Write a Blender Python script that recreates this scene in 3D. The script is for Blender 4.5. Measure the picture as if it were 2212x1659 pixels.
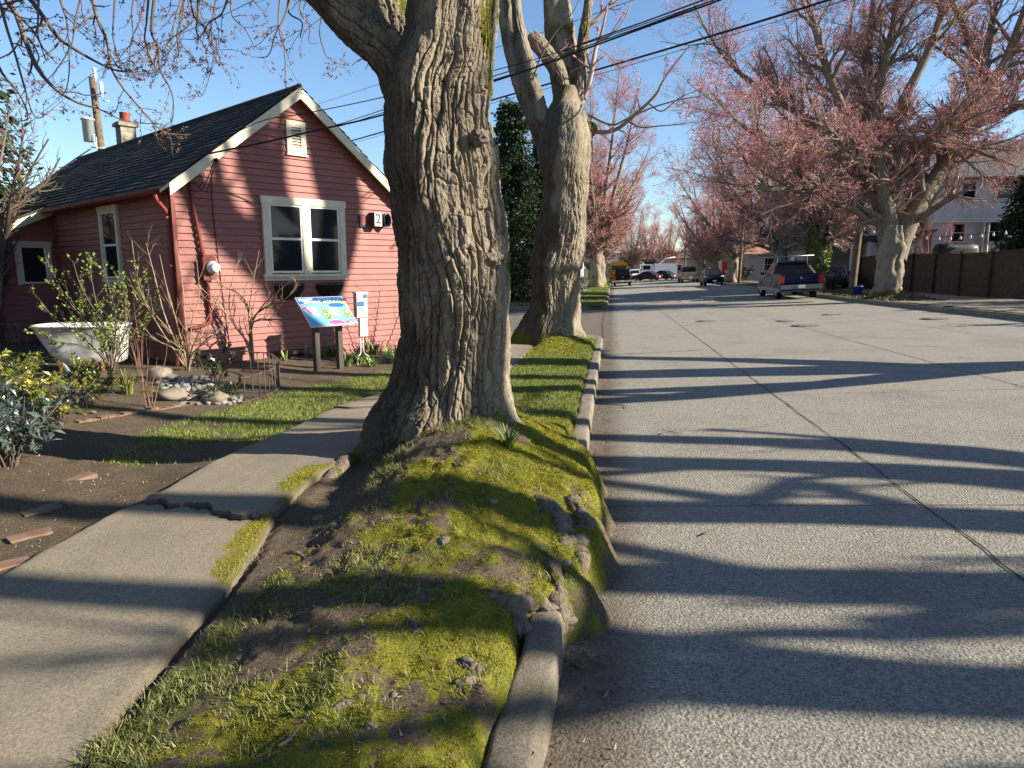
import bpy, math, random
import numpy as np
from math import sin, cos, tan, radians, pi, sqrt, exp, atan2
from mathutils import Vector, Matrix

for o in list(bpy.data.objects): bpy.data.objects.remove(o)
S = bpy.context.scene
COL = S.collection
# ------------------------------------------------------------------ camera
PITCH, YAW, EYE = radians(9.6), radians(8.05), 1.6
cam = bpy.data.objects.new('camera', bpy.data.cameras.new('camera'))
COL.objects.link(cam)
cam.location = (0, 0, EYE)
cam.rotation_euler = (pi/2 - PITCH, 0, YAW)
cam.data.sensor_width = 36; cam.data.lens = 36*1512/2212
cam.data.clip_start = .05; cam.data.clip_end = 3000
S.camera = cam
# ------------------------------------------------------------------ world, sun, exposure
SUN_AZ, SUN_EL = radians(92), radians(26)          # azimuth clockwise from +Y (the street's direction)
SUN = np.array([sin(SUN_AZ)*cos(SUN_EL), cos(SUN_AZ)*cos(SUN_EL), sin(SUN_EL)])
W = bpy.data.worlds.new('World'); S.world = W; W.use_nodes = True
nt = W.node_tree; nt.nodes.clear()
sky = nt.nodes.new('ShaderNodeTexSky'); sky.sky_type = 'NISHITA'; sky.sun_disc = False
sky.sun_elevation = SUN_EL; sky.sun_rotation = SUN_AZ
sky.air_density = 1.0; sky.dust_density = .1; sky.ozone_density = 4.0
bg = nt.nodes.new('ShaderNodeBackground'); bg.inputs[1].default_value = .075
wo = nt.nodes.new('ShaderNodeOutputWorld')
nt.links.new(sky.outputs[0], bg.inputs[0]); nt.links.new(bg.outputs[0], wo.inputs[0])
sl = bpy.data.lights.new('sun', 'SUN'); sl.energy = 5.0; sl.angle = radians(.5); sl.color = (1, .90, .74)
so = bpy.data.objects.new('sun', sl); COL.objects.link(so)
so.rotation_euler = Vector(SUN).to_track_quat('Z', 'Y').to_euler()
S.view_settings.view_transform = 'Standard'; S.view_settings.look = 'None'
S.view_settings.exposure = 1.4; S.view_settings.gamma = 1
S.cycles.max_bounces = 6

# ------------------------------------------------------------------ numeric helpers
R_ = np.random.default_rng(7)
FW = np.array([-sin(YAW)*cos(PITCH), cos(YAW)*cos(PITCH), -sin(PITCH)])
RT = np.array([cos(YAW), sin(YAW), 0.]); UP = np.cross(RT, FW); EY = np.array([0, 0, EYE])
def ray(u, v): return FW*1512 + RT*(u-1106) + UP*(829.5-v)
def at(u, v, D): return EY + ray(u, v)*(D/1512)                   # a point seen at picture place (u,v), D metres away
def onp(u, v, P0, n):
    d = ray(u, v); return EY + d*(((np.array(P0)-EY)@n)/(d@n))
def road_fall(y): y = np.asarray(y, float); return -.0139*np.minimum(y, 30) - .0065*np.maximum(y-30, 0)
def zroad(x, y): return road_fall(y) + .05*np.maximum(np.asarray(x, float)+.18, 0)
def gp(u, v, zf):
    d = ray(u, v); d = d/np.linalg.norm(d)
    ts = np.geomspace(.6, 400, 6000); P = EY+ts[:, None]*d
    k = np.argmax(P[:, 2] < zf(P[:, 0], P[:, 1])); return P[k]
_pt = {}
def pn(p, seed=0):                                                  # 3D gradient noise, roughly -1..1
    p = np.asarray(p, float); sh = p.shape[:-1]; p = p.reshape(-1, 3)
    if seed not in _pt:
        r = np.random.default_rng(seed+100); g = r.normal(size=(256, 3)); g /= np.linalg.norm(g, axis=1)[:, None]
        _pt[seed] = (r.permutation(256), g)
    perm, g = _pt[seed]
    i = np.floor(p).astype(np.int64); f = p-i; w = f*f*f*(f*(f*6-15)+10); out = np.zeros(len(p))
    for dx in (0, 1):
        for dy in (0, 1):
            for dz in (0, 1):
                h = perm[(perm[(perm[(i[:, 0]+dx) & 255]+i[:, 1]+dy) & 255]+i[:, 2]+dz) & 255]
                d = (g[h]*(f-[dx, dy, dz])).sum(1)
                out += d*(w[:, 0] if dx else 1-w[:, 0])*(w[:, 1] if dy else 1-w[:, 1])*(w[:, 2] if dz else 1-w[:, 2])
    return (out*1.6).reshape(sh)
def fbm(p, o=4, seed=0, gain=.5):
    p = np.asarray(p, float); a = 1; s = 0
    for k in range(o): s = s+a*pn(p*2.03**k, seed+k); a *= gain
    return s
def n2(x, y, f, o=3, seed=0): return fbm(np.stack([np.asarray(x)*f, np.asarray(y)*f, np.zeros_like(np.asarray(x, float))+.37], -1), o, seed)
def sst(a, b, x): t = np.clip((np.asarray(x, float)-a)/(b-a), 0, 1); return t*t*(3-2*t)
def catmull(P, n):
    P = np.asarray(P, float); Q = np.vstack([2*P[0]-P[1], P, 2*P[-1]-P[-2]]); m = len(P)-1
    t = np.linspace(0, m, n); k = np.minimum(t.astype(int), m-1); f = (t-k)[:, None]
    a, b, c, d = Q[k], Q[k+1], Q[k+2], Q[k+3]
    return .5*(2*b+(c-a)*f+(2*a-5*b+4*c-d)*f*f+(3*b-a-3*c+d)*f**3)

# ------------------------------------------------------------------ mesh helper
class MB:
    def __init__(s): s.V = []; s.F = []; s.n = 0; s.at = []
    def add(s, V, F, m=0, sm=False):
        V = np.asarray(V, float).reshape(-1, 3)
        if isinstance(F, np.ndarray): s.F.append((F+s.n, m, sm))
        else:
            for f in F: s.F.append((np.array([f])+s.n, m, sm))
        s.V.append(V); s.n += len(V); return s
    def box(s, c, d, rot=None, m=0, taper=1.):                      # c centre, d full size, rot 3x3 (columns = axes)
        q = np.array([[x, y, z] for z in (-.5, .5) for y in (-.5, .5) for x in (-.5, .5)], float)
        q[4:, :2] *= taper; q = q*np.array(d)
        if rot is not None: q = q@np.array(rot).T
        s.add(q+np.array(c), np.array([[0, 2, 3, 1], [4, 5, 7, 6], [0, 1, 5, 4], [2, 6, 7, 3], [0, 4, 6, 2], [1, 3, 7, 5]]), m); return s
    def tube(s, P, r, n=8, m=0, sm=True, cap=True):
        P = np.asarray(P, float); k = len(P); r = np.broadcast_to(np.asarray(r, float), (k,))
        V, F = tubes(P[None], r[None], n); s.add(V, F, m, sm)
        if cap:
            b = s.n-len(V)
            s.F.append((np.array([list(range(b, b+n))[::-1]]), m, False)); s.F.append((np.array([list(range(b+(k-1)*n, b+k*n))]), m, False))
        return s
    def quad(s, a, b, c, d, m=0): return s.add([a, b, c, d], np.array([[0, 1, 2, 3]]), m)
    def prism(s, poly, O, ex, ey, ez, t, m=0):                      # polygon (ex,ey plane) extruded t along ez
        O, ex, ey, ez = map(np.array, (O, ex, ey, ez)); n = len(poly)
        A = np.array([O+ex*p[0]+ey*p[1] for p in poly]); V = np.vstack([A, A+ez*t])
        s.add(V, [list(range(n))[::-1], list(range(n, 2*n))]+[[i, (i+1) % n, n+(i+1) % n, n+i] for i in range(n)], m); return s
    def lathe(s, prof, O, ax=(0, 0, 1), n=20, m=0, sm=True):        # prof: (radius, height along ax)
        ax = np.array(ax, float); ax /= np.linalg.norm(ax); e = np.cross(ax, (1, 0, 0) if abs(ax[0]) < .8 else (0, 1, 0)); e /= np.linalg.norm(e); g = np.cross(ax, e)
        th = np.arange(n)*2*pi/n; k = len(prof)
        V = np.array([[np.array(O)+ax*h+(e*cos(a)+g*sin(a))*max(r, 1e-4) for a in th] for r, h in prof]).reshape(-1, 3)
        F = np.array([[i*n+j, i*n+(j+1) % n, (i+1)*n+(j+1) % n, (i+1)*n+j] for i in range(k-1) for j in range(n)])
        s.add(V, F, m, sm); return s
    def grid(s, V, m=0, sm=True):                                   # V [a,b,3]
        a, b = V.shape[:2]; i = np.arange(a*b).reshape(a, b)
        s.add(V, np.stack([i[:-1, :-1], i[1:, :-1], i[1:, 1:], i[:-1, 1:]], -1).reshape(-1, 4), m, sm); return s
    def build(s, name, mats, parent=None, col=None, shade=None):
        me = bpy.data.meshes.new(name); V = np.concatenate(s.V) if s.V else np.zeros((0, 3))
        o = bpy.data.objects.new(name, me); COL.objects.link(o)
        if parent is not None:
            o.parent = parent
            if parent.type == 'EMPTY': V = V-np.array(parent.location)
            elif parent.parent is not None: V = V-np.array(parent.parent.location)
        me.vertices.add(len(V)); me.vertices.foreach_set('co', V.astype(np.float32).ravel())
        lp = np.concatenate([f.ravel() for f, _, _ in s.F]); tot = np.concatenate([np.full(len(f), f.shape[1]) for f, _, _ in s.F])
        me.loops.add(len(lp)); me.loops.foreach_set('vertex_index', lp.astype(np.int32))
        me.polygons.add(len(tot)); me.polygons.foreach_set('loop_start', (np.cumsum(tot)-tot).astype(np.int32))
        me.polygons.foreach_set('material_index', np.concatenate([np.full(len(f), m) for f, m, _ in s.F]).astype(np.int32))
        me.polygons.foreach_set('use_smooth', np.concatenate([np.full(len(f), q) for f, _, q in s.F]))
        for m in (mats if isinstance(mats, (list, tuple)) else [mats]): me.materials.append(m)
        if col is not None:
            for k, a in col.items():
                at_ = me.attributes.new(k, 'FLOAT_COLOR', 'POINT'); a = np.asarray(a, float)
                at_.data.foreach_set('color', np.hstack([a, np.ones((len(a), 1))]).astype(np.float32).ravel())
        me.update(); me.validate(); return o
def tubes(P, R, n):                                                 # P [N,k,3], R [N,k] -> tubes as one array
    N, k = P.shape[:2]; T = np.gradient(P, axis=1); T /= np.linalg.norm(T, axis=2, keepdims=True)+1e-9
    mt = T.mean(1); ref = np.where(np.abs(mt[:, 2:3]) > .8, np.array([[1., .2, 0]]), np.array([[.1, .05, 1.]]))
    e = np.cross(T, ref[:, None]); e /= np.linalg.norm(e, axis=2, keepdims=True)+1e-9; g = np.cross(T, e)
    a = np.arange(n)*2*pi/n
    V = P[:, :, None]+R[:, :, None, None]*(e[:, :, None]*np.cos(a)[:, None]+g[:, :, None]*np.sin(a)[:, None])
    i = np.arange(N*k*n).reshape(N, k, n); j = np.roll(i, -1, 2)
    return V.reshape(-1, 3), np.stack([i[:, :-1], j[:, :-1], j[:, 1:], i[:, 1:]], -1).reshape(-1, 4)
def rotz(a): return np.array([[cos(a), -sin(a), 0], [sin(a), cos(a), 0], [0, 0, 1]])

# ------------------------------------------------------------------ tags
def tag(o, label=None, cat=None, group=None, kind=None):
    if label: o['label'] = label
    if cat: o['category'] = cat
    if group: o['group'] = group
    if kind: o['kind'] = kind
    return o
def thing(name, loc, label, cat, group=None):
    o = bpy.data.objects.new(name, None); COL.objects.link(o); o.location = Vector(loc); o.empty_display_size = .1
    return tag(o, label, cat, group)
def struct(o): o['kind'] = 'structure'; return o
def dup(root, loc, rz, label, group=None, sc=1.):
    r = root.copy(); COL.objects.link(r); r.location = Vector(loc); r.rotation_euler = (0, 0, rz); r.scale = (sc,)*3; r['label'] = label
    if group: r['group'] = group
    for ch in [c for c in bpy.data.objects if c.parent == root]:
        c = ch.copy(); COL.objects.link(c); c.parent = r
        for g in [q for q in bpy.data.objects if q.parent == ch]:
            d = g.copy(); COL.objects.link(d); d.parent = c
    return r

# ------------------------------------------------------------------ materials
class NT:
    def __init__(s, name):
        s.m = bpy.data.materials.new(name); s.m.use_nodes = True; s.t = s.m.node_tree; s.b = s.t.nodes['Principled BSDF']
        s.co = s.t.nodes.new('ShaderNodeTexCoord').outputs['Object']
    def N(s, ty, **kw):
        n = s.t.nodes.new(ty)
        for k, v in kw.items():
            if k in n.inputs: s.L(v, n.inputs[k])
            else: setattr(n, k, v)
        return n
    def L(s, a, b):
        if isinstance(a, bpy.types.NodeSocket): s.t.links.new(a, b)
        else: b.default_value = (*a, 1) if isinstance(a, (tuple, list)) and len(a) == 3 and b.type == 'RGBA' else a
    def map(s, sc): return s.N('ShaderNodeMapping', Vector=s.co, Scale=sc if isinstance(sc, tuple) else (sc,)*3).outputs[0]
    def noise(s, sc=1., d=4, r=.55, vec=None, dist=0.):
        return s.N('ShaderNodeTexNoise', Vector=vec or s.co, Scale=sc, Detail=d, Roughness=r, Distortion=dist).outputs[0]
    def ramp(s, f, a, b, ca=(0, 0, 0), cb=(1, 1, 1)):
        n = s.N('ShaderNodeValToRGB', Fac=f); e = n.color_ramp.elements
        e[0].position, e[1].position = a, b; e[0].color, e[1].color = (*ca, 1), (*cb, 1); return n.outputs[0]
    def mix(s, f, a, b, bt='MIX'):
        n = s.N('ShaderNodeMix', data_type='RGBA', blend_type=bt)
        s.L(f, n.inputs[0]); s.L(a, n.inputs[6]); s.L(b, n.inputs[7]); return n.outputs[2]
    def math(s, op, a, b=0.):
        n = s.N('ShaderNodeMath', operation=op); s.L(a, n.inputs[0]); s.L(b, n.inputs[1]); return n.outputs[0]
    def bump(s, h, st=.5, dist=.01, prev=None):
        n = s.N('ShaderNodeBump', Height=h, Strength=st, Distance=dist)
        if prev: s.L(prev, n.inputs['Normal'])
        return n.outputs[0]
    def out(s, col=None, rough=.8, nrm=None, spec=.3, metal=0., **kw):
        if col is not None: s.L(col, s.b.inputs['Base Color'])
        s.L(rough, s.b.inputs['Roughness']); s.b.inputs['Specular IOR Level'].default_value = spec; s.b.inputs['Metallic'].default_value = metal
        if nrm: s.L(nrm, s.b.inputs['Normal'])
        for k, v in kw.items(): s.L(v, s.b.inputs[k.replace('_', ' ')])
        return s.m
    def attr(s, n): return s.N('ShaderNodeAttribute', attribute_name=n).outputs['Color']
    def isl(s): return s.N('ShaderNodeNewGeometry').outputs['Random Per Island']
def pm(name, a, b=None, sc=6., rough=.7, bump=.15, bsc=60., spec=.3, metal=0., lo=.35, hi=.65, dist=.004):
    t = NT(name); b = b or tuple(.75*x for x in a)
    return t.out(t.ramp(t.noise(sc), lo, hi, a, b), rough, t.bump(t.noise(bsc), bump, dist) if bump else None, spec, metal)
def leafm(name, a, b, c=None, rough=.5, spec=.25, sub=.0):
    t = NT(name); r = t.isl(); n = t.N('ShaderNodeValToRGB', Fac=r); e = n.color_ramp.elements
    e[0].color = (*a, 1); e[1].color = (*b, 1)
    if c: q = e.new(.5); q.color = (*c, 1)
    return t.out(n.outputs[0], rough, None, spec)
def cm(name, c, rough=.4, spec=.5, metal=0., coat=0.):
    t = NT(name); m = t.out(t.ramp(t.noise(9), .3, .8, c, tuple(.88*x for x in c)), rough, None, spec, metal); t.b.inputs['Coat Weight'].default_value = coat; return m

M = {}
# road: worn concrete with exposed aggregate
t = NT('road'); big = t.noise(.35, 5, .6); fine = t.noise(55, 5, .75); vo = t.N('ShaderNodeTexVoronoi', Vector=t.co, Scale=70.)
spk = t.ramp(t.noise(120, 2, .5), .60, .70)
c = t.ramp(fine, .30, .72, (.085, .076, .060), (.42, .39, .315)); c = t.mix(t.ramp(big, .35, .7), c, t.mix(.5, c, (.26, .24, .2)))
pb = t.N('ShaderNodeTexVoronoi', Vector=t.co, Scale=120.); c = t.mix(.42, c, t.mix(t.ramp(t.N('ShaderNodeSeparateColor', Color=pb.outputs['Color']).outputs[0], .1, .9), (.05, .048, .045), (.42, .40, .34))); c = t.mix(t.math('MULTIPLY', spk, .6), c, (.55, .53, .47))
sx = t.N('ShaderNodeSeparateXYZ', Vector=t.co).outputs[0]; dirt = t.math('SUBTRACT', t.math('ADD', t.ramp(sx, -.2, .42, (1, 1, 1), (0, 0, 0)), t.math('MULTIPLY', t.noise(3.5, 6, .7), .8)), .55); c = t.mix(t.ramp(dirt, .25, .95), c, t.ramp(t.noise(45, 4, .7), .3, .7, (.055, .042, .030), (.17, .135, .10))); c = t.mix(t.ramp(t.noise(.9, 5, .65, dist=.6), .50, .72), c, t.mix(.45, c, (.11, .105, .10))); st_ = t.ramp(t.noise(1.3, 6, .7, dist=1.), .60, .74); c = t.mix(t.math('MULTIPLY', st_, .35), c, (.10, .095, .09))
M['road'] = t.out(c, .85, t.bump(vo.outputs[0], .6, .010, t.bump(fine, .9, .014)), .25)
M['joint'] = pm('road_joint_tar', (.018, .017, .017), (.03, .028, .025), 20, .9, .3)
# sidewalk concrete, with moss towards its verge (attribute m = moss cover, d = dirt)
t = NT('sidewalk'); fine = t.noise(90, 5, .75); at_ = t.N('ShaderNodeSeparateColor', Color=t.attr('cov'))
c = t.ramp(fine, .3, .72, (.12, .10, .072), (.36, .315, .235)); c = t.mix(t.ramp(t.noise(1.2, 5), .35, .75), c, t.mix(.4, c, (.15, .125, .09)))
mo = t.ramp(t.math('ADD', at_.outputs[0], t.math('MULTIPLY', t.noise(25, 5, .7), .35)), .50, .62)
c = t.mix(t.math('MULTIPLY', mo, .85), c, t.ramp(t.noise(60), .3, .7, (.12, .11, .012), (.25, .21, .02)))
c = t.mix(t.math('MULTIPLY', at_.outputs[1], .7), c, (.06, .05, .035))
M['walk'] = t.out(c, .9, t.bump(fine, .7, .007), .15)
t = NT('kerb_concrete'); fine = t.noise(95, 5, .75); c = t.ramp(fine, .3, .72, (.10, .086, .066), (.36, .32, .25)); c = t.mix(t.ramp(t.noise(3, 6, .7), .35, .7), c, t.mix(.6, c, (.12, .10, .075)))
c = t.mix(t.ramp(t.noise(7, 5, .7), .60, .70), c, (.17, .15, .05)); M['kerb'] = t.out(c, .9, t.bump(fine, .9, .010, t.bump(t.noise(22, 5, .7), .7, .02)), .12)
# ground under the plants (attribute cov: r moss, g grass, b bare)
t = NT('ground'); at_ = t.N('ShaderNodeSeparateColor', Color=t.attr('cov')); f2 = t.noise(70, 6, .7)
c = t.ramp(f2, .28, .75, (.026, .019, .013), (.17, .132, .092))
c = t.mix(t.ramp(t.noise(230, 2), .62, .70), c, (.26, .21, .14))
ml = t.math('ADD', at_.outputs[0], t.math('MULTIPLY', t.math('SUBTRACT', t.noise(28, 5, .7), .5), 1.1))
c = t.mix(t.ramp(ml, .42, .58), c, t.ramp(t.noise(85, 4, .7), .25, .75, (.055, .062, .008), (.24, .225, .035)))
gl = t.math('ADD', at_.outputs[1], t.math('MULTIPLY', t.math('SUBTRACT', t.noise(14, 5, .7), .5), 1.0))
c = t.mix(t.math('MULTIPLY', t.ramp(gl, .45, .6), .8), c, t.ramp(t.noise(90, 4), .3, .7, (.035, .05, .012), (.13, .15, .04)))
M['ground'] = t.out(c, .95, t.bump(f2, .9, .012), .1)
M['litter'] = pm('leaf_litter', (.16, .11, .075), (.06, .042, .03), 14, .95, .9, 45, .1, dist=.03)
M['turf'] = pm('far_turf', (.05, .085, .015), (.11, .13, .03), 3, .95, .7, 30, .1)
M['soil_far'] = pm('far_ground', (.07, .07, .04), (.11, .10, .06), .2, .95, .5, 8, .1)
# bark (attribute mo: r moss, g dark left-side tint: algae plus painted shade, b plate tone)
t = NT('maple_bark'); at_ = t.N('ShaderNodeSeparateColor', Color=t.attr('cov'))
v1 = t.map((1, 1, .28)); n1 = t.noise(34, 6, .72, v1); n2_ = t.noise(5, 4, .6, t.map((1, 1, .35)))
c = t.ramp(n1, .26, .76, (.080, .064, .048), (.40, .350, .275)); c = t.mix(t.ramp(n2_, .35, .7), c, t.mix(.55, c, (.40, .36, .29)))
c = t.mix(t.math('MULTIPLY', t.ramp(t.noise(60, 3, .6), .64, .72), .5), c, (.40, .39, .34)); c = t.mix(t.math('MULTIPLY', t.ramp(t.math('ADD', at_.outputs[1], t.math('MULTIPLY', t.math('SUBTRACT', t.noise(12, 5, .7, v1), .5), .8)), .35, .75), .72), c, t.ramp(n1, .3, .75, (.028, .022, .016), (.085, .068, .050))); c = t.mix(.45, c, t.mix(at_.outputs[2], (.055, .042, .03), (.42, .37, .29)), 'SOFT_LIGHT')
c = t.mix(t.ramp(t.math('ADD', at_.outputs[0], t.math('MULTIPLY', t.math('SUBTRACT', t.noise(40, 5, .75), .5), 1.2)), .45, .60), c, t.ramp(t.noise(90, 3), .3, .7, (.03, .034, .006), (.17, .16, .03)))
v2 = t.N('ShaderNodeTexVoronoi', Vector=t.map((1, 1, .45)), Scale=26., feature='DISTANCE_TO_EDGE')
M['bark'] = t.out(c, .92, t.bump(t.ramp(v2.outputs[0], .0, .10), .45, .010, t.bump(n1, 1., .020)), .12)
M['bark_far'] = pm('far_bark', (.10, .085, .06), (.055, .05, .035), 3, .95, .8, 25, .1, dist=.02)
M['twig'] = leafm('twig_bark', (.085, .062, .05), (.15, .115, .09), None, .8, .2)
M['twig_red'] = leafm('red_twig', (.20, .14, .12), (.42, .31, .26), None, .8, .2)
M['bud'] = leafm('red_maple_buds', (.55, .09, .12), (.80, .38, .36), (.68, .18, .20), .6, .2)
M['bud_dark'] = leafm('brown_maple_flowers', (.11, .045, .03), (.30, .09, .07), (.16, .10, .045), .6, .2)
M['grass'] = leafm('grass_blades', (.06, .09, .015), (.32, .32, .09), (.15, .19, .035), .5, .25)
M['moss'] = leafm('moss_tufts', (.10, .11, .010), (.40, .365, .065), (.24, .24, .028), .8, .1)
M['clover'] = leafm('rough_grass', (.05, .06, .016), (.27, .25, .10), (.13, .15, .04), .5, .25)
M['straw'] = leafm('dry_bits', (.13, .10, .065), (.33, .27, .18), (.08, .058, .036), .8, .1)
M['evergreen'] = leafm('cedar_sprays', (.012, .026, .012), (.035, .062, .022), None, .7, .15)
M['glass'] = NT('window_glass').out((.012, .015, .018), .05, None, .3)
M['black'] = pm('black_plastic', (.012, .012, .013), None, 5, .5, .1)
M['tyre'] = pm('tyre_rubber', (.015, .015, .016), None, 20, .85, .2)
M['chrome'] = cm('chrome', (.6, .6, .6), .2, .5, 1.)
M['steel'] = cm('grey_steel', (.35, .35, .34), .45, .5, .8)
M['redlamp'] = cm('red_lamp', (.45, .02, .015), .25)
M['lamp'] = cm('clear_lamp', (.7, .7, .68), .15)
M['white'] = pm('white_paint', (.72, .71, .66), (.62, .60, .54), 4, .6, .1)
M['cream'] = pm('cream_paint', (.66, .60, .45), (.56, .50, .36), 5, .65, .25, 40)
# ================================================================== GROUND
TREE = np.array([-1.10, 5.12]); TREE2 = np.array([-1.27, 14.9])
def base(y): return road_fall(y)+.15
def hv(y): return np.exp(-((y-4.7)/1.5)**2)
def crack1(x): return 3.62+.07*np.sin(x*4.1)+.030*np.sin(x*13+1)+.014*np.sin(x*37)+.007*np.sin(x*90)-.10*(x+2.2)
def crack2(x): return 7.0+.05*np.sin(x*7)+.03*np.sin(x*17)
def zs(x, y):
    x = np.asarray(x, float); y = np.asarray(y, float)
    z = base(y)+.045+.07*hv(y)+.06*hv(y)*sst(-2.9, -1.5, x)
    z = z+np.where(y > crack1(x), .018*np.exp(-(y-crack1(x))/.8), -.012*np.exp((y-crack1(x))/.5))
    return z+np.where(y > crack2(x), .028*np.exp(-(y-crack2(x))/.9)*sst(-1.6, -2.5, x), 0)
def zin(x, y, rough=True):
    x = np.asarray(x, float); y = np.asarray(y, float)
    z = base(y)+.0+.07*hv(y)+.02*n2(x, y, .8, 3, 3)
    strip = sst(-1.80, -1.35, x); xr = xr_walk(y)
    m = .29*np.exp(-(((x+1.10)/.62)**2+((y-4.85)/1.25)**2))+.13*np.exp(-((x+.72)/.55)**2)*sst(6.8, 5.2, y)*sst(.5, 2.5, y)
    m = m+.24*np.exp(-(((x+1.2)/.75)**2+((y-14.5)/1.1)**2))
    z = z+strip*(.03+m)
    g = sst(-2.7, -3.3, x)
    z = z+g*(-.045*np.exp(-((y-5.0)/1.8)**2)+.09*sst(-3.8, -6.2, x))
    z = np.where(x > xr-.1, z+(zs(xr, y)-.02-z)*np.exp(-np.maximum(x-xr, 0)/.20), z)
    if rough:
        nr = strip*sst(8, 5.5, y)
        z = z+nr*(.028*fbm(np.stack([x*3.2, y*3.2, 0*x], -1), 4, 11)+.012*fbm(np.stack([x*11, y*11, 0*x], -1), 3, 15))+(1-nr)*.010*n2(x, y, 5, 4, 21)
    return z
def swal(y): return sst(2.72, 3.05, y)*sst(5.7, 4.9, y)
def xe(y): return -.35+(.26+.11*n2(0*np.asarray(y)+.3, y, 2.3, 4, 5))*swal(y)
def zl(x, y, rough=True):
    e = xe(y); k = sst(e-.05, e+.13+.05*np.sin(np.asarray(y)*9), x)
    return zin(x, y, rough)*(1-k)+(zroad(x, y)-.05)*k
EDGE_L = np.array([gp(u, v, zs)[:2] for u, v in [(0, 1240), (100, 1182), (245, 1105), (350, 1058), (430, 1010), (530, 962), (600, 935), (700, 887), (860, 836)]])
EDGE_R = np.array([gp(u, v, zs)[:2] for u, v in [(172, 1659), (300, 1478), (450, 1312), (535, 1205), (592, 1110), (628, 1070)]])
def xl_walk(y): return np.interp(y, EDGE_L[:, 1], EDGE_L[:, 0])+np.where(y > EDGE_L[-1, 1], 0, 0)
def xr_walk(y): return np.interp(y, np.r_[EDGE_R[:, 1], 4.3, 5.4, 7.5, 20], np.r_[EDGE_R[:, 0], EDGE_R[-1, 0]-.02, -1.66, -1.52, -1.52])
LAWN = np.array([gp(u, v, lambda x, y: zin(x, y, False))[:2] for u, v in [(215, 990), (250, 955), (330, 925), (440, 893), (540, 868), (640, 838), (770, 812), (880, 795)]])
LAWN = LAWN[np.argsort(LAWN[:, 1])]
def in_lawn(x, y):
    e = np.interp(y, LAWN[:, 1], LAWN[:, 0]); xw = xl_walk(y)
    return sst(e-.15, e+.2, x)*sst(xw+.02, xw-.05, x)*sst(4.3, 5.0, y)*sst(16.5, 15.5, y)
def soil_hole(x, y):                                                # bare earth in front of and left of the trunk
    return np.exp(-(((x+1.28)/.42)**2+((y-4.15)/.5)**2))+.8*np.exp(-(((x+1.25)/.25)**2+((y-3.3)/.45)**2))+.5*np.exp(-(((x+1.2)/.3)**2+((y-2.3)/.35)**2))
def cover(x, y):
    x = np.asarray(x, float); y = np.asarray(y, float)
    strip = sst(-1.62, -1.5, x)*sst(.1, -.05, x)
    a = n2(x, y, 2.1, 4, 31); b = n2(x, y, 3.3, 4, 37)
    near = sst(8.0, 6.3, y)
    moss = near*strip*np.clip(.45+.42*sst(-1.45, -.45, x)+.50*a+.42*n2(x, y, 8, 3, 45)-.38*soil_hole(x, y)-.12*sst(2.6, 1.8, y)-.35*sst(xe(y)-.05, xe(y)+.06, x)*swal(y), 0, 1)
    t2 = np.exp(-(((x+1.1)/.9)**2+((y-13.6)/1.3)**2)); moss = np.maximum(moss, strip*np.clip(t2*1.2+.25*a, 0, 1)*sst(11.8, 12.6, y))
    gr = strip*np.clip((.52*near+.85*(1-near))+.5*b-.30*soil_hole(x, y)*near-.3*sst(-1.0, -.5, x)*near, 0, 1)*(1-.75*np.clip(t2, 0, 1)*sst(11.8, 12.6, y))
    bare = n2(x, y, 1.1, 4, 41)
    gr = np.maximum(gr, in_lawn(x, y)*np.clip(.78+.9*bare*sst(8.5, 5.0, y)-.35*sst(6.6, 4.8, y), 0, 1))
    return moss, gr, strip
def sheet(name, xs, ys, zf, mat, cov=True, sm=True):
    X, Y = np.meshgrid(xs, ys, indexing='ij'); V = np.stack([X, Y, zf(X, Y)], -1)
    a = None
    if cov:
        m, g, s = cover(X.ravel(), Y.ravel()); a = {'cov': np.stack([m, g, s], -1)}
    return MB().grid(V, 0, sm).build(name, mat, None, a)
terr = sheet('terrain', np.linspace(-900, 900, 40), np.linspace(-600, 1200, 40), lambda x, y: -3.2+0*x, M['soil_far'], False); struct(terr)
rd = MB()
rx = np.r_[np.linspace(-.45, 10.35, 28)]; ry = np.r_[np.linspace(-8, 40, 97), np.linspace(42, 180, 47)]
X, Y = np.meshgrid(rx, ry, indexing='ij'); rd.grid(np.stack([X, Y, zroad(X, Y)+.006*n2(X, Y, .5, 3, 9)*(X > -.2)], -1))
X, Y = np.meshgrid(np.linspace(-60, -.45, 60), np.linspace(16.0, 34, 37), indexing='ij'); rd.grid(np.stack([X, Y, zroad(X, Y)], -1))
struct(rd.build('road', M['road']))
# joints between the slabs of the road: thin tar lines lying on it
def ribbon(P, w, zf, lift=.006, wob=.006, seed=0):
    P = np.asarray(P, float); n = max(8, int(np.linalg.norm(np.diff(P, axis=0), axis=1).sum()/.12)); Q = catmull(P, n) if len(P) > 2 else P[0]+(P[1]-P[0])*np.linspace(0, 1, n)[:, None]
    T = np.gradient(Q, axis=0); T /= np.linalg.norm(T, axis=1)[:, None]; Nn = np.stack([-T[:, 1], T[:, 0]], -1)
    off = wob*fbm(np.c_[Q*3, np.full(n, seed+.5)], 3, seed); ww = w*(1+.5*fbm(np.c_[Q*5, np.full(n, seed+7.5)], 2, seed+3))
    A = Q+Nn*(off+ww/2)[:, None]; B = Q+Nn*(off-ww/2)[:, None]
    return np.stack([np.c_[A, zf(A[:, 0], A[:, 1])+lift], np.c_[B, zf(B[:, 0], B[:, 1])+lift]], 1)
jb = MB(); zr = lambda x, y: zroad(x, y)+.006*n2(x, y, .5, 3, 9)
for k, x0 in enumerate((2.06, 5.0, 7.6)): jb.grid(ribbon([(x0, 1), (x0+.02, 20), (x0+.05, 60), (x0, 120)], .012, zr, wob=.012, seed=k))
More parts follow.
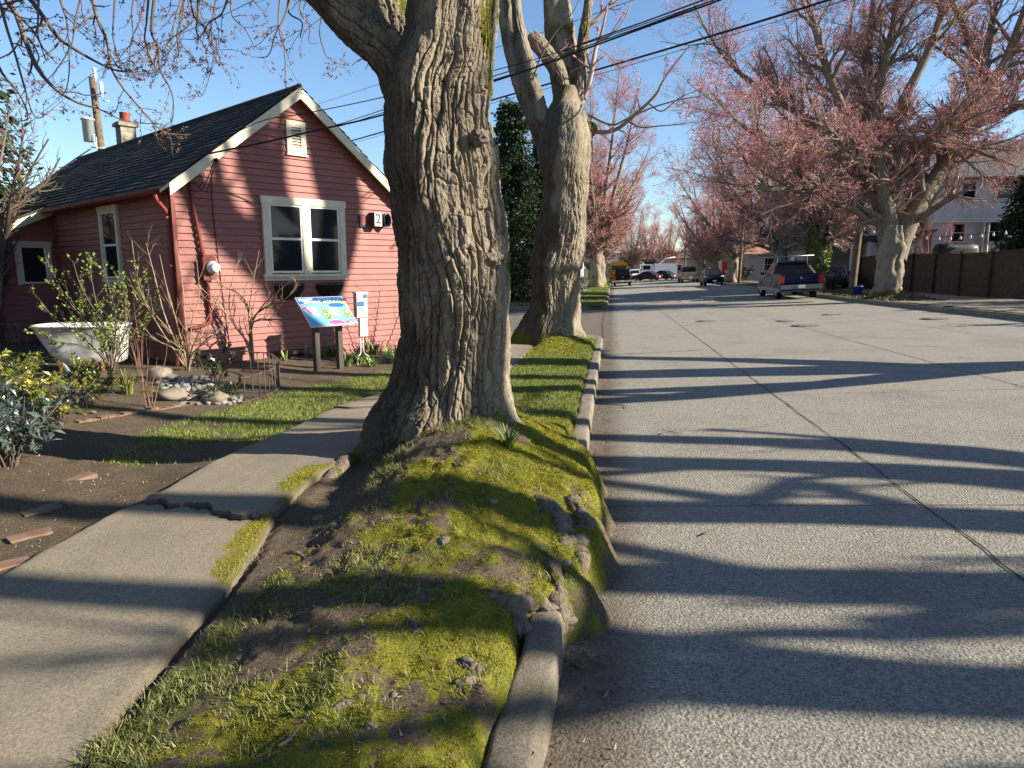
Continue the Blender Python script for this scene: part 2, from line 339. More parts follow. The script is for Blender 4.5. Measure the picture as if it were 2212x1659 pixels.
for k, y0 in enumerate((.6, 4.75, 9.1, 13.4, 18.0, 22.5, 32.0, 40., 52.)): jb.grid(ribbon([(.0, y0-.02), (5.2, y0), (10.2, y0+.05)], .007, zr, seed=20+k))
jb.grid(ribbon([(-.2, 18.2), (-.3, 24.5), (-.25, 32)], .03, zr, seed=50))
struct(jb.build('road_joints', M['joint']))
# left block ground: fine near the camera, coarse further out
xs = np.r_[np.linspace(-40, -7.5, 28), np.linspace(-7.3, -3.1, 80), np.linspace(-3.05, -1.72, 50), np.arange(-1.70, .14, .0125)]
ys = np.r_[np.linspace(-5, .9, 20), np.arange(1.0, 6.6, .016), np.linspace(6.63, 9, 70), np.linspace(9.05, 17.3, 90)]
def zblock(x, y):
    z = zl(x, y)
    k = (x > xl_walk(y)-.02) & (x < xr_walk(y)+.04) & (y < 19)
    z = np.where(k, np.minimum(z, zs(x, y)-.05), z)
    cr = sst(15.7, 16.1, y)                                         # paved corner: ground stays below the paving
    return z-cr*.07
struct(sheet('garden_ground', xs, ys, zblock, M['ground']))
# sidewalk: three heaved slabs, broken edges between them
def slab(mb, y0f, y1f, cov):
    t = np.linspace(0, 1, 150); s = np.linspace(0, 1, 61); T, Sg = np.meshgrid(t, s, indexing='ij')
    Xa = -2.3+0*T
    for _ in range(3):
        y0, y1 = y0f(Xa), y1f(Xa); Yy = y0+(y1-y0)*T
        jl = .012*n2(0*Yy+1, Yy, 6, 3, 61); jr = .02*n2(0*Yy+5, Yy, 6, 4, 62)
        Xa = (xl_walk(Yy)+jl)*(1-Sg)+(xr_walk(Yy)+jr)*Sg
    Z = zs(Xa, np.clip(Yy, y0+.002, y1-.002))+.004*n2(Xa, Yy, 2.5, 3, 63)
    edge = np.minimum(np.minimum(Sg, 1-Sg)*1.3, np.minimum(Yy-y0, y1-Yy)); Z = Z-.014*np.exp(-(edge/.018)**2)
    top = np.stack([Xa, Yy, Z], -1); a, b = top.shape[:2]; mb.grid(top)
    ms = np.clip(1.0*np.exp(-((1-Sg)/.15)**2)*sst(2.3, 2.9, Yy)*sst(5.6, 4.6, Yy)*(.55+1.3*n2(Xa, Yy, 3.0, 4, 66)), 0, 1)
    ms = np.maximum(ms, np.clip(.95*np.exp(-(((Xa+1.66)/.15)**2+((Yy-3.25)/.40)**2))+.25*n2(Xa, Yy, 7, 3, 68), 0, 1)*sst(2.5, 2.9, Yy))
    dr = np.exp(-(1-Sg)/.06)*.8+np.exp(-Sg/.05)*.6; cov.append(np.stack([ms, np.clip(dr+.25*n2(Xa, Yy, 3, 3, 67), 0, 1), 0*ms], -1).reshape(-1, 3))
    ring = np.vstack([top[0], top[1:, -1], top[-1, -2::-1], top[-2:0:-1, 0]]); n = len(ring); lo = ring-[0, 0, .11]
    i = np.arange(n); j = np.roll(i, -1); mb.add(np.vstack([ring, lo]), np.stack([i, i+n, j+n, j], -1), 0, True); cov.append(np.tile([.1, .75, 0.], (2*n, 1)))
sw = MB(); cv = []
slab(sw, lambda x: 0*x-3., lambda x: crack1(x)-.012-.012*np.sin(x*31), cv)
slab(sw, lambda x: crack1(x)+.012+.014*np.sin(x*23), lambda x: crack2(x)-.010, cv)
slab(sw, lambda x: crack2(x)+.012+.008*np.sin(x*23), lambda x: 15.75+0*x, cv)
struct(sw.build('sidewalk', M['walk'], None, {'cov': np.vstack(cv)}))
# corner paving behind the second tree, up to the rounded kerb
def corner_path(x_end, y0, yc, r):                                  # kerb face: along the street, round the corner, down the side street
    a = np.linspace(0, pi/2, 14); return np.vstack([[(-.18, y) for y in np.arange(y0, yc-r, .5)], np.c_[-.18-r+r*np.cos(a), yc-r+r*np.sin(a)], [(x, yc) for x in np.linspace(-.18-r-.5, x_end, 12)]])
NEAR = corner_path(-40, 5.2, 17.9, 1.3)
cp = MB(); arc = [(-.34, 15.75), (-.34, 16.6)]+[(-1.48+1.14*cos(a), 16.6+1.14*sin(a)) for a in np.linspace(.15, pi/2, 8)]+[(-40, 17.74), (-40, 15.75)]
cp.prism([(x, y) for x, y in arc], (0, 0, base(16.5)-.09), (1, 0, 0), (0, 1, 0), (0, 0, 1), .085); struct(cp.build('corner_pavement', M['walk'], None, {'cov': np.tile([.1, .1, 0], (2*len(arc), 1))}))
# kerbs
def kerb(name, path, zf, h=.15, w=.16, side=1, wear=.006, seed=0):
    P = np.asarray(path, float); n = int(np.linalg.norm(np.diff(P, axis=0), axis=1).sum()/.06); d = np.r_[0, np.cumsum(np.linalg.norm(np.diff(P, axis=0), axis=1))]
    s = np.linspace(0, d[-1], min(n*2, 1100)); Q = np.c_[np.interp(s, d, P[:, 0]), np.interp(s, d, P[:, 1])]
    T = np.gradient(Q, axis=0); T /= np.linalg.norm(T, axis=1)[:, None]; Nn = np.stack([-T[:, 1], T[:, 0]], -1)*side
    prof = [(.0, -.08), (.0, .0), (.004, h*.45), (.008, h-.035), (.011, h-.020), (.016, h-.010), (.024, h-.003), (.034, h), (.07, h+.001), (w*.7, h+.002), (w-.024, h), (w-.010, h-.003), (w-.002, h-.012), (w, h-.03), (w, -.08)]
    V = np.zeros((len(Q), len(prof), 3))
    for k, (o, z) in enumerate(prof):
        q_ = np.c_[s*4, np.full(len(s), o*14+z*9), np.full(len(s), seed+.3)]; wv = wear*fbm(q_, 5, 70+seed, .6)-wear*2.2*sst(.45, .8, fbm(q_*2.1+5, 3, 74))*(z > .09)
        seam = np.exp(-((np.mod(s, 3.05)-1.5)/.02)**2)*.010
        V[:, k, :2] = Q+Nn*(o+wv)[:, None]; V[:, k, 2] = zf(Q[:, 0], Q[:, 1])+z+(wv*.8-seam if z > .02 else 0)
    mb = MB().grid(V); mb.add(V[0], [list(range(len(prof)))]); mb.add(V[-1], [list(range(len(prof)))[::-1]])
    return struct(mb.build(name, M['kerb']))
kerb('kerb', [(-.185, -3), (-.19, 2.0), (-.165, 2.45), (-.17, 2.86)], zroad, .165, .155, seed=1)
kerb('kerb', NEAR, zroad, seed=2)
FAR_Y = 33.0
a = np.linspace(0, pi/2, 12)
FARP = np.vstack([[(x, FAR_Y) for x in np.linspace(-40, -2.2, 10)], np.c_[-1.8+1.62*np.sin(a), FAR_Y+1.62-1.62*np.cos(a)], [(-.18, y) for y in np.linspace(FAR_Y+2, 170, 60)]])
kerb('kerb', FARP, zroad, side=1, seed=3)
kerb('kerb', [(10.15, -6), (10.15, 60), (10.15, 170)], lambda x, y: zroad(10.15+0*x, y), side=-1, seed=4)
# far left block: verge, path, yard
def zfar(x, y): return road_fall(y)+.16+.02*n2(x, y, .4, 3, 80)+.25*np.exp(-(((x+1.3)/.9)**2+((y-63)/2.5)**2))
xs = np.r_[-60, -40, -25, np.linspace(-16, -3, 20), np.linspace(-2.9, -.33, 8)]; ys = np.r_[FAR_Y+.16, np.linspace(34.5, 80, 70), np.linspace(82, 170, 30)]
o = struct(sheet('far_verge', xs, ys, zfar, M['turf'], False))
for r in [(-3.6, -2.0, 34.5, 170)]:
    X, Y = np.meshgrid(np.linspace(r[0], r[1], 4), np.linspace(r[2], r[3], 80), indexing='ij'); struct(MB().grid(np.stack([X, Y, road_fall(Y)+.22], -1)).build('far_sidewalk', M['kerb']))
# right block: verge with leaf litter, sidewalk, yards
def zrb(x, y): return zroad(10.15, y)+.13+.03*(x-10.3)*(x < 15)+.14*(x >= 15)+.30*np.exp(-(((x-11.5)/.8)**2+((y-30.6)/1.2)**2))+.02*n2(x, y, 1.2, 3, 83)
xs = np.r_[np.linspace(10.3, 15.2, 60), np.linspace(15.6, 120, 40)]; ys = np.r_[np.linspace(-8, 24.9, 60), np.linspace(25, 50, 160), np.linspace(51, 170, 60)]
struct(sheet('right_verge', xs, ys, zrb, M['litter'], False))
X, Y = np.meshgrid(np.linspace(12.3, 14.25, 6), np.linspace(-8, 170, 200), indexing='ij'); struct(MB().grid(np.stack([X, Y, zrb(X, Y)+.035], -1)).build('right_sidewalk', M['kerb']))
X, Y = np.meshgrid(np.linspace(10.31, 12.28, 12), np.linspace(2, 27.6, 60), indexing='ij'); struct(MB().grid(np.stack([X, Y, zrb(X, Y)+.04], -1)).build('driveway_apron', M['kerb']))

# ------------------------------------------------------------------ small plants covering the ground
def blades(P, h, w, lean, rng, mb, segs=1, zf=None):                # P [N,3]
    n = len(P); az = rng.uniform(0, 2*pi, n); az2 = rng.uniform(0, 2*pi, n); h = np.broadcast_to(h, (n,)); w = np.broadcast_to(w, (n,))
    side = np.stack([np.cos(az), np.sin(az), 0*az], -1)*(w/2)[:, None]; ld = np.stack([np.cos(az2), np.sin(az2), 0*az2], -1)
    le = lean*rng.uniform(.2, 1.3, n); tip = P+np.c_[np.zeros((n, 2)), h*np.cos(le)]+ld*(h*np.sin(le))[:, None]
    if segs == 1: mb.add(np.stack([P-side, P+side, tip], 1), np.arange(3*n).reshape(n, 3))
    else:
        mid = P+(tip-P)*.5+np.c_[np.zeros((n, 2)), h*.16]
        V = np.stack([P-side, P+side, mid-side*.8, mid+side*.8, tip], 1); i = np.arange(n)[:, None]*5
        mb.add(V, np.vstack([i+[0, 1, 3], i+[0, 3, 2], i+[2, 3, 4]]))
def scatter(n, x0, x1, y0, y1, rng, ypow=1.):
    return rng.uniform(x0, x1, n), y0+(y1-y0)*rng.uniform(0, 1, n)**ypow
rng = np.random.default_rng(5)
mb = MB()
x, y = scatter(1500000, -1.75, .06, 1.35, 7.6, rng, 1.6); m, g, s = cover(x, y)
k = (rng.uniform(0, 1, len(x)) < np.clip((m-.42+.45*n2(x, y, 26, 2, 91))*2.2, 0, 1)) & (x > xr_walk(y)+.03) & (x < xe(y)+.09); x, y = x[k], y[k]
z = zl(x, y); P = np.stack([x, y, z-.002], -1); sc = .55+.16*(y-1.3); h = rng.uniform(.005, .012, len(x))*sc*(1+.5*n2(x, y, 6, 2, 92))
blades(P, h, rng.uniform(.003, .0065, len(x))*sc, .8, rng, mb)
x, y = scatter(120000, -2.2, -1.4, 2.4, 5.6, rng); k = (x < xr_walk(y)-.01) & (rng.uniform(0, 1, len(x)) < np.clip(1.5*np.exp(-((xr_walk(y)-x)/.16)**2)*(.35+1.3*n2(x, y, 3.0, 4, 66))*sst(2.3, 2.9, y)*sst(5.4, 4.6, y)+1.2*np.exp(-(((x+1.66)/.12)**2+((y-3.25)/.33)**2))-.35, 0, 1)); x, y = x[k], y[k]
blades(np.stack([x, y, zs(x, y)], -1), rng.uniform(.003, .008, len(x)), rng.uniform(.003, .006, len(x)), .8, rng, mb)
x, y = scatter(60000, -2.0, -.33, 12., 16, rng); m, g, s = cover(x, y); k = rng.uniform(0, 1, len(x)) < np.clip((m-.35)*2, 0, 1); x, y = x[k], y[k]
blades(np.stack([x, y, zl(x, y)], -1), rng.uniform(.015, .03, len(x)), .02, .7, rng, mb)
tag(mb.build('moss', M['moss']), 'bright yellow-green moss cushioning the mounds round the street trees', 'moss', None, 'stuff')
mb = MB()
x, y = scatter(170000, -1.75, .0, 1.3, 7.0, rng, 1.3); m, g, s = cover(x, y); cl = n2(x, y, 4.5, 3, 95)
k = (rng.uniform(0, 1, len(x)) < np.clip((g*1.1-.34+.75*cl), 0, 1)*(1-.75*np.clip(m*1.4-.5, 0, 1))) & (x > xr_walk(y)-.03) & (x < xe(y)); x, y = x[k], y[k]
blades(np.stack([x, y, zl(x, y)-.004], -1), rng.uniform(.018, .055, len(x)), rng.uniform(.0022, .004, len(x)), 1.05, rng, mb, 2)
tag(mb.build('rough_grass', M['clover']), 'thin rough grass straggling over the bare earth mound', 'grass', None, 'stuff')
mb = MB()
x, y = scatter(230000, -1.5, -.30, 6.2, 16, rng); m, g, s = cover(x, y); k = (rng.uniform(0, 1, len(x)) < np.clip(g*1.5-.3, 0, 1)) & (x < xe(y)+.04); x, y = x[k], y[k]
blades(np.stack([x, y, zl(x, y)-.004], -1), rng.uniform(.02, .05, len(x)), rng.uniform(.004, .009, len(x)), .7, rng, mb)
x, y = scatter(300000, -6.2, -2.6, 4.3, 16, rng); m, g, s = cover(x, y); k = (rng.uniform(0, 1, len(x)) < np.clip(g*1.5-.32+.5*n2(x, y, 4, 3, 96), 0, 1)*in_lawn(x, y)); x, y = x[k], y[k]
blades(np.stack([x, y, zl(x, y)-.004], -1), rng.uniform(.018, .05, len(x)), rng.uniform(.003, .007, len(x)), .75, rng, mb)
x, y = scatter(60000, -2.0, -.36, FAR_Y+.3, 62, rng, 1.6); blades(np.stack([x, y, zfar(x, y)], -1), rng.uniform(.03, .07, len(x)), .03, .7, rng, mb)
x, y = scatter(30000, -10.0, -2.0, FAR_Y+.3, 36, rng, 1.6); blades(np.stack([x, y, zfar(x, y)], -1), rng.uniform(.03, .07, len(x)), .03, .7, rng, mb)
tag(mb.build('lawn_grass', M['grass']), 'short lawn grass along the verge and beside the garden path', 'grass', None, 'stuff')
# crumbs of soil, straw and leaf scraps: garden bed and gutter
mb = MB()
x, y = scatter(15000, -9, -2.75, 3.0, 12.5, rng, 1.4); k = in_lawn(x, y)*1.2 < rng.uniform(0, 1, len(x)); x, y = x[k], y[k]
k = x < xl_walk(y)-.02; x, y = x[k], y[k]
blades(np.stack([x, y, zl(x, y)], -1), rng.uniform(.006, .022, len(x)), rng.uniform(.004, .012, len(x)), 1.5, rng, mb)
x = -.17+np.abs(rng.normal(0, .13, 1800)); y = rng.uniform(1.2, 17, 1800); blades(np.stack([x, y, zroad(x, y)+.004], -1), rng.uniform(.008, .03, 1800), rng.uniform(.004, .014, 1800), 1.5, rng, mb)
x, y = scatter(2500, -1.6, -.2, 1.4, 6.5, rng, 1.4); blades(np.stack([x, y, zl(x, y)+.004], -1), rng.uniform(.008, .03, len(x)), rng.uniform(.003, .01, len(x)), 1.4, rng, mb)
x, y = scatter(9000, 10.4, 12.3, 27.6, 48, rng); blades(np.stack([x, y, zrb(x, y)+.01], -1), rng.uniform(.05, .12, len(x)), rng.uniform(.04, .09, len(x)), 1.4, rng, mb)
tag(mb.build('leaf_scraps', M['straw']), 'dry leaf scraps, straw and chips strewn over soil and gutter', 'leaf litter', None, 'stuff')
# ================================================================== STREET TREES
FH = np.array([-sin(YAW), cos(YAW), 0])                             # level direction the trunks' profiles are measured in
def surf(C, R, nth, seed, amp=1., fis=.030, lump=.045, roots=None, mossf=None, plates=0., pw=.055):
    """a tapering bark surface round the axis C (k,3) with radii R; returns verts [k,nth,3], moss cover"""
    k = len(C); T = np.gradient(C, axis=0); T /= np.linalg.norm(T, axis=1)[:, None]
    e = np.cross(T, np.array([.02, 1, .05])); e /= np.linalg.norm(e, axis=1)[:, None]; g = np.cross(T, e)
    a = np.arange(nth)*2*pi/nth; D = e[:, None]*np.cos(a)[:, None]+g[:, None]*np.sin(a)[:, None]
    rr = R[:, None]*np.ones(nth)
    if roots is not None: rr = rr*roots(C[:, 2][:, None], np.arctan2(D[..., 1], D[..., 0]))
    V = C[:, None]+D*rr[..., None]; s = np.r_[0, np.cumsum(np.linalg.norm(np.diff(C, axis=0), axis=1))]
    # coordinates that run along the limb, so that fissures follow it
    q = np.stack([D[..., 0]*rr, D[..., 1]*rr+D[..., 2]*rr, s[:, None]+0*rr], -1)
    w = np.stack([pn(q*[1.7, 1.7, 1.1], seed+1), pn(q*[1.7, 1.7, 1.1], seed+2), 0*rr], -1)*.075
    qw = q+w+.018*np.stack([pn(q*[9, 9, 5], seed+21), pn(q*[9, 9, 5], seed+22), pn(q*[9, 9, 5], seed+23)], -1)
    f1 = np.abs(pn(qw*[13, 13, 1.55], seed+3)); f2 = np.abs(pn(qw*[28, 28, 4.2], seed+4)); f3 = np.abs(pn(qw*[13, 13, 30], seed+24)); pl = fbm(q*[1.4, 1.4, 1.0], 3, seed+5)
    rough = sst(-.35, .30, pl-.5*sst(2.0, 3.2, V[..., 2]-C[0, 2]-.3))*.75+.25
    d = lump*fbm(q*[2.4, 2.4, 1.5], 3, seed+6)+fis*rough*(sst(.01, .11, f1)-.8)+fis*.50*(.25+.75*rough)*(sst(.01, .10, f2)-.8)+.009*(sst(0, .07, f3)-1)*sst(.08, .2, f1)+.016*rough*pn(qw*[10, 10, 4.5], seed+7)*sst(.04, .2, f1)+.006*fbm(q*[42, 42, 24], 3, seed+8)
    if plates > 0:                                                  # long flaking plates, each with a raised edge
        arc = (a/(2*pi))[None, :]*2*pi*R.mean()+0*rr; ph = arc/pw+2.0*pn(q*[2.6, 2.6, .9], seed+30)+.7*pn(q*[8, 8, 2.2], seed+31)+.25*pn(q*[20, 20, 8], seed+35); pid = np.floor(ph); sw = ph-pid
        hs = lambda k, m: np.mod(np.sin(k*12.9898+m*78.233+seed)*43758.5453, 1.)
        zp = s[:, None]*(2.2+2.5*hs(pid, 1.))+5*hs(pid, 2.)+.8*pn(q*[6, 6, 3], seed+32); zi = np.floor(zp); zs_ = zp-zi; hh = hs(pid, zi); sg = hs(pid, zi+.5) > .4
        edge = np.minimum(sw, 1-sw); up_ = sst(-.25, .35, pl+.3-.7*sst(2.1, 3.2, V[..., 2]-C[0, 2]-.3))*.8+.2
        d = d*.8+plates*up_*(.020*np.where(sg, sw, 1-sw)**1.3+.014*(hh-.5)-.030*np.exp(-(edge/.10)**2)-.014*np.exp(-(np.minimum(zs_, 1-zs_)/.035)**2)); surf.shade = np.clip(.5+(hh-.5)*.9, 0, 1)
    else: surf.shade = np.full(rr.shape, .5)
    V = V+D*(d*amp)[..., None]
    mo = np.zeros_like(rr) if mossf is None else mossf(V, D, pl)
    return V, mo
def add_surf(mb, cov, C, R, nth, rows, seed, alg=0., **kw):
    C = np.asarray(C, float); Cc = catmull(C, rows) if len(C) < rows else C; Rr = np.interp(np.linspace(0, 1, rows), np.linspace(0, 1, len(R)), R) if len(C) < rows else np.asarray(R)
    V, mo = surf(Cc, Rr, nth, seed, **kw); Vc = np.concatenate([V, V[:, :1]], 1)
    k, n = V.shape[:2]; i = np.arange(k*n).reshape(k, n); j = np.roll(i, -1, 1)
    mb.add(V, np.stack([i[:-1], j[:-1], j[1:], i[1:]], -1).reshape(-1, 4), 0, True)
    mb.add(V[-1], [list(range(n))]); q = V-Cc[:, None]; q = q/np.linalg.norm(q, axis=2, keepdims=True); side_dark = alg*sst(-.1, .9, -q[..., 0]*.9-.22*q[..., 1]+.5*fbm(V*[2.2, 2.2, .9], 3, seed+40)).ravel() if alg else 0*mo.ravel(); cov.append(np.stack([mo.ravel(), side_dark, surf.shade.ravel()], -1)); cov.append(np.tile([0, 0, .5], (n, 1)))  # left sides tinted dark: algae stain doubling as painted shade
def profile(rows, P0, zlo, n):
    """rows of (v, u_left, u_right) -> axis and radii by height, in the upright plane through P0"""
    A = []
    for v, ul, ur in rows:
        L, Rr = onp(ul, v, P0, FH), onp(ur, v, P0, FH); A.append(np.r_[(L+Rr)/2, np.linalg.norm(Rr-L)/2*.985])
    A = np.array(A)[::-1]; A[:, 2] = np.maximum.accumulate(A[:, 2]+np.arange(len(A))*1e-5)
    z = np.linspace(A[0, 2], A[-1, 2], n); Q = np.stack([np.interp(z, A[:, 2], A[:, c]) for c in (0, 1, 3)], -1)
    ker = np.hanning(2*(n//40)+3); ker /= ker.sum(); pad = len(ker)//2
    Q = np.stack([np.convolve(np.pad(Q[:, c], pad, 'edge'), ker, 'valid') for c in range(3)], -1)
    zz = np.linspace(zlo, A[0, 2], 30)[:-1]; ext = np.tile(Q[0], (len(zz), 1))
    ext[:, 2] *= 1+.25*(1-(zz-zlo)/(A[0, 2]-zlo))
    return np.c_[np.r_[ext[:, 0], Q[:, 0]], np.r_[ext[:, 1], Q[:, 1]], np.r_[zz, z]], np.r_[ext[:, 2], Q[:, 2]]
def spawn(P, R, dens, t0, L, ang, k, rr, up, wand, rng, t1=1., rmin=.002, tl=.5, droop=0.):
    N, K = P.shape[:2]; ln = np.linalg.norm(np.diff(P, axis=1), axis=2).sum(1); cnt = rng.poisson(np.maximum(dens*ln*(t1-t0), 0)); i = np.repeat(np.arange(N), cnt); n = len(i)
    t = rng.uniform(t0, t1, n); f = t*(K-1); j = np.minimum(f.astype(int), K-2); f = (f-j)[:, None]
    p = P[i, j]*(1-f)+P[i, j+1]*f; T = P[i, j+1]-P[i, j]; T /= np.linalg.norm(T, axis=1)[:, None]+1e-9; r = R[i, j]*(1-f[:, 0])+R[i, j+1]*f[:, 0]
    q = np.cross(T, rng.normal(size=(n, 3))); q /= np.linalg.norm(q, axis=1)[:, None]+1e-9; a = ang*rng.uniform(.65, 1.35, n)[:, None]
    d = T*np.cos(a)+q*np.sin(a); le = L*rng.uniform(.5, 1.3, n)*(1-tl*t); st = le/(k-1); out = [p]
    for m in range(k-1):
        d = d+wand*rng.normal(size=(n, 3)); d[:, 2] += up*(1. if droop == 0 else (m/(k-1))*2-droop); d /= np.linalg.norm(d, axis=1)[:, None]; out.append(out[-1]+d*st[:, None])
    r0 = np.maximum(np.minimum(r*rr, r*.9), rmin); R2 = r0[:, None]*np.linspace(1, .35, k); return np.stack(out, 1), np.maximum(R2, rmin*.6)
def clusters(P, per, size, rng, mb, spread=.6, nb=3, t0=.15):
    N, K = P.shape[:2]; i = np.repeat(np.arange(N), per); n = len(i); f = rng.uniform(t0, 1, n)**.7*(K-1.001); j = f.astype(int); f = (f-j)[:, None]; p = P[i, j]*(1-f)+P[i, j+1]*f
    p = np.repeat(p, nb, 0)+rng.normal(size=(n*nb, 3))*size*spread; s = size*rng.uniform(.5, 1.3, n*nb)[:, None]
    a = rng.normal(size=(n*nb, 3)); a /= np.linalg.norm(a, axis=1)[:, None]; b = np.cross(a, rng.normal(size=(n*nb, 3))); b /= np.linalg.norm(b, axis=1)[:, None]
    mb.add(np.stack([p-a*s*.5-b*s*.3, p+a*s*.5-b*s*.3, p+b*s*.55], 1), np.arange(3*n*nb).reshape(-1, 3))
def addt(mb, PR, s): V, F = tubes(PR[0], PR[1], s); mb.add(V, F, 0, s > 3)
def samp(lines, radii, k):                                          # hand-laid limbs resampled to one length
    return np.stack([catmull(l, k) for l in lines]), np.stack([np.interp(np.linspace(0, 1, k), np.linspace(0, 1, len(r)), r) for r in radii])
def cat(*q): k = q[0][0].shape[1]; return np.concatenate([a[0] for a in q]), np.concatenate([a[1] for a in q])

# ------------------------------------------------------------------ the great maple in the middle
rng = np.random.default_rng(11)
P0 = np.array([TREE[0], TREE[1], 0]); zb = float(zin(TREE[0], TREE[1], False))
rows = [(-420, 905, 1040), (-200, 890, 1062), (-60, 880, 1076), (0, 880, 1078), (90, 872, 1071), (140, 852, 1065), (190, 833, 1060), (250, 831, 1060), (325, 829, 1076), (370, 835, 1083), (415, 843, 1087), (515, 856, 1103), (615, 864, 1104), (690, 872, 1101), (765, 873, 1098), (815, 865, 1095), (850, 856, 1095), (885, 842, 1100), (915, 826, 1108), (940, 812, 1118)]
C1, R1 = profile(rows, P0, zb-.35, 860)
def roots1(z, th):
    k = np.exp(-np.maximum(z-zb-.02, 0)/.20); l = .30*np.cos(3*th+.6)+.22*np.cos(5*th+2.1)+.13*np.cos(8*th+1)
    return 1+k*(.10+.45*np.maximum(l, -.25))+.05*np.cos(2*th+z*1.1)*(1-k)+.035*np.cos(5*th+z*.9)+.022*np.cos(9*th-z*1.4)
def moss1(V, D, pl):
    n = fbm(V*[3, 3, 1.6], 4, 140); low = np.exp(-(V[..., 2]-zb)/.13)
    right = sst(.2, .8, D[..., 0]); return np.clip(.45*low*sst(-.5, .4, n)+.34*right*sst(-.1, .7, n)+.36*sst(.4, .9, n)+.22*right*sst(2.6, 3.4, V[..., 2]), 0, 1)*.95
t1 = thing('street_tree', (TREE[0], TREE[1], zb), 'huge old maple with furrowed bark on the mossy mound beside the kerb', 'tree', 'street trees')
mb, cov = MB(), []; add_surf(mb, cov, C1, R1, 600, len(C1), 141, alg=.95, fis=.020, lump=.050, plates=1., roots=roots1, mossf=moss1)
# burrs and plates standing off the bark
for (u, v, s) in [(985, 470, .09), (1000, 745, .08), (1010, 492, .06), (940, 580, .07), (1062, 560, .07), (1052, 640, .07), (990, 905, .09), (1040, 315, .06), (930, 520, .05)]:
    q = onp(u, v, P0, FH)-FH*.33; th = np.linspace(0, pi, 26); ph = np.linspace(0, 2*pi, 40, endpoint=False); A, B = np.meshgrid(th, ph, indexing='ij')
    d = np.stack([np.sin(A)*np.cos(B), np.sin(A)*np.sin(B), np.cos(A)], -1); V = q+d*np.array([1.1, .7, .9])*s*(1+.35*fbm(d*2.3+u, 4, 150)[..., None]+.14*pn(d*7+u, 151)[..., None]); i = np.arange(26*40).reshape(26, 40); j = np.roll(i, -1, 1)
    mb.add(V, np.stack([i[:-1], i[1:], j[1:], j[:-1]], -1).reshape(-1, 4), 0, True); cov.append(np.tile([.1, .1, .5], (26*40, 1)))
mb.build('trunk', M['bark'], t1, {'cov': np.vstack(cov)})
def limbpart(parent, line, radii, nth, rows_, seed, name='limb', moss=.25, **kw):
    m, c = MB(), []; add_surf(m, c, line, radii, nth, rows_, seed, mossf=lambda V, D, pl: np.clip(moss+.6*fbm(V*2.5, 3, seed+9)+.25*D[..., 2], 0, 1), **kw); return m.build(name, M['bark'], parent, {'cov': np.vstack(c)})
LA = [at(915, 330, 5.12), at(892, 235, 5.08), at(868, 168, 5.04), at(846, 125, 5.0), at(810, 84, 4.97), at(768, 46, 4.95), at(722, 3, 4.95), at(655, -65, 5.0), at(560, -150, 5.2), at(420, -240, 5.6), at(240, -330, 6.2), at(0, -400, 6.8)]
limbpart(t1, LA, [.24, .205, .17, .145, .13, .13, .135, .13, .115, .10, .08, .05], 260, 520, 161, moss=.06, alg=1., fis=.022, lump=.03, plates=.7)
LB = [at(900, 190, 5.42), at(872, 105, 5.48), at(845, 40, 5.52), at(825, -20, 5.6), at(790, -140, 5.8), at(740, -330, 6.2), at(640, -600, 7)]
limbpart(t1, LB, [.20, .185, .17, .16, .14, .11, .05], 130, 240, 167, moss=.42, fis=.02, lump=.03, plates=.5)
# boughs that come down over the garden from the left limb
def L(*q): return [at(u, v, D) for u, v, D in q]
B = [L((60, -230, 6.7), (10, -60, 6.9), (15, 0, 7), (33, 25, 7), (48, 68, 7), (73, 133, 7), (100, 173, 7), (133, 203, 7.1), (175, 225, 7.1), (215, 235, 7.2), (270, 262, 7.3), (348, 268, 7.3)),
     L((100, -250, 6.3), (40, -50, 6.5), (68, 0, 6.5), (100, 45, 6.5), (130, 85, 6.5), (168, 110, 6.5), (205, 132, 6.6), (250, 152, 6.6), (285, 152, 6.7), (308, 142, 6.7)),
     L((260, -300, 7.2), (190, -90, 7.5), (200, 0, 7.5), (212, 45, 7.5), (232, 90, 7.5), (238, 140, 7.5), (262, 185, 7.5), (298, 228, 7.6), (335, 270, 7.7), (362, 288, 7.8), (412, 291, 7.9)),
     L((420, -240, 6.6), (350, -90, 7), (333, 0, 7), (328, 72, 7), (342, 100, 7), (345, 150, 7), (370, 197, 7.1), (375, 240, 7.1), (367, 282, 7.2)),
     L((30, -200, 5.8), (-20, -60, 6), (0, 8, 6), (15, 62, 6), (35, 125, 6), (52, 185, 6), (68, 238, 6.1), (83, 256, 6.1), (110, 238, 6.1), (140, 212, 6.2)),
     L((160, -270, 6.4), (130, -40, 6.6), (135, 15, 6.6), (145, 50, 6.6), (150, 140, 6.6), (142, 195, 6.7), (120, 215, 6.7)),
     L((330, -270, 7.3), (300, -50, 7.4), (285, 20, 7.4), (287, 85, 7.4), (270, 110, 7.4), (240, 150, 7.5)),
     L((-60, -120, 6.2), (-30, 60, 6.3), (0, 150, 6.3), (40, 200, 6.3), (60, 255, 6.4), (20, 262, 6.4))]
Br = [[.045, .034, .028, .026, .024, .022, .018, .015, .012, .009, .006, .004], [.034, .026, .021, .019, .017, .014, .011, .009, .006, .004], [.034, .024, .019, .018, .016, .014, .012, .010, .008, .006, .003], [.034, .022, .016, .014, .012, .009, .007, .005, .003], [.026, .02, .014, .012, .010, .008, .006, .005, .004, .003], [.024, .016, .009, .008, .006, .004, .003], [.022, .012, .008, .006, .005, .003], [.03, .018, .012, .009, .006, .004]]
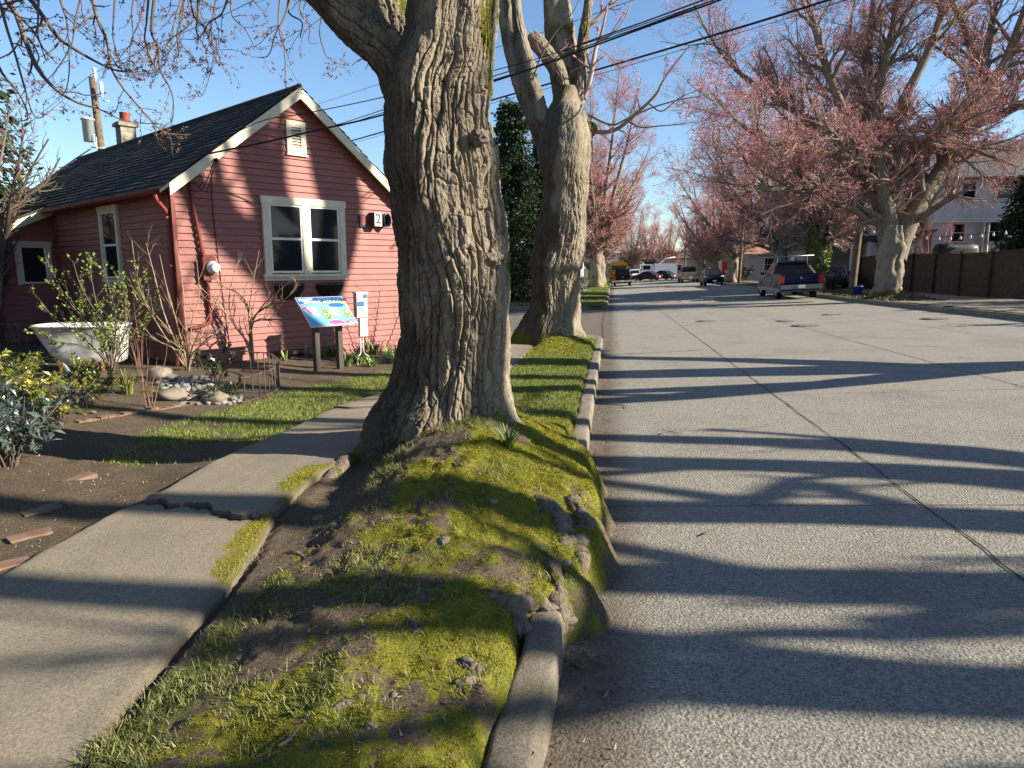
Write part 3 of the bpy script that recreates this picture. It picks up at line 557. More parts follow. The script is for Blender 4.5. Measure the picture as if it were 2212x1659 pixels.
for n in range(20):                                                 # more hanging shoots, thickest by the limb
    u = rng.uniform(380, 720) if n < 15 else rng.uniform(60, 420); D = rng.uniform(5.4, 8); dv = rng.uniform(70, 210) if n < 15 else rng.uniform(60, 180); sx = rng.uniform(-110, 110)
    B.append(L((u+rng.uniform(-30, 60), -240, D-.4), (u+10, -70, D), (u+sx*.15+rng.uniform(-14, 14), dv*.25, D), (u+sx*.45+rng.uniform(-18, 18), dv*.6, D), (u+sx*.8, dv, D+.1), (u+sx*1.25+rng.uniform(-12, 12), dv*1.02, D+.1))); Br.append([.016, .011, .008, .006, .004, .002])
b0 = samp(B, Br, 22)
b1 = spawn(*b0, 4.6, .10, .50, .95, 7, .55, .22, .22, rng, rmin=.0020, droop=1.)
b2 = spawn(*b1, 6.5, .15, .20, .95, 5, .7, .14, .24, rng, rmin=.0016)
mb = MB(); addt(mb, b0, 6); addt(mb, b1, 4); addt(mb, b2, 3)
# the rest of its crown, above the picture
U0 = C1[-1]; up = []
for n in range(9):
    a = n*2*pi/9+.3; e = rng.uniform(.5, 1.1); h = rng.uniform(3.5, 6); up.append([U0-[0, 0, .5*n/9], U0+[cos(a)*e, sin(a)*e, 1.3], U0+[cos(a)*2.2*e, sin(a)*2.2*e, 3], U0+[cos(a)*4*e, sin(a)*4*e, h]])
u0 = samp(up, [[.17, .13, .09, .04]]*9, 14); u1 = spawn(*u0, 1.3, .15, 2.2, .8, 8, .6, .04, .14, rng); u2 = spawn(*u1, 2.2, .15, .9, .8, 6, .6, .02, .18, rng, rmin=.003)
addt(mb, u0, 10); addt(mb, u1, 5); addt(mb, u2, 3)
mb.build('twigs', M['twig'], t1)
mb = MB(); clusters(b2[0], 2, .019, rng, mb, .55, 4, .4); clusters(b1[0], 4, .018, rng, mb, .6, 4); clusters(u2[0], 2, .03, rng, mb); mb.build('buds', M['bud_dark'], t1)
# surface roots: low humps breaking through the moss
for n, (w, pts) in enumerate([(.022, [(590, 1205), (635, 1195), (690, 1215)]), (.06, [(1010, 1290), (1062, 1275), (1110, 1320), (1135, 1390), (1110, 1470)]), (.05, [(1062, 1275), (1095, 1295), (1150, 1290), (1190, 1330)]), (.022, [(915, 1190), (950, 1160), (975, 1165)]), (.03, [(700, 1570), (740, 1525), (800, 1495), (830, 1480)]), (.028, [(960, 1500), (1010, 1480), (1030, 1465)]), (.014, [(560, 1640), (610, 1600), (640, 1575)]), (.07, [(1140, 1060), (1185, 1090), (1225, 1150), (1245, 1215)]), (.06, [(1195, 1040), (1235, 1075), (1258, 1120), (1262, 1165)]), (.055, [(1150, 1180), (1190, 1215), (1215, 1270), (1222, 1330)]), (.05, [(1235, 1170), (1252, 1200), (1258, 1235)]), (.05, [(1190, 1270), (1205, 1310), (1212, 1365)]), (.018, [(870, 1330), (895, 1345), (900, 1370)]), (.03, [(1130, 1470), (1105, 1540), (1102, 1600)]), (.026, [(990, 1420), (1030, 1450), (1080, 1440)]), (.05, [(760, 985), (800, 960), (850, 945)]), (.045, [(700, 1030), (745, 1000), (790, 985)])]):
    q = np.array([gp(u, v, lambda x, y: zl(x, y, False)) for u, v in pts]); q[:, 2] = zl(q[:, 0], q[:, 1])-w*.45
    Cc = catmull(q, 60); Cc += .3*w*np.stack([fbm(np.c_[np.linspace(0, 4, 60), np.full(60, n+.5), np.full(60, c_+.5)], 2, 171) for c_ in range(3)], -1); Cc[:, 2] -= np.abs(np.linspace(-1, 1, 60))**3*w*.9; m = MB(); V, mo = surf(Cc, w*(.55+.5*np.sin(np.linspace(.2, 2.9, 60))+.25*fbm(np.c_[np.linspace(0, 5, 60), np.full(60, n+.5), np.zeros(60)], 2, 172)), 40, 170+n, amp=.55, fis=.016, lump=.06)
    mo = np.clip(.30+.9*fbm(V*7, 3, 179), 0, 1); m.grid(np.concatenate([V, V[:, :1]], 1)); mo = np.concatenate([mo, mo[:, :1]], 1).ravel(); m.build('root', M['bark'], t1, {'cov': np.stack([mo, .55+0*mo, .5+0*mo], -1)})

# ------------------------------------------------------------------ the second maple, at the corner
rng = np.random.default_rng(12)
P2 = np.array([TREE2[0], TREE2[1], 0]); zb2 = float(zin(TREE2[0], TREE2[1], False)); D2 = float((P2-EY)@FW)
t2 = thing('street_tree', (TREE2[0], TREE2[1], zb2), 'pale split-topped maple on the mossy corner of the verge, behind the biggest trunk', 'tree', 'street trees')
rows = [(185, 1212, 1240), (205, 1200, 1250), (235, 1184, 1263), (300, 1164, 1275), (330, 1162, 1278), (370, 1170, 1272), (415, 1177, 1269), (470, 1168, 1268), (515, 1160, 1266), (575, 1147, 1254), (640, 1150, 1247), (677, 1143, 1247), (702, 1132, 1249), (725, 1122, 1254)]
C2, R2 = profile(rows, P2, zb2-.3, 300)
def roots2(z, th): k = np.exp(-np.maximum(z-zb2, 0)/.3); return 1+k*(.08+.3*np.maximum(.5*np.cos(3*th+2)+.4*np.cos(5*th), -.2))+.05*np.cos(3*th+z)+.03*np.cos(7*th)
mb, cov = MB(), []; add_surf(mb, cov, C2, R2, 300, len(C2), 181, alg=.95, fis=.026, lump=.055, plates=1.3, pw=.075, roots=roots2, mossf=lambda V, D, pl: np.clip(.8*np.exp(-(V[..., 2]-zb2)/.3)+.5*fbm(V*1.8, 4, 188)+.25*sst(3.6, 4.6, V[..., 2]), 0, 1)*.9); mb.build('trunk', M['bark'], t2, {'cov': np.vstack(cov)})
d = D2
for line, rad, mo in [
    (L((1212, 430, d-.05), (1196, 350, d-.12), (1180, 300, d-.25), (1159, 250, d-.35), (1132, 180, d-.4), (1108, 90, d-.35), (1090, 0, d-.3), (1070, -120, d), (1040, -300, d)), [.32, .27, .25, .24, .23, .22, .20, .16, .08], .1),
    (L((1195, 345, d-.45), (1180, 285, d-.62), (1160, 215, d-.72), (1143, 150, d-.75), (1125, 85, d-.72), (1116, 20, d-.7), (1110, -80, d-.6)), [.17, .165, .15, .135, .12, .11, .08], .12),
    (L((1224, 420, d), (1226, 320, d), (1226, 230, d+.05), (1217, 125, d+.1), (1202, 15, d+.1), (1195, -100, d+.1), (1180, -320, d+.3)), [.36, .34, .31, .33, .29, .24, .1], .1),
    (L((1222, 225, d-.2), (1208, 160, d-.40), (1184, 120, d-.48), (1160, 92, d-.48), (1147, 76, d-.48)), [.17, .165, .16, .16, .13], .1),
    (L((1232, 270, d-.2), (1248, 200, d-.3), (1256, 120, d-.3), (1264, 60, d-.3), (1272, 0, d-.3), (1290, -120, d-.2)), [.18, .14, .12, .10, .09, .06], .15),
    (L((1240, 330, d-.1), (1256, 295, d-.1), (1274, 278, d-.1), (1288, 284, d-.1)), [.25, .22, .17, .08], .6)]:
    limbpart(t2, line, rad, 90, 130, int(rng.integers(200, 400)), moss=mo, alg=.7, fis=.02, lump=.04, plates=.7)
B = [L((1286, 284, d-.1), (1305, 286, d-.2), (1330, 280, d-.3), (1356, 262, d-.4), (1400, 222, d-.6), (1420, 200, d-.7), (1432, 175, d-.8), (1460, 135, d-1), (1490, 98, d-1.2)), L((1272, 248, d-.2), (1295, 260, d-.3), (1325, 270, d-.4), (1356, 256, d-.5), (1410, 232, d-.8), (1470, 215, d-1), (1530, 205, d-1.3)), L((1360, 264, d-.4), (1385, 275, d-.5), (1425, 272, d-.6), (1470, 268, d-.8), (1500, 262, d-.9)),
     L((1402, 224, d-.6), (1430, 240, d-.7), (1470, 210, d-.9), (1520, 190, d-1)), L((1262, 212, d-.3), (1275, 170, d-.4), (1282, 130, d-.5), (1290, 95, d-.5), (1300, 70, d-.6), (1312, 10, d-.8)), L((1262, 52, d-.3), (1285, 45, d-.3), (1305, 25, d-.3), (1330, -5, d-.3), (1380, -60, d)), L((1290, 90, d-.5), (1320, 75, d-.6), (1350, 40, d-.7), (1362, 0, d-.8)), L((1150, 175, d-1), (1170, 120, d-1.2), (1200, 70, d-1.4), (1235, 30, d-1.6), (1260, -20, d-1.8)), L((1285, 100, d-.5), (1310, 115, d-.5), (1330, 130, d-.6), (1400, 130, d-.8)),
     L((1088, 0, d-.3), (1060, -100, d), (1000, -220, d+.5)), L((1200, 0, d), (1240, -120, d), (1330, -260, d)), L((1195, -100, d), (1150, -250, d), (1100, -420, d))]
Br = [[.05, .047, .044, .04, .033, .028, .022, .014, .008], [.030, .027, .024, .022, .018, .012, .006], [.02, .016, .013, .009, .005], [.018, .014, .010, .005], [.055, .05, .045, .04, .03, .015], [.06, .05, .045, .04, .03], [.022, .018, .012, .008], [.02, .016, .012, .009, .006], [.012, .01, .008, .004], [.12, .09, .04], [.14, .09, .04], [.14, .09, .04]]
b0 = samp(B, Br, 18); b1 = spawn(*b0, 2.8, .2, .75, .8, 7, .5, .02, .16, rng, rmin=.004); b2 = spawn(*b1, 4.5, .2, .30, .8, 5, .7, .02, .2, rng, rmin=.003)
mb = MB(); addt(mb, b0, 8); addt(mb, b1, 4); addt(mb, b2, 3); mb.build('twigs', M['twig_red'], t2)
mb = MB(); clusters(b2[0], 3, .032, rng, mb); clusters(b1[0], 3, .03, rng, mb); mb.build('buds', M['bud'], t2)

# ------------------------------------------------------------------ maples further off: short thick bole, spreading limbs, a haze of red buds
def maple(name, x, y, z, label, seed, limbs=None, h=10.5, spread=5.5, r=.46, bole=2.7, dens=1., bud=.045, lean=(0, 0), look='bark_far', flare=True, hi0=.30):
    g = np.random.default_rng(seed); t = thing(name, (x, y, z), label, 'tree', 'street trees'); O = np.array([x, y, z])
    zz = np.linspace(-.3, bole, 40); C = O+np.c_[zz/bole*lean[0], zz/bole*lean[1], zz]; Rr = r*(1+.45*np.exp(-np.maximum(zz, 0)/.35)-.42*sst(bole*.62, bole, zz))
    mb, cov = MB(), []; add_surf(mb, cov, C, Rr, 60, 40, seed+300, fis=.05, lump=.12, roots=lambda z_, th: 1+.12*np.cos(3*th+seed)+.07*np.cos(5*th+z_), mossf=lambda V, D, pl: np.clip(.6*fbm(V*1.5, 3, 190)+.6*np.exp(-(V[..., 2]-z)/.5)+.25*sst(bole*.6, bole, V[..., 2]-z), 0, 1)); mb.build('trunk', M['bark'], t, {'cov': np.vstack(cov)})
    top = C[-1]
    if limbs is None:
        limbs = []; n = 7
        for k in range(n):
            a = k*2*pi/n+g.uniform(-.3, .3); s = spread*g.uniform(.6, 1.05) if k % 2 else spread*g.uniform(.25, .6); hh = (h-bole)*(g.uniform(.5, .75) if k % 2 else g.uniform(.8, 1.05)); dr = np.array([cos(a), sin(a), 0])
            limbs.append([top-[0, 0, 1.2], top+dr*.12-[0, 0, .4], top+dr*s*.14+[0, 0, hh*.09], top+dr*s*.40+[0, 0, hh*.34], top+dr*s*.72+[0, 0, hh*.66], top+dr*s+[0, 0, hh]])
        rad = [[r*.62, r*.60, r*.48, r*.30, r*.16, r*.04]]*n
    else: limbs, rad = limbs
    l0 = samp(limbs, rad, 20); l1 = spawn(*l0, 1.7*dens, .18, 3.6, .75, 10, .50, .04, .13, g, rmin=.012); l2 = spawn(*l1, 2.6*dens, .12, 1.6, .7, 8, .55, .03, .15, g, rmin=.008); l3 = spawn(*l2, 3.8*dens, .12, .85, .65, 6, .65, .03, .15, g, rmin=.006); l4 = spawn(*l3, 3.6*dens, .15, .46, .65, 4, .8, .02, .15, g, rmin=.005)
    mb = MB(); addt(mb, l0, 10); addt(mb, l1, 6); mb.build('limbs', M['bark'], t, {'cov': np.tile([.25, .45, .5], (mb.n, 1))})
    mb = MB(); addt(mb, l2, 4); addt(mb, l3, 3); addt(mb, l4, 3); mb.build('twigs', M['twig_red'], t)
    mb = MB(); hi = l4[0][l4[0][:, -1, 2]+g.normal(0, 1.2, len(l4[0])) > z+(h-bole)*hi0]; clusters(hi, 2, bud, g, mb, .6, 2, .4); hi = l3[0][l3[0][:, -1, 2]+g.normal(0, 1.2, len(l3[0])) > z+(h-bole)*hi0]; clusters(hi, 1, bud, g, mb, .6, 2, .6); mb.build('buds', M['bud'], t); return t
def V3(u, v, Y):                                                    # the point seen at (u,v) at distance Y along the view
    return at(u, v, Y)
D = 30.2; x, y = 11.12, 30.7; z = float(zrb(x, y))
top = np.array([x+.15, y, z+2.75])
ra = [[.44, .40, .33, .26, .2, .14, .08], [.40, .32, .26, .22, .17, .12, .06], [.42, .40, .34, .30, .24, .16, .06], [.26, .24, .2, .15, .1, .05], [.24, .22, .19, .16, .12, .05], [.2, .17, .15, .12, .08, .04], [.16, .14, .11, .09, .06, .03], [.2, .17, .13, .1, .07, .03], [.22, .18, .15, .12, .08, .04], [.2, .17, .14, .1, .06, .03], [.22, .19, .15, .12, .08, .04], [.2, .17, .13, .09, .06, .03]]
LM = [L((1928, 560, D+.1), (1915, 500, D), (1898, 420, D), (1885, 330, D-.2), (1878, 200, D-.3), (1878, 90, D-.3), (1893, -60, D)), L((1932, 560, D), (1925, 490, D-.2), (1905, 400, D-.6), (1894, 260, D-.9), (1909, 150, D-1), (1928, 62, D-1), (1945, -60, D-1)), L((1935, 560, D), (1955, 500, D), (1998, 420, D), (2060, 320, D), (2110, 190, D-.4), (2135, 90, D-.6), (2160, -40, D-.8)), L((2062, 330, D), (2100, 270, D+.2), (2165, 245, D+.2), (2230, 215, D+.3), (2300, 190, D), (2380, 120, D)), L((2060, 325, D), (2115, 240, D-.6), (2165, 150, D-1), (2200, 60, D-1), (2230, -20, D-1.2), (2270, -120, D-1.2)), L((1990, 425, D), (1985, 330, D-1), (2020, 305, D-1.2), (2065, 306, D-1.4), (2120, 330, D-1.8), (2200, 360, D-2)), L((2118, 150, D-.5), (2085, 60, D-1), (2060, 10, D-1.5), (2020, -40, D-2), (1970, -90, D-2.4), (1920, -120, D-3)), L((1890, 380, D), (1830, 395, D-.6), (1760, 402, D-1.2), (1680, 410, D-2), (1600, 400, D-2.5), (1530, 390, D-3)), L((1885, 330, D-.2), (1830, 250, D-1), (1790, 160, D-1.5), (1760, 60, D-2), (1740, -40, D-2), (1730, -140, D-2)), L((1884, 350, D), (1810, 290, D+.5), (1700, 230, D+1), (1600, 160, D+1), (1540, 90, D+.5), (1500, 10, D)), L((1905, 300, D-.5), (1960, 200, D-1.5), (2010, 100, D-2), (2040, 0, D-2.5), (2050, -100, D-3), (2060, -200, D-3)), L((1890, 360, D), (1830, 340, D-1.5), (1740, 320, D-2.5), (1650, 300, D-3), (1580, 250, D-3.5), (1540, 200, D-4))]
tm = maple('street_tree', x, y, z, 'leaning pink-budded maple in front of the brown board fence', 21, (LM, ra), r=.44, bole=2.7, lean=(.12, .1), dens=1.5, bud=.042)
x, y = 11.3, 41.5; z = float(zrb(x, y)); tg1 = maple('street_tree', x, y, z, 'ivy-trunked maple standing just behind the dark blue pickup truck', 22, h=17, spread=7, bud=.055, dens=1.3)
x, y = 11.4, 50.5; z = float(zrb(x, y)); tg2 = maple('street_tree', x, y, z, 'mossy maple left of the ivy-trunked one, above the cab of the blue pickup', 23, h=15, spread=7.5, bud=.06, dens=1.25)
x, y = -1.3, 63.; tg3 = maple('street_tree', x, y, float(zfar(x, y)), 'tall bare maple on the far verge left of the black pickup truck', 24, h=18, spread=8.5, r=.60, bole=3.4, bud=.05, dens=1.4, hi0=.15)
for k, (src, x, y, rz, sc, lab) in enumerate([
    (tg2, 11.6, 71, 2.0, 1., 'dark spreading maple beside the small dark hatchback'), (tg1, 11.6, 84, .7, .9, 'maple beside the pole behind the tan pickup truck'), (tg2, 11.8, 99, 4.1, .9, 'small far maple in front of the red door'),
    (tg1, -1.4, 76, 2.6, 1., 'maple directly behind the tall bare one on the left verge'), (tg2, -1.4, 90, 1.2, 1., 'far left maple rising above the yellow bus'),
    (tg1, 3.5, 128, 1.9, .85, 'distant maple above the white pickup at the bend'), (tg2, 9.5, 126, 3.3, .75, 'distant maple above the two dark sedans'), (tg1, 7., 140, 5.2, .85, 'distant maple behind the white truck at the bend'), (tg2, -4, 132, 2.2, .7, 'distant bare maple left of the bus at the end of the street'), (tg1, 17, 132, 1.2, .65, 'distant maple in front of the white-panelled building')]):
    dup(src, (x, y, float(zroad(min(max(x, -.18), 10.15), y))+.12), rz, lab, 'street trees', sc)

for k, (src, x, y, rz, sc, lab) in enumerate([(tg1, -1.4, -8, 1.1, .9, 'unseen maple added behind the camera on the same verge to block sky light'), (tg2, 11.4, -8, 2.9, .9, 'unseen maple added behind the camera across the road to block sky light'), (tg2, -1.4, -18, .4, .9, 'second unseen maple added behind the camera on the same verge to block sky light')]): dup(src, (x, y, .1), rz, lab, 'street trees', sc)  # unseen maples added behind the camera to cut the sky fill
# ------------------------------------------------------------------ dark cedars across the side street
def cedar(x, y, z, h, rm, label, seed, n=30000):
    g = np.random.default_rng(seed); t = thing('cedar', (x, y, z), label, 'conifer', 'dark cedars'); MB().tube([(x, y, z-.3), (x, y, z+h*.5), (x, y, z+h*.97)], [.28, .15, .02], 10).build('trunk', M['bark_far'], t)
    nb = 420; hz = g.uniform(.02, .97, nb)**1.15; az = g.uniform(0, 2*pi, nb); Lb = rm*(1-hz)**.75*g.uniform(.75, 1.12, nb)+.2; s = np.linspace(0, 1, 8)
    d = np.stack([np.cos(az), np.sin(az)], -1); P = np.zeros((nb, 8, 3)); P[..., :2] = np.array([x, y])+d[:, None]*(Lb[:, None]*s)[..., None]; P[..., 2] = z+(hz*h)[:, None]-(Lb*.35)[:, None]*s**1.2+.12*Lb[:, None]*s**4
    mb = MB(); addt(mb, (P, np.linspace(.035, .006, 8)[None]*np.ones((nb, 1))), 3); mb.build('branches', M['bark_far'], t)
    i = g.integers(0, nb, n); f = g.uniform(.15, 1, n)*6.99; j = f.astype(int); f = (f-j)[:, None]; p = P[i, j]*(1-f)+P[i, j+1]*f; p = p+g.normal(size=(n, 3))*[.16, .16, .10]
    a = g.normal(size=(n, 3))*.6; a[:, :2] += d[i]; a[:, 2] -= .7; a /= np.linalg.norm(a, axis=1)[:, None]; b = np.cross(a, g.normal(size=(n, 3))); b /= np.linalg.norm(b, axis=1)[:, None]; le = g.uniform(.10, .26, n)[:, None]
    V = np.stack([p, p+a*le*.5+b*le*.22, p+a*le, p+a*le*.5-b*le*.22], 1); m2 = MB(); m2.add(V, np.arange(4*n).reshape(n, 4)); m2.build('crown', M['evergreen'], t)
cedar(-5.3, 37.5, -.3, 10.6, 2.3, 'dark green cedar in the gap beside the big furrowed trunk', 31, 34000)
cedar(-3.8, 39.5, -.3, 9.2, 1.9, 'dark green cedar right behind the pale corner maple', 32, 30000)
cedar(-7.2, 39, -.3, 8.4, 2.3, 'lower dark cedar mostly hidden behind the big furrowed trunk', 33, 16000)
cedar(-13.4, 9.5, 0, 7.5, 2.4, 'unseen evergreen added outside the left edge to block sky light from the side wall', 37, 14000); cedar(-14.2, 13.5, 0, 8.5, 2.6, 'second unseen evergreen added beyond the first to block sky light from the side window', 38, 14000)  # two unseen evergreens added to keep sky light off the side wall
# ================================================================== THE RED HOUSE
HA = radians(35); HU = np.array([sin(HA), cos(HA), 0]); HN = np.array([cos(HA), -sin(HA), 0]); HO = np.array([-6.42, 9.78, 0.])
HW, SL, ZE = 4.15, .77, 2.86                                        # gable width, roof slope, roof height over the wall line
def hp(t, d, z): return HO+HU*t+HN*d+np.array([0, 0, z])            # t along the gable, d out of it (negative = back into the house)
def lapm(name, a, b, dirt=.3):
    t = NT(name); n = t.noise(2.5, 5, .65); c = t.ramp(n, .3, .75, a, b); c = t.mix(t.math('MULTIPLY', t.ramp(t.noise(9, 6, .75, t.map((1, 1, .35))), .56, .72), dirt), c, tuple(.45*x for x in a))
    return t.out(t.mix(t.math('MULTIPLY', t.ramp(t.noise(60, 3), .62, .7), .25), c, (.45, .30, .25)), .62, t.bump(t.noise(30, 5, .7, t.map((1, 1, 6))), .2, .003), .3)
M['red'] = lapm('red_lap_paint', (.225, .082, .070), (.29, .112, .096))
M['redtrim'] = pm('dark_red_paint', (.20, .04, .032), (.14, .03, .026), 5, .5, .15)
t = NT('roof_shingles'); c = t.ramp(t.noise(22, 5, .7), .3, .75, (.014, .016, .016), (.06, .064, .06)); c = t.mix(t.ramp(t.isl(), .2, .9), c, t.mix(.35, c, (.09, .095, .09)))
c = t.mix(t.ramp(t.noise(3, 6, .75), .60, .68), c, (.13, .11, .05)); M['shingle'] = t.out(c, .9, t.bump(t.noise(160, 3), .4, .004), .2)
M['chim'] = pm('grey_chimney_brick', (.30, .28, .22), (.19, .175, .13), 8, .9, .5, 40)
M['clay'] = pm('clay_pot', (.34, .09, .05), (.25, .07, .04), 9, .8, .2)
house = thing('house', hp(0, 0, 0), 'small red clapboard house with a cream-trimmed gable facing the path', 'house')
def laps(mb, p, tl, z0, z1, ex=.105, out=.026):                     # p(t,d,z); tl(z)->(t0,t1)
    z = z0
    while z < z1-.01:
        b, e = z, min(z+ex, z1); (a0, a1), (b0, b1) = tl(b), tl(e)
        if a1-a0 > .03:
            if b1-b0 < .0: b0 = b1 = (b0+b1)/2
            mb.quad(p(a0, out, b), p(a1, out, b), p(b1, .003, e), p(b0, .003, e)); mb.quad(p(a0, .0, b), p(a1, .0, b), p(a1, out, b), p(a0, out, b))
        z = e
mb = MB(); rake = lambda z: (max(0, (z-ZE+.10)/SL), min(HW, HW-(z-ZE+.10)/SL))
laps(mb, hp, rake, -.02, 4.42)
pl = lambda s, d, z: HO-HN*s-HU*d+np.array([0, 0, z])               # long left wall, s back from the corner, d out to the left
laps(mb, pl, lambda z: (0.0, 6.1), -.02, 2.78)
pw = lambda s, d, z: HO-HN*(6.1-d)+HU*(s-1.0)+np.array([0, 0, z])   # front of the side wing
laps(mb, pw, lambda z: (max(0, 0), min(1.0, 1.0)) if z < 2.25 else (max(0, (z-2.28)/.46), 1.0), -.02, 2.72)
for A, Bq in [((HW, 0), (HW, -11.1)), ((HW, -11.1), (-1.0, -11.1)), ((-1.0, -11.1), (-1.0, -6.1))]:
    h = 2.8 if Bq[0] > 0 else 2.25; mb.quad(hp(*A, -.1), hp(*Bq, -.1), hp(*Bq, h), hp(*A, h))
mb.add([hp(HW, -11.1, 2.75), hp(0, -11.1, 2.75), hp(HW/2, -11.1, 4.3)], [[0, 1, 2]])
mb.build('wall', M['red'], house)
MB().box(hp(HW/2, -.05, .0), (HW+.02, .1, .26), np.stack([HU, HN, [0, 0, 1]], 1)).build('foundation', M['kerb'], house)
mb = MB(); RH = np.stack([HU, HN, [0, 0, 1]], 1)
mb.box(hp(-.012, .022, 1.36), (.06, .05, 2.85), RH); mb.box(hp(-.03, -.06, 1.36), (.05, .09, 2.85), RH); mb.build('corner_board', M['redtrim'], house)
# roof: overlapping shingle courses on both slopes, then the low wing
rng = np.random.default_rng(3)
def courses(mb, P, n_w, Lw, n_s, Ls, cw=.30):                      # P(s_along_ridge, d_down_slope, lift)
    for r in range(n_s):
        d1 = Ls*(r+1)/n_s; d0 = Ls*r/n_s-.02; off = rng.uniform(0, cw); x = -off
        while x < Lw:
            x0, x1 = max(x, 0)+.002, min(x+cw*rng.choice([.6, 1, 1.3]), Lw)-.002; x = x1+.002
            if x1-x0 < .02: x = x1+.004; continue
            j = d1+rng.normal(0, .006); lf = .016+rng.uniform(0, .010); mb.add([P(x0, d0, .002), P(x1, d0, .002), P(x1, j, lf), P(x0, j, lf), P(x1, j, -.002), P(x0, j, -.002)], np.array([[0, 1, 2, 3], [3, 2, 4, 5]]))
ca = 1/sqrt(1+SL*SL); sa = SL*ca; RZ = ZE+SL*HW/2
lft = lambda s, d, l: hp(HW/2-d*ca-l*sa, .20-s, RZ-d*sa+l*ca); rgt = lambda s, d, l: hp(HW/2+d*ca+l*sa, .20-s, RZ-d*sa+l*ca)
LS = (HW/2+.24)/ca; mb = MB(); courses(mb, lft, 0, 11.5, 20, LS); courses(mb, rgt, 0, 11.5, 20, LS)
for s in (1, -1):                                                   # deck under the shingles
    A = [hp(HW/2, .19, RZ-.004), hp(HW/2-s*LS*ca, .19, RZ-LS*sa-.004), hp(HW/2-s*LS*ca, -11.3, RZ-LS*sa-.004), hp(HW/2, -11.3, RZ-.004)]; V = np.array(A+[a-[0, 0, .05] for a in A]); mb.add(V, np.array([[0, 1, 2, 3], [4, 7, 6, 5], [0, 4, 5, 1], [1, 5, 6, 2], [2, 6, 7, 3]]))
wl = lambda s, d, l: hp(-.10-d*.908, -5.95-s, 2.80-d*.418+l); courses(mb, wl, 0, 5.2, 9, 1.25)
A = [hp(.05, -5.96, 2.86), hp(-1.24, -5.96, 2.275), hp(-1.24, -11.2, 2.275), hp(.05, -11.2, 2.86)]; V = np.array(A+[a-[0, 0, .05] for a in A]); mb.add(V, np.array([[0, 1, 2, 3], [4, 7, 6, 5], [0, 4, 5, 1], [1, 5, 6, 2]]))
roof = mb.build('roof', M['shingle'], house)
MB().tube([hp(HW/2, .2, RZ+.012), hp(HW/2, -11.3, RZ+.012)], .035, 8).build('ridge_cap', M['shingle'], roof)
c0 = hp(HW/2+.25, -8.3, 0); mb = MB(); mb.box(c0+[0, 0, 4.45], (.34, .34, 1.0), RH)
for k in range(9): mb.box(c0+[0, 0, 3.92+k*.118], (.352, .352, .098), RH)
mb.box(c0+[0, 0, 4.98], (.45, .45, .08), RH); mb.box(c0+[0, 0, 5.035], (.38, .38, .03), RH); ch = mb.build('chimney', M['chim'], roof)
MB().lathe([(.105, 5.05), (.115, 5.06), (.11, 5.27), (.12, 5.28), (.10, 5.28), (.09, 5.1)], [c0[0], c0[1], 0], n=20).build('chimney_pot', M['clay'], roof)
v0 = hp(.5, -10.4, 0); MB().lathe([(.07, 3.1), (.07, 3.75), (.09, 3.76), (.09, 3.82), (.0, 3.83)], [v0[0], v0[1], 0], n=14).build('vent_pipe', M['chim'], roof)
# rake boards, soffit, gutter, downpipe
for s in (1, -1):
    mb = MB(); f = lambda t, d, z: hp(HW/2-s*t, d, z); E = HW/2+.10
    P = [f(0, .165, RZ-.012), f(E, .165, RZ-E*SL-.012), f(E, .165, RZ-E*SL-.185), f(0, .165, RZ-.185)]; Q = [p+HN*.035 for p in P]; mb.add(P+Q, np.array([[0, 1, 2, 3], [4, 7, 6, 5], [0, 4, 5, 1], [1, 5, 6, 2], [2, 6, 7, 3]]))
    mb.quad(f(0, .0, RZ-.075), f(E, .0, RZ-E*SL-.075), f(E, .165, RZ-E*SL-.075), f(0, .165, RZ-.075)); mb.build('rake_board', M['cream'], house)
mb = MB(); P = [hp(.03, -5.93, 2.80), hp(-1.24, -5.93, 2.22), hp(-1.24, -5.93, 2.06), hp(.03, -5.93, 2.64)]; Q = [p-HN*.03 for p in P]; mb.add(P+Q, np.array([[0, 1, 2, 3], [4, 7, 6, 5], [0, 4, 5, 1], [1, 5, 6, 2], [2, 6, 7, 3]]))
mb.build('rake_board', M['cream'], house)
th = np.linspace(pi, 2*pi, 9); gz = ZE-.24*SL-.02
mb = MB(); V = np.array([[hp(-.27+.055*cos(a), .16-s, gz+.065*sin(a)+.02) for a in th] for s in np.linspace(0, 5.95, 30)]); mb.grid(V); mb.grid(V*1+np.array([0, 0, .004])); mb.quad(hp(-.005, .15, 2.74), hp(-.20, .15, 2.66), hp(-.20, -5.9, 2.66), hp(-.005, -5.9, 2.74)); mb.build('gutter', M['redtrim'], house)
mb = MB(); mb.tube(catmull([hp(-.26, .02, gz), hp(-.22, .01, gz-.12), hp(-.07, -.04, gz-.3), hp(-.065, -.05, 2.2), hp(-.065, -.05, .9), hp(-.065, -.05, .42), hp(-.10, .02, .30), hp(-.14, .05, .1)], 40), .032, 10)
for z in (.8, 1.6, 2.3): mb.box(hp(-.06, -.05, z), (.09, .09, .03), RH)
mb.build('downpipe', M['redtrim'], house)
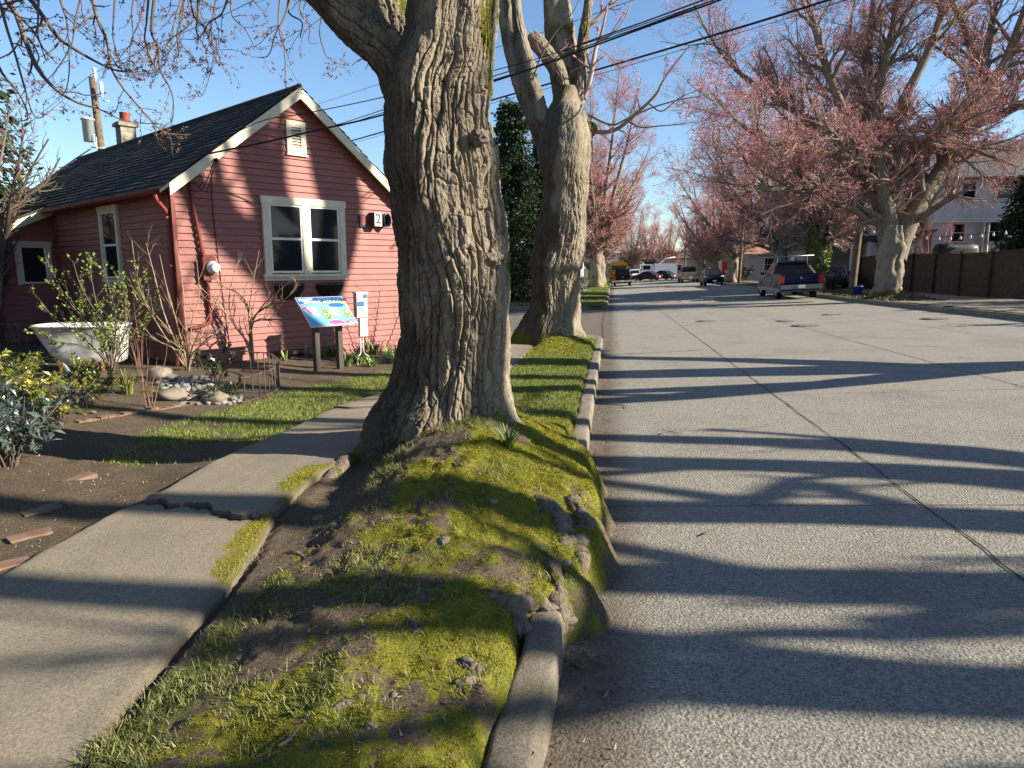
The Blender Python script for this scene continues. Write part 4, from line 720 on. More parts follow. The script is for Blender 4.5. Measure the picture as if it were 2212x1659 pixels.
# windows
def window(parent, p, t0, t1, z0, z1, cw=.105, lights=1, sill=True, paint='cream', halves=True, mull=.13):
    mb = MB()
    def bx(a, b, c, d, d0, d1, w=mb):
        V = [p(*q) for q in [(a, d0, c), (b, d0, c), (b, d0, d), (a, d0, d), (a, d1, c), (b, d1, c), (b, d1, d), (a, d1, d)]]; w.add(V, np.array([[4, 5, 6, 7], [0, 1, 5, 4], [1, 2, 6, 5], [2, 3, 7, 6], [3, 0, 4, 7]]))
    bx(t0-.0, t0+cw, z0, z1-cw, .0, .064); bx(t1-cw, t1, z0, z1-cw, .0, .064); bx(t0-.02, t1+.02, z1-cw, z1, .0, .070)
    wd = (t1-t0-2*cw-mull*(lights-1))/lights; fr = MB(); pn_ = MB()
    for k in range(lights):
        a = t0+cw+k*(wd+mull); b = a+wd
        if k: bx(a-mull, a, z0+.002, z1-cw-.002, .0, .061)
        zm = (z0+z1-cw)/2+.01; s = .034
        for (lo, hi, dd) in ([(z0+.02, zm+.02, .043), (zm-.02, z1-cw, .050)] if halves else [(z0+.02, z1-cw, .043)]):
            bx(a, a+s, lo, hi, .0, dd, fr); bx(b-s, b, lo, hi, .0, dd, fr); bx(a+s, b-s, lo, lo+s, .0, dd-.001, fr); bx(a+s, b-s, hi-s, hi, .0, dd-.001, fr)
            pn_.quad(p(a+s-.002, dd-.010, lo+s-.002), p(b-s+.002, dd-.010, lo+s-.002), p(b-s+.002, dd-.010, hi-s+.002), p(a+s-.002, dd-.010, hi-s+.002))
    w = mb.build('window', M[paint], parent); fr.build('sash', M['white'], w); pn_.build('pane', M['glass'], w)
    if sill: m = MB(); bx(t0-.04, t1+.04, z0-.045, z0, .0, .085, m); bx(t0-.01, t1+.01, z0-.105, z0-.046, .0, .03, m); m.build('sill', M[paint], w)
    return w
window(house, hp, 1.37, 2.92, 1.46, 2.71, .115, 2)
window(house, lambda s, d, z: pl(s, d, z), 2.22, 3.12, 1.36, 2.62, .10, 1)
window(house, pw, .27, .90, 1.22, 2.08, .09, 1, False, 'cream', False)
mb = MB(); p = hp; f = lambda a, b, c, d, d0, d1: mb.box((p(a, d0, c)+p(b, d1, d))/2, (b-a, d1-d0, d-c), RH)
f(1.88, 1.97, 3.42, 3.94, 0, .045); f(2.14, 2.23, 3.42, 3.94, 0, .045); f(1.972, 2.138, 3.84, 3.94, 0, .044); f(1.972, 2.138, 3.42, 3.52, 0, .044); f(1.86, 2.25, 3.39, 3.418, 0, .06)
vent = mb.build('gable_vent', M['cream'], house); mb = MB()
for k in range(7):
    z = 3.535+k*.045; mb.quad(hp(1.972, .036, z), hp(2.138, .036, z), hp(2.138, .006, z+.04), hp(1.972, .006, z+.04)); mb.quad(hp(1.972, .033, z-.004), hp(2.138, .033, z-.004), hp(2.138, .036, z), hp(1.972, .036, z))
mb.build('slats', M['cream'], vent)
mb = MB(); mb.quad(hp(1.972, .0045, 3.52), hp(2.138, .0045, 3.52), hp(2.138, .0045, 3.84), hp(1.972, .0045, 3.84)); mb.build('vent_backing', M['black'], vent)
# meter, service mast, cables on the wall, crawl-space vent
mb = MB(); mb.box(hp(.42, .075, 1.56), (.20, .14, .34), RH); mb.box(hp(.42, .08, 1.74), (.16, .10, .05), RH); me_ = mb.build('meter_box', M['redtrim'], house)
M['meterface'] = cm('meter_face', (.62, .62, .62), .2)
mb = MB(); O_ = hp(.46, 0, 1.57); mb.lathe([(.095, .14), (.10, .17), (.095, .19), (.075, .20), (.07, .26), (.06, .275), (.0, .278)], O_, HN, 24); mb.build('meter_dial', M['meterface'], me_)
mb = MB(); mb.tube(catmull([hp(.26, .06, 2.84), hp(.27, .065, 2.5), hp(.32, .07, 2.1), hp(.36, .07, 1.74)], 30), .027, 10); mb.tube(catmull([hp(.40, .06, 1.40), hp(.405, .06, 1.1), hp(.41, .06, .86), hp(.38, .06, .74), hp(.25, .05, .68), hp(.10, .04, .65)], 30), .027, 10); mb.box(hp(.26, .07, 2.86), (.10, .11, .09), RH); mb.build('conduit', M['redtrim'], house)
mb = MB()
for k, q in enumerate([[(.62, .03, 3.1), (.58, .03, 2.6), (.60, .025, 2.0), (.64, .025, 1.2), (.70, .025, .4)], [(.25, .06, 2.9), (.32, .14, 2.74), (.42, .10, 2.86), (.40, .06, 3.0), (.55, .19, 3.14)], [(.26, .08, 2.88), (.40, .2, 2.68), (.52, .15, 2.86), (.62, .20, 3.17)], [(.28, .07, 2.86), (.2, .12, 2.72), (.36, .16, 2.70), (.50, .18, 2.95), (.60, .19, 3.16)]]): mb.tube(catmull([hp(*a) for a in q], 30), .0065, 6)
mb.lathe([(.02, 0), (.035, .02), (.03, .06), (.0, .07)], hp(.59, .20, 3.15), HN, 12); mb.build('service_cable', M['black'], house)
mb = MB(); mb.box(hp(1.72, .10, .16), (.50, .20, .05), RH); mb.box(hp(1.50, .10, .10), (.06, .2, .09), RH); mb.box(hp(1.94, .10, .10), (.06, .2, .09), RH); mb.box(hp(1.72, .16, .06), (.50, .06, .04), RH); M['oldwood'] = pm('weathered_wood', (.13, .085, .055), (.07, .05, .035), 14, .9, .4, 60); mb.build('crawlspace_vent', M['oldwood'], house)
# house number: three unlike plaques
def text_mesh(s, size, ext=.004, bold=0.):
    cu = bpy.data.curves.new('txt', 'FONT'); cu.body = s; cu.size = size; cu.extrude = ext; cu.offset = bold; cu.align_x = 'CENTER'; cu.align_y = 'CENTER'; cu.resolution_u = 4
    ob = bpy.data.objects.new('txt', cu); COL.objects.link(ob); dg = bpy.context.evaluated_depsgraph_get(); m = bpy.data.meshes.new_from_object(ob.evaluated_get(dg)); V = np.array([v.co[:] for v in m.vertices]); F = [list(p_.vertices) for p_ in m.polygons]; bpy.data.objects.remove(ob); bpy.data.meshes.remove(m); return V, F
def put_text(mb, s, size, O, ex, ey, ez, ext=.004, bold=0., m=0, sx=1.):
    V, F = text_mesh(s, size, ext, bold)
    if len(V): mb.add(np.array(O)+V[:, :1]*sx*np.array(ex)+V[:, 1:2]*np.array(ey)+V[:, 2:]*np.array(ez), F, m)
UZ = np.array([0, 0, 1.])
M['nblue'] = pm('blue_tile', (.03, .07, .13), (.05, .09, .13), 9, .4, .1); M['nred'] = cm('red_numeral', (.45, .07, .03), .5); M['nblack'] = cm('dark_numeral', (.02, .02, .022), .5); M['navy'] = cm('navy_glaze', (.012, .015, .04), .25)
x = thing('number_plaque', hp(3.31, .02, 2.40), 'blue tile plaque with a red number 8 on the red wall', 'house number'); MB().box(hp(3.31, .036, 2.40), (.145, .03, .21), RH).build('tile', M['nblue'], x); mb = MB(); put_text(mb, '8', .20, hp(3.31, .0525, 2.40), HU, UZ, HN, .003, .006); mb.build('numeral', M['nred'], x)
x = thing('number_box', hp(3.53, .02, 2.43), 'white box sticking out of the wall with a black number 2', 'house number'); MB().box(hp(3.53, .11, 2.43), (.15, .18, .24), RH).build('box', M['oldwood'], x); MB().box(hp(3.53, .204, 2.43), (.158, .008, .245), RH).build('face', M['white'], x); mb = MB(); put_text(mb, '2', .24, hp(3.53, .209, 2.43), HU, UZ, HN, .002, .006); mb.build('numeral', M['nblack'], x)
x = thing('number_cup', hp(3.755, .02, 2.42), 'dark round-mouthed can with the number 0 beside the trunk', 'house number'); mb = MB()
th = np.linspace(0, 2*pi, 28, endpoint=False); rings = [(.012, .97), (.17, 1.), (.185, 1.02), (.185, .86), (.05, .82)]; V = np.array([[hp(3.755+.082*k*cos(a), d, 2.42+.125*k*sin(a)) for a in th] for d, k in rings]); mb.grid(np.concatenate([V, V[:, :1]], 1)); mb.add(V[-1], [list(range(28))]); mb.build('can', M['navy'], x); mb = MB(); put_text(mb, '0', .20, hp(3.755, .058, 2.42), HU, UZ, HN, .004, .002); mb.build('numeral', M['steel'], x)
# wire baskets hung under the window
M['coir'] = pm('coir_liner', (.045, .034, .022), (.02, .016, .012), 30, .95, .9, 60, .1, dist=.02)
for k, (t, lab) in enumerate([(1.78, 'left wire flower basket with dead stems under the double window'), (2.56, 'right wire flower basket with dead stems under the double window')]):
    b = thing('hanging_basket', hp(t, .02, 1.10), lab, 'basket', 'wire baskets under the window'); th = np.linspace(0, pi, 22); ph = np.linspace(0, pi/2, 10)
    V = np.array([[hp(t+.26*cos(a)*cos(e), .02+.20*sin(a)*cos(e), 1.27-.24*sin(e)) for a in th] for e in ph]); V = V+.014*fbm(V*9, 3, 200)[..., None]*HN; m = MB(); m.grid(V); m.quad(hp(t-.26, .022, 1.265), hp(t+.26, .022, 1.265), hp(t+.18, .19, 1.25), hp(t-.18, .19, 1.25)); m.build('liner', M['coir'], b)
    m = MB(); m.tube([hp(t+.275*cos(a), .02+.21*sin(a), 1.30) for a in th], .005, 6); m.tube([hp(t-.275, .02, 1.30), hp(t+.275, .02, 1.30)], .005, 6)
    for a in th[1:-1:2]: m.tube([hp(t+.27*cos(a)*cos(e), .02+.208*sin(a)*cos(e), 1.30-.26*sin(e)) for e in ph], .004, 5)
    m.build('wire_frame', M['black'], b); g = np.random.default_rng(60+k); P = np.zeros((60, 5, 3)); s = np.linspace(0, 1, 5)
    for n in range(60):
        a = g.uniform(0, pi); r = g.uniform(0, .2); o = hp(t+1.1*r*cos(a), .03+.8*r*sin(a), 1.24); dd = np.array([g.normal()*.12, g.normal()*.12, g.uniform(.0, .12)]); P[n] = o+dd*s[:, None]-np.array([0, 0, .1])*s[:, None]**2*g.uniform(0, 1)
    m = MB(); addt(m, (P, np.full((60, 5), .003)), 3); m.build('dead_stems', M['coir'], b)

# ================================================================== GARDEN THINGS
def gz(x, y): return float(zl(x, y))
# information board
M['panel'] = cm('sign_panel_blue', (.16, .42, .62), .35); M['pband'] = cm('sign_band_blue', (.03, .12, .38), .35); M['pwhite'] = cm('sign_white', (.75, .77, .78), .4); M['pyel'] = cm('sign_yellow', (.75, .62, .10), .4); M['ppink'] = cm('sign_pink', (.75, .10, .22), .4); M['pgreen'] = pm('sign_photo', (.06, .16, .03), (.35, .36, .22), 40, .4, 0, lo=.45, hi=.55); M['post'] = pm('brown_metal_post', (.045, .038, .032), (.06, .05, .042), 8, .55, .1)
pA, pB = np.array([-4.36, 9.91, 0]), np.array([-4.36, 9.91, 0])+HU*.40
bd = thing('info_board', (pA[0], pA[1], gz(*pA[:2])), 'tilted blue garden information board on two dark posts before the red wall', 'sign')
zt = .74
for q in (pA, pB): z0 = gz(q[0], q[1])-.15; MB().box((q[0], q[1], (z0+zt)/2), (.075, .085, zt-z0), RH).build('post', M['post'], bd)
ctr = (pA+pB)/2+np.array([0, 0, .93])+HN*.02; tb = radians(44); ey = -HN*cos(tb)+UZ*sin(tb); ez = np.cross(HU, ey); ez = ez if ez[2] > 0 else -ez; RB = np.stack([HU, ey, ez], 1); PW, PH = .80, .58
bp = lambda x, y, l=.0: ctr+HU*x*PW/2+ey*y*PH/2+ez*l
mb = MB(); mb.box(ctr-ez*.012, (PW, PH, .022), RB); mb.box(ctr-ez*.045-ey*.05, (.52, .10, .04), RB, 0); pan = mb.build('panel', M['pwhite'], bd)
def flat(name, poly, m, l): MB().prism([(p_[0]*PW/2, p_[1]*PH/2) for p_ in poly], ctr+ez*l, HU, ey, ez, .0012).build(name, M[m], pan)
flat('backdrop', [(-.985, -.98), (.985, -.98), (.985, .98), (-.985, .98)], 'panel', .0)
s = np.linspace(-.98, .98, 24); flat('band', [(a, .97) for a in s[::-1]]+[(a, .62+.12*sin(a*3+.5)) for a in s], 'pband', .0016)
flat('yellow_band', [(a, .62+.05*cos(a*2)) for a in np.linspace(.05, .97, 12)]+[(a, .50+.10*cos(a*2)) for a in np.linspace(.97, .05, 12)], 'pyel', .0030)
ell = lambda cx, cy, a, b: [(cx+a*cos(q), cy+b*sin(q)) for q in np.linspace(0, 2*pi, 28, endpoint=False)]
flat('blue_oval', ell(.52, .36, .34, .15), 'pband', .0044); flat('pink_oval', ell(.10, -.80, .30, .14), 'ppink', .0032); flat('photo', [(-.22, -.60), (.08, -.60), (.0, .14), (-.26, .14)], 'pgreen', .0018); flat('photo', [(.62, -.52), (.98, -.52), (.92, .08), (.62, .08)], 'pgreen', .0018)
mb = MB(); put_text(mb, 'RainWise', .145, bp(.42, .75, .0034), HU, ey, ez, .0006, .002); mb.build('title', M['nblack'], pan)
mb = MB(); g = np.random.default_rng(4)
def line(x0, x1, y, h=.035): mb.prism([(x0*PW/2, (y-h/2)*PH/2), (x1*PW/2, (y-h/2)*PH/2), (x1*PW/2, (y+h/2)*PH/2), (x0*PW/2, (y+h/2)*PH/2)], ctr+ez*.0034, HU, ey, ez, .0008)
for y_, xx in ((.86, -.35), (.77, -.45), (.68, -.10), (.60, -.05)): line(-.92+.15*(y_ < .7), xx, y_, .045)
for k in range(9):
    y_ = .30-k*.085
    for a, b in ((-.80+.03*k, -.30), (.08, .55)): line(a, b-g.uniform(0, .12), y_, .026)
mb.build('small_print', M['pwhite'], pan)
mb = MB()
for k in range(26):
    x_, y_ = (-.90+.05*k/3+g.normal()*.02, .45-.16*k/3) if k < 12 else (g.uniform(.2, .95), -.82+g.normal()*.06); mb.prism([(x_*PW/2+.016*cos(q)*g.uniform(.5, 1.2), y_*PH/2+.016*sin(q)) for q in np.linspace(0, 2*pi, 7, endpoint=False)], ctr+ez*(.0044+.00012*k), HU, ey, ez, .0006)
mb.build('flower_print', M['ppink'], pan)
# newspaper holder
M['paper'] = pm('folded_newsprint', (.50, .49, .45), (.26, .26, .25), 45, .8, .2, 90)
nx = at(783, 770, 11.45); nx[2] = gz(nx[0], nx[1]); st = thing('leaflet_stand', nx, 'white wire stand holding a leaflet box behind the blue board', 'stand'); mb = MB(); P = lambda a, d, z: nx+HU*a+HN*d+UZ*z
for s in (-1, 1): mb.tube(catmull([P(.13*s, .05, -.02), P(.10*s, .02, .12), P(.03*s, 0, .20), P(.035*s, 0, .55), P(.03*s, 0, .78)], 26), .008, 6)
mb.tube([P(-.035, 0, .36), P(.035, 0, .36)], .007, 6); mb.tube([P(-.035, 0, .44), P(.035, 0, .44)], .007, 6); mb.tube([P(-.16, 0, .74), P(.14, 0, .74)], .006, 6); mb.build('wire_legs', M['white'], st)
MB().box(P(.0, .0, .95), (.21, .09, .38), RH).build('leaflet_box', M['paper'], st); mb = MB(); mb.box(P(-.0, .0, 1.155), (.235, .115, .025), RH); mb.build('lid', M['white'], st); MB().box(P(.02, .02, .60), (.16, .05, .30), RH, 0, .9).build('newspaper', M['paper'], st)
mb = MB(); mb.box(P(-.03, .052, .98), (.12, .004, .07), RH); mb.box(P(.06, .052, 1.10), (.06, .004, .05), RH); mb.build('printed_panel', M['pband'], st)
# bathtub planter
M['enamel'] = pm('chipped_enamel', (.66, .66, .63), (.46, .45, .41), 7, .35, .25, 30); M['rust'] = pm('rust', (.22, .10, .04), (.12, .06, .03), 20, .9, .4)
tc = at(182, 752, 10.05); tz = gz(tc[0], tc[1]); tub = thing('bathtub_planter', (tc[0], tc[1], tz), 'old white claw-foot bathtub used as a planter by the dark wall', 'planter'); ax = RT*.985+FH*.12; ax /= np.linalg.norm(ax); ay = np.cross(UZ, ax)
th = np.linspace(0, 2*pi, 60, endpoint=False); se = lambda c, e: np.sign(c)*np.abs(c)**e
def oval(a, b, z, sh=0): return np.array([np.array([tc[0], tc[1], tz])+ax*(a*se(cos(q), .55)+sh)+ay*b*se(sin(q), .6)+UZ*z for q in th])
V = np.array([oval(.38, .22, .10, .10), oval(.43, .27, .13, .10), oval(.47, .29, .22, .08), oval(.54, .325, .44, .03), oval(.595, .35, .62), oval(.615, .37, .63), oval(.622, .375, .648), oval(.60, .355, .655), oval(.575, .33, .64), oval(.55, .30, .55, .02)]); m = MB(); m.grid(np.concatenate([V, V[:, :1]], 1)); m.add(V[-1], [list(range(60))]); m.add(V[0], [list(range(60))[::-1]]); m.build('tub', M['enamel'], tub)
for sx, sy in ((.32, -.18), (.32, .18), (-.24, -.18), (-.24, .18)):
    o_ = np.array([tc[0], tc[1], tz])+ax*sx+ay*sy; MB().tube([o_+UZ*.22, o_+ay*np.sign(sy)*.05+UZ*.13, o_+ay*np.sign(sy)*.03+UZ*.05, o_+ay*np.sign(sy)*.07-UZ*.03], [.05, .045, .025, .035], 10).build('claw_foot', M['rust'], tub)
m = MB(); o_ = np.array([tc[0], tc[1], tz]); m.quad(o_+ax*.38-ay*.374+UZ*.60, o_+ax*.41-ay*.374+UZ*.60, o_+ax*.40-ay*.352+UZ*.42, o_+ax*.385-ay*.352+UZ*.42); m.build('rust_streak', M['rust'], tub)

def shrub(name, x, y, label, cat, seed, n=7, h=1.2, spread=.5, r=.012, dens=(6, 9), ln=(.5, .22), leaf=None, per=3, lsz=.04, mat='twig', group=None, up=.08, z=None, ang=.55, droop=False, lasp=.55, lines=None, lean=(0, 0), rmin=.0025, leaf0=.25):
    g = np.random.default_rng(seed); z = gz(x, y) if z is None else z; t = thing(name, (x, y, z), label, cat, group); O = np.array([x, y, z])
    if lines is None:
        lines = []
        for k in range(n):
            a = k*2*pi/n+g.uniform(-.4, .4); s = spread*g.uniform(.4, 1.1); hh = h*g.uniform(.7, 1.1); d = np.array([cos(a), sin(a), 0]); lines.append([O+d*.03-UZ*.05, O+d*s*.35+UZ*hh*.35+g.normal(size=3)*.02, O+d*s*.7+UZ*hh*.68+np.array([*lean, 0])*.5+g.normal(size=3)*.03, O+d*s+np.array([*lean, 0])+UZ*hh*(.75 if droop else 1)])
    b0 = samp(lines, [[r, r*.75, r*.5, r*.25]]*len(lines), 12); b1 = spawn(*b0, dens[0], .18, ln[0], ang, 7, .6, up, .14, g, rmin=rmin); m = MB(); addt(m, b0, 6); addt(m, b1, 4); tw = [b1[0]]
    if dens[1]: b2 = spawn(*b1, dens[1], .15, ln[1], ang, 5, .7, up, .16, g, rmin=rmin*.8); addt(m, b2, 3); tw.append(b2[0])
    m.build('stems', M[mat], t)
    if leaf:
        m = MB()
        for P in tw: leaves(P, per, lsz, g, m, lasp, leaf0)
        m.build('leaves', M[leaf], t)
    return t
def leaves(P, per, size, g, mb, asp=.5, t0=.2, sp=.2):
    N, K = P.shape[:2]; i = np.repeat(np.arange(N), per); n = len(i); f = g.uniform(t0, 1, n)*(K-1.001); j = f.astype(int); f = (f-j)[:, None]; p = P[i, j]*(1-f)+P[i, j+1]*f+g.normal(size=(n, 3))*size*sp
    d = P[i, j+1]-P[i, j]; d /= np.linalg.norm(d, axis=1)[:, None]+1e-9; d = d+g.normal(size=(n, 3))*.8; d[:, 2] += .1; d /= np.linalg.norm(d, axis=1)[:, None]
    w = np.cross(d, np.array([0, 0, 1.])+g.normal(size=(n, 3))*.4); w /= np.linalg.norm(w, axis=1)[:, None]+1e-9; nn = np.cross(w, d); s = size*g.uniform(.6, 1.3, n)[:, None]
    V = np.stack([p, p+d*s*.45+w*s*asp*.5+nn*s*.07, p+d*s-nn*s*.12, p+d*s*.45-w*s*asp*.5+nn*s*.07, p+d*s*.45], 1); i5 = np.arange(n)[:, None]*5; mb.add(V, np.vstack([i5+[0, 1, 4], i5+[1, 2, 4], i5+[2, 3, 4], i5+[3, 0, 4]]), 0, False)
M['lgreen'] = leafm('fresh_leaves', (.10, .16, .02), (.22, .27, .06), (.15, .21, .035), .5); M['mahonia'] = leafm('mahonia_leaves', (.045, .07, .012), (.36, .32, .05), (.13, .15, .025), .3, .5); M['rhodo'] = leafm('grey_evergreen_leaves', (.035, .055, .045), (.15, .19, .17), (.07, .10, .085), .22, .7); M['tan'] = leafm('tan_stems', (.22, .16, .10), (.34, .26, .17), None, .7); M['dkleaf'] = leafm('dark_glossy_leaves', (.015, .03, .010), (.10, .14, .05), (.04, .06, .02), .25, .6); M['fern'] = leafm('fern_fronds', (.10, .13, .03), (.30, .28, .09), None, .6); M['strap'] = leafm('strap_leaves', (.04, .09, .015), (.20, .28, .06), (.09, .16, .03), .35, .4); M['iris'] = leafm('iris_shoots', (.17, .27, .04), (.30, .40, .10), None, .45, .3); M['redstem'] = leafm('reddish_stems', (.20, .10, .07), (.28, .16, .11), None, .6)
o_ = gp(240, 830, lambda x, y: zl(x, y, False)); D = float((o_-EY)@FW); gl = lambda *q: [o_-UZ*.05]+[at(u, v, D+dd) for u, v, dd in q]
shrub('gooseberry_bush', o_[0], o_[1], 'arching leafy green bush with bare lower stems in front of the bathtub', 'bush', 71, r=.012, dens=(13, 13), ln=(.34, .12), leaf='lgreen', per=4, lsz=.033, up=.12, lasp=.8, lines=[gl((225, 780, .1), (180, 730, .2), (120, 690, .3), (80, 640, .3)), gl((232, 770, 0), (190, 700, .1), (140, 640, .1), (98, 555, .1)), gl((238, 760, .1), (215, 690, .3), (175, 620, .3), (158, 565, .3)), gl((240, 760, -.1), (220, 700, -.1), (205, 640, 0), (190, 560, 0)), gl((245, 765, .0), (250, 690, .1), (235, 620, .1), (222, 568, .1)), gl((250, 770, .1), (280, 700, .2), (300, 640, .2), (292, 580, .2)), gl((255, 775, 0), (300, 730, 0), (320, 690, 0), (345, 650, 0)), gl((236, 770, .3), (240, 700, .5), (260, 640, .5), (250, 590, .5)), gl((230, 775, -.2), (170, 745, -.3), (130, 740, -.3), (80, 720, -.3)), gl((245, 760, .2), (225, 720, .4), (185, 660, .4), (165, 610, .4)), gl((250, 770, -.2), (270, 720, -.2), (270, 670, -.2), (275, 625, -.2))])
o_ = gp(407, 800, lambda x, y: zl(x, y, False)); D = float((o_-EY)@FW)
shrub('bare_shrub', o_[0], o_[1], 'bare tan many-stemmed shrub at the front corner of the red house', 'shrub', 72, r=.014, dens=(4.5, 4), ln=(.55, .22), mat='tan', up=.10, ang=.45, lines=[gl((385, 770, 0), (340, 700, .1), (300, 620, .1), (285, 520, .1)), gl((390, 765, 0), (355, 680, -.1), (335, 600, -.1), (315, 525, -.1)), gl((398, 760, 0), (380, 690, -.2), (360, 620, -.2), (345, 550, -.2)), gl((405, 760, -.1), (400, 690, -.3), (395, 620, -.4), (380, 520, -.4)), gl((410, 755, 0), (415, 690, -.1), (430, 640, -.1), (425, 560, -.1)), gl((412, 760, -.1), (440, 700, -.3), (470, 650, -.3), (490, 590, -.3)), gl((400, 770, .1), (360, 745, .2), (330, 730, .2), (300, 690, .2)), gl((395, 770, -.1), (370, 720, -.3), (320, 660, -.4), (300, 600, -.4)), gl((415, 765, -.1), (450, 735, -.2), (475, 710, -.2), (510, 690, -.2))])
o_ = gp(548, 787, lambda x, y: zl(x, y, False)); D = float((o_-EY)@FW)
shrub('bare_sapling', o_[0], o_[1], 'bare two-stemmed sapling inside the curved iron railing', 'sapling', 73, r=.019, dens=(6, 7), ln=(.55, .22), mat='tan', up=.09, ang=.6, lines=[gl((530, 735, 0), (500, 693, -.1), (470, 655, -.2), (420, 610, -.3)), gl((535, 740, 0), (505, 700, .0), (495, 640, -.2), (515, 560, -.3)), gl((542, 735, 0), (538, 680, -.1), (545, 620, -.3), (560, 540, -.5)), gl((540, 720, 0), (560, 670, -.2), (600, 630, -.5), (650, 590, -.7)), gl((540, 700, 0), (580, 660, -.3), (610, 650, -.5), (640, 625, -.6)), gl((540, 690, 0), (525, 640, -.2), (470, 610, -.3), (455, 560, -.3)), gl((545, 700, -.1), (590, 690, -.4), (620, 690, -.6), (665, 660, -.7))])
for k, (u, v) in enumerate([(302, 790), (318, 775)]):
    o_ = gp(u, v, lambda x, y: zl(x, y, False)); shrub('bare_shrub', o_[0], o_[1], ['thin reddish upright stems between bathtub and house corner', 'thinner upright stems close against the dark side wall'][k], 'shrub', 74+k, n=9, h=1.15, spread=.28, r=.006, dens=(3, 2), ln=(.3, .12), mat='redstem', up=.1)
o_ = gp(323, 880, lambda x, y: zl(x, y, False)); shrub('bare_shrub', o_[0], o_[1], 'small reddish vase of bare stems on the soil beside the river stones', 'shrub', 76, n=7, h=.75, spread=.22, r=.006, dens=(3, 0), ln=(.25, .1), mat='redstem', up=.1)
wx = at(905, 735, 12.9); shrub('bare_shrub', wx[0]+.6, wx[1]-.1, 'bare branching shrub by the red wall hidden behind the big trunk', 'shrub', 77, n=6, h=2.0, spread=1.0, r=.018, dens=(4.5, 4), ln=(.6, .3), mat='tan', up=.08)
for k, (u, v, h, s) in enumerate([(45, 905, .42, .38), (125, 905, .40, .36), (185, 880, .34, .3), (95, 925, .30, .26), (-10, 890, .5, .4), (30, 850, .40, .36), (150, 860, .36, .3)]):
    o_ = gp(u, v, lambda x, y: zl(x, y, False)); shrub('mahonia', o_[0], o_[1], ['yellow-green low leathery bush nearest the brick edging', 'yellow-green leathery bush in front of the bathtub end', 'rightmost leathery bush with bronze drooping leaves', 'darker leathery bush at the edge of the bare soil', 'leathery bush cut by the left edge of the picture', 'leathery bush behind the grey-leaved shrub', 'leathery bush under the bathtub'][k], 'bush', 80+k, n=9, h=h, spread=s, r=.007, dens=(10, 0), ln=(.22, .1), leaf='mahonia', per=9, lsz=.075, up=.03, lasp=.42, group='leathery bushes in the left bed', ang=.8)
o_ = gp(20, 1005, lambda x, y: zl(x, y, False)); shrub('rhododendron', o_[0], o_[1], 'grey-green glossy shrub at the left edge above the dark shadow', 'shrub', 90, n=18, h=.52, spread=.42, r=.008, dens=(12, 0), ln=(.20, .1), leaf='rhodo', per=12, lsz=.085, up=.03, lasp=.34, ang=.8, leaf0=.2)
o_ = gp(465, 835, lambda x, y: zl(x, y, False)); shrub('evergreen_shrub', o_[0], o_[1], 'small glossy dark shrub behind the river stones', 'shrub', 91, n=8, h=.42, spread=.30, r=.007, dens=(9, 0), ln=(.2, .1), leaf='dkleaf', per=8, lsz=.07, up=.04, lasp=.5)
o_ = gp(478, 862, lambda x, y: zl(x, y, False)); shrub('ground_cover', o_[0], o_[1], 'dense dark ground-cover mat beside the curved iron railing', 'plant', 92, n=14, h=.14, spread=.34, r=.004, dens=(26, 0), ln=(.12, .1), leaf='dkleaf', per=16, lsz=.030, up=.03, lasp=.6, ang=.9)
# curved iron railing
arc = np.array([gp(u, v, lambda x, y: zl(x, y, False)) for u, v in [(521, 803), (560, 806), (588, 812), (603, 824), (603, 838), (592, 848), (575, 857), (550, 866), (521, 872)]]); C_ = catmull(arc, 60); C_[:, 2] = [gz(*q[:2]) for q in C_]
M['iron'] = pm('rusty_iron', (.11, .085, .065), (.06, .045, .035), 30, .7, .3); rl = thing('iron_railing', C_[30], 'low curved iron railing of round bars in the garden bed', 'railing'); m = MB(); top = C_+UZ*.30
for q0, q1 in ((.0, .028), (-.001, .0)):
    pass
T_ = np.gradient(top, axis=0); T_ /= np.linalg.norm(T_, axis=1)[:, None]; Nn = np.stack([-T_[:, 1], T_[:, 0], 0*T_[:, 0]], -1)
V = np.stack([top+Nn*.014, top-Nn*.014, top-Nn*.014+UZ*.010, top+Nn*.014+UZ*.010, top+Nn*.014], 1); m.grid(V, 0, False); V2 = V-UZ*.285; m.grid(V2, 0, False); m.build('rails', M['iron'], rl); dl = np.r_[0, np.cumsum(np.linalg.norm(np.diff(C_, axis=0), axis=1))]
for s in np.arange(.03, dl[-1], .125): q = np.array([np.interp(s, dl, C_[:, c]) for c in range(3)]); MB().tube([q-UZ*.04, q+UZ*.302], .0075, 8).build('bar', M['iron'], rl)
# stones
def stone(name, c, r, label, cat, seed, group=None, m='stone', sq=.65):
    g = np.random.default_rng(seed); th = np.linspace(0, pi, 14); ph = np.linspace(0, 2*pi, 20, endpoint=False); A, B_ = np.meshgrid(th, ph, indexing='ij'); d = np.stack([np.sin(A)*np.cos(B_), np.sin(A)*np.sin(B_), np.cos(A)], -1); a = g.uniform(.75, 1.3, 3)*[1, 1, sq]; R3 = rotz(g.uniform(0, 6))
    V = (d*a*r*(1+.22*fbm(d*1.3+seed*1.7, 3, 210)[..., None]))@R3.T+np.array(c); mb = MB(); mb.grid(np.concatenate([V, V[:, :1]], 1)); return tag(mb.build(name, M[m]), label, cat, group)
M['stone'] = pm('river_stone', (.26, .245, .22), (.12, .118, .11), 11, .8, .3, 50); M['rock'] = pm('sandy_rock', (.22, .19, .15), (.13, .115, .09), 8, .9, .5, 40); M['cobble'] = pm('old_cobble', (.12, .10, .08), (.20, .17, .135), 14, .9, .5, 60)
g = np.random.default_rng(8); k = 0
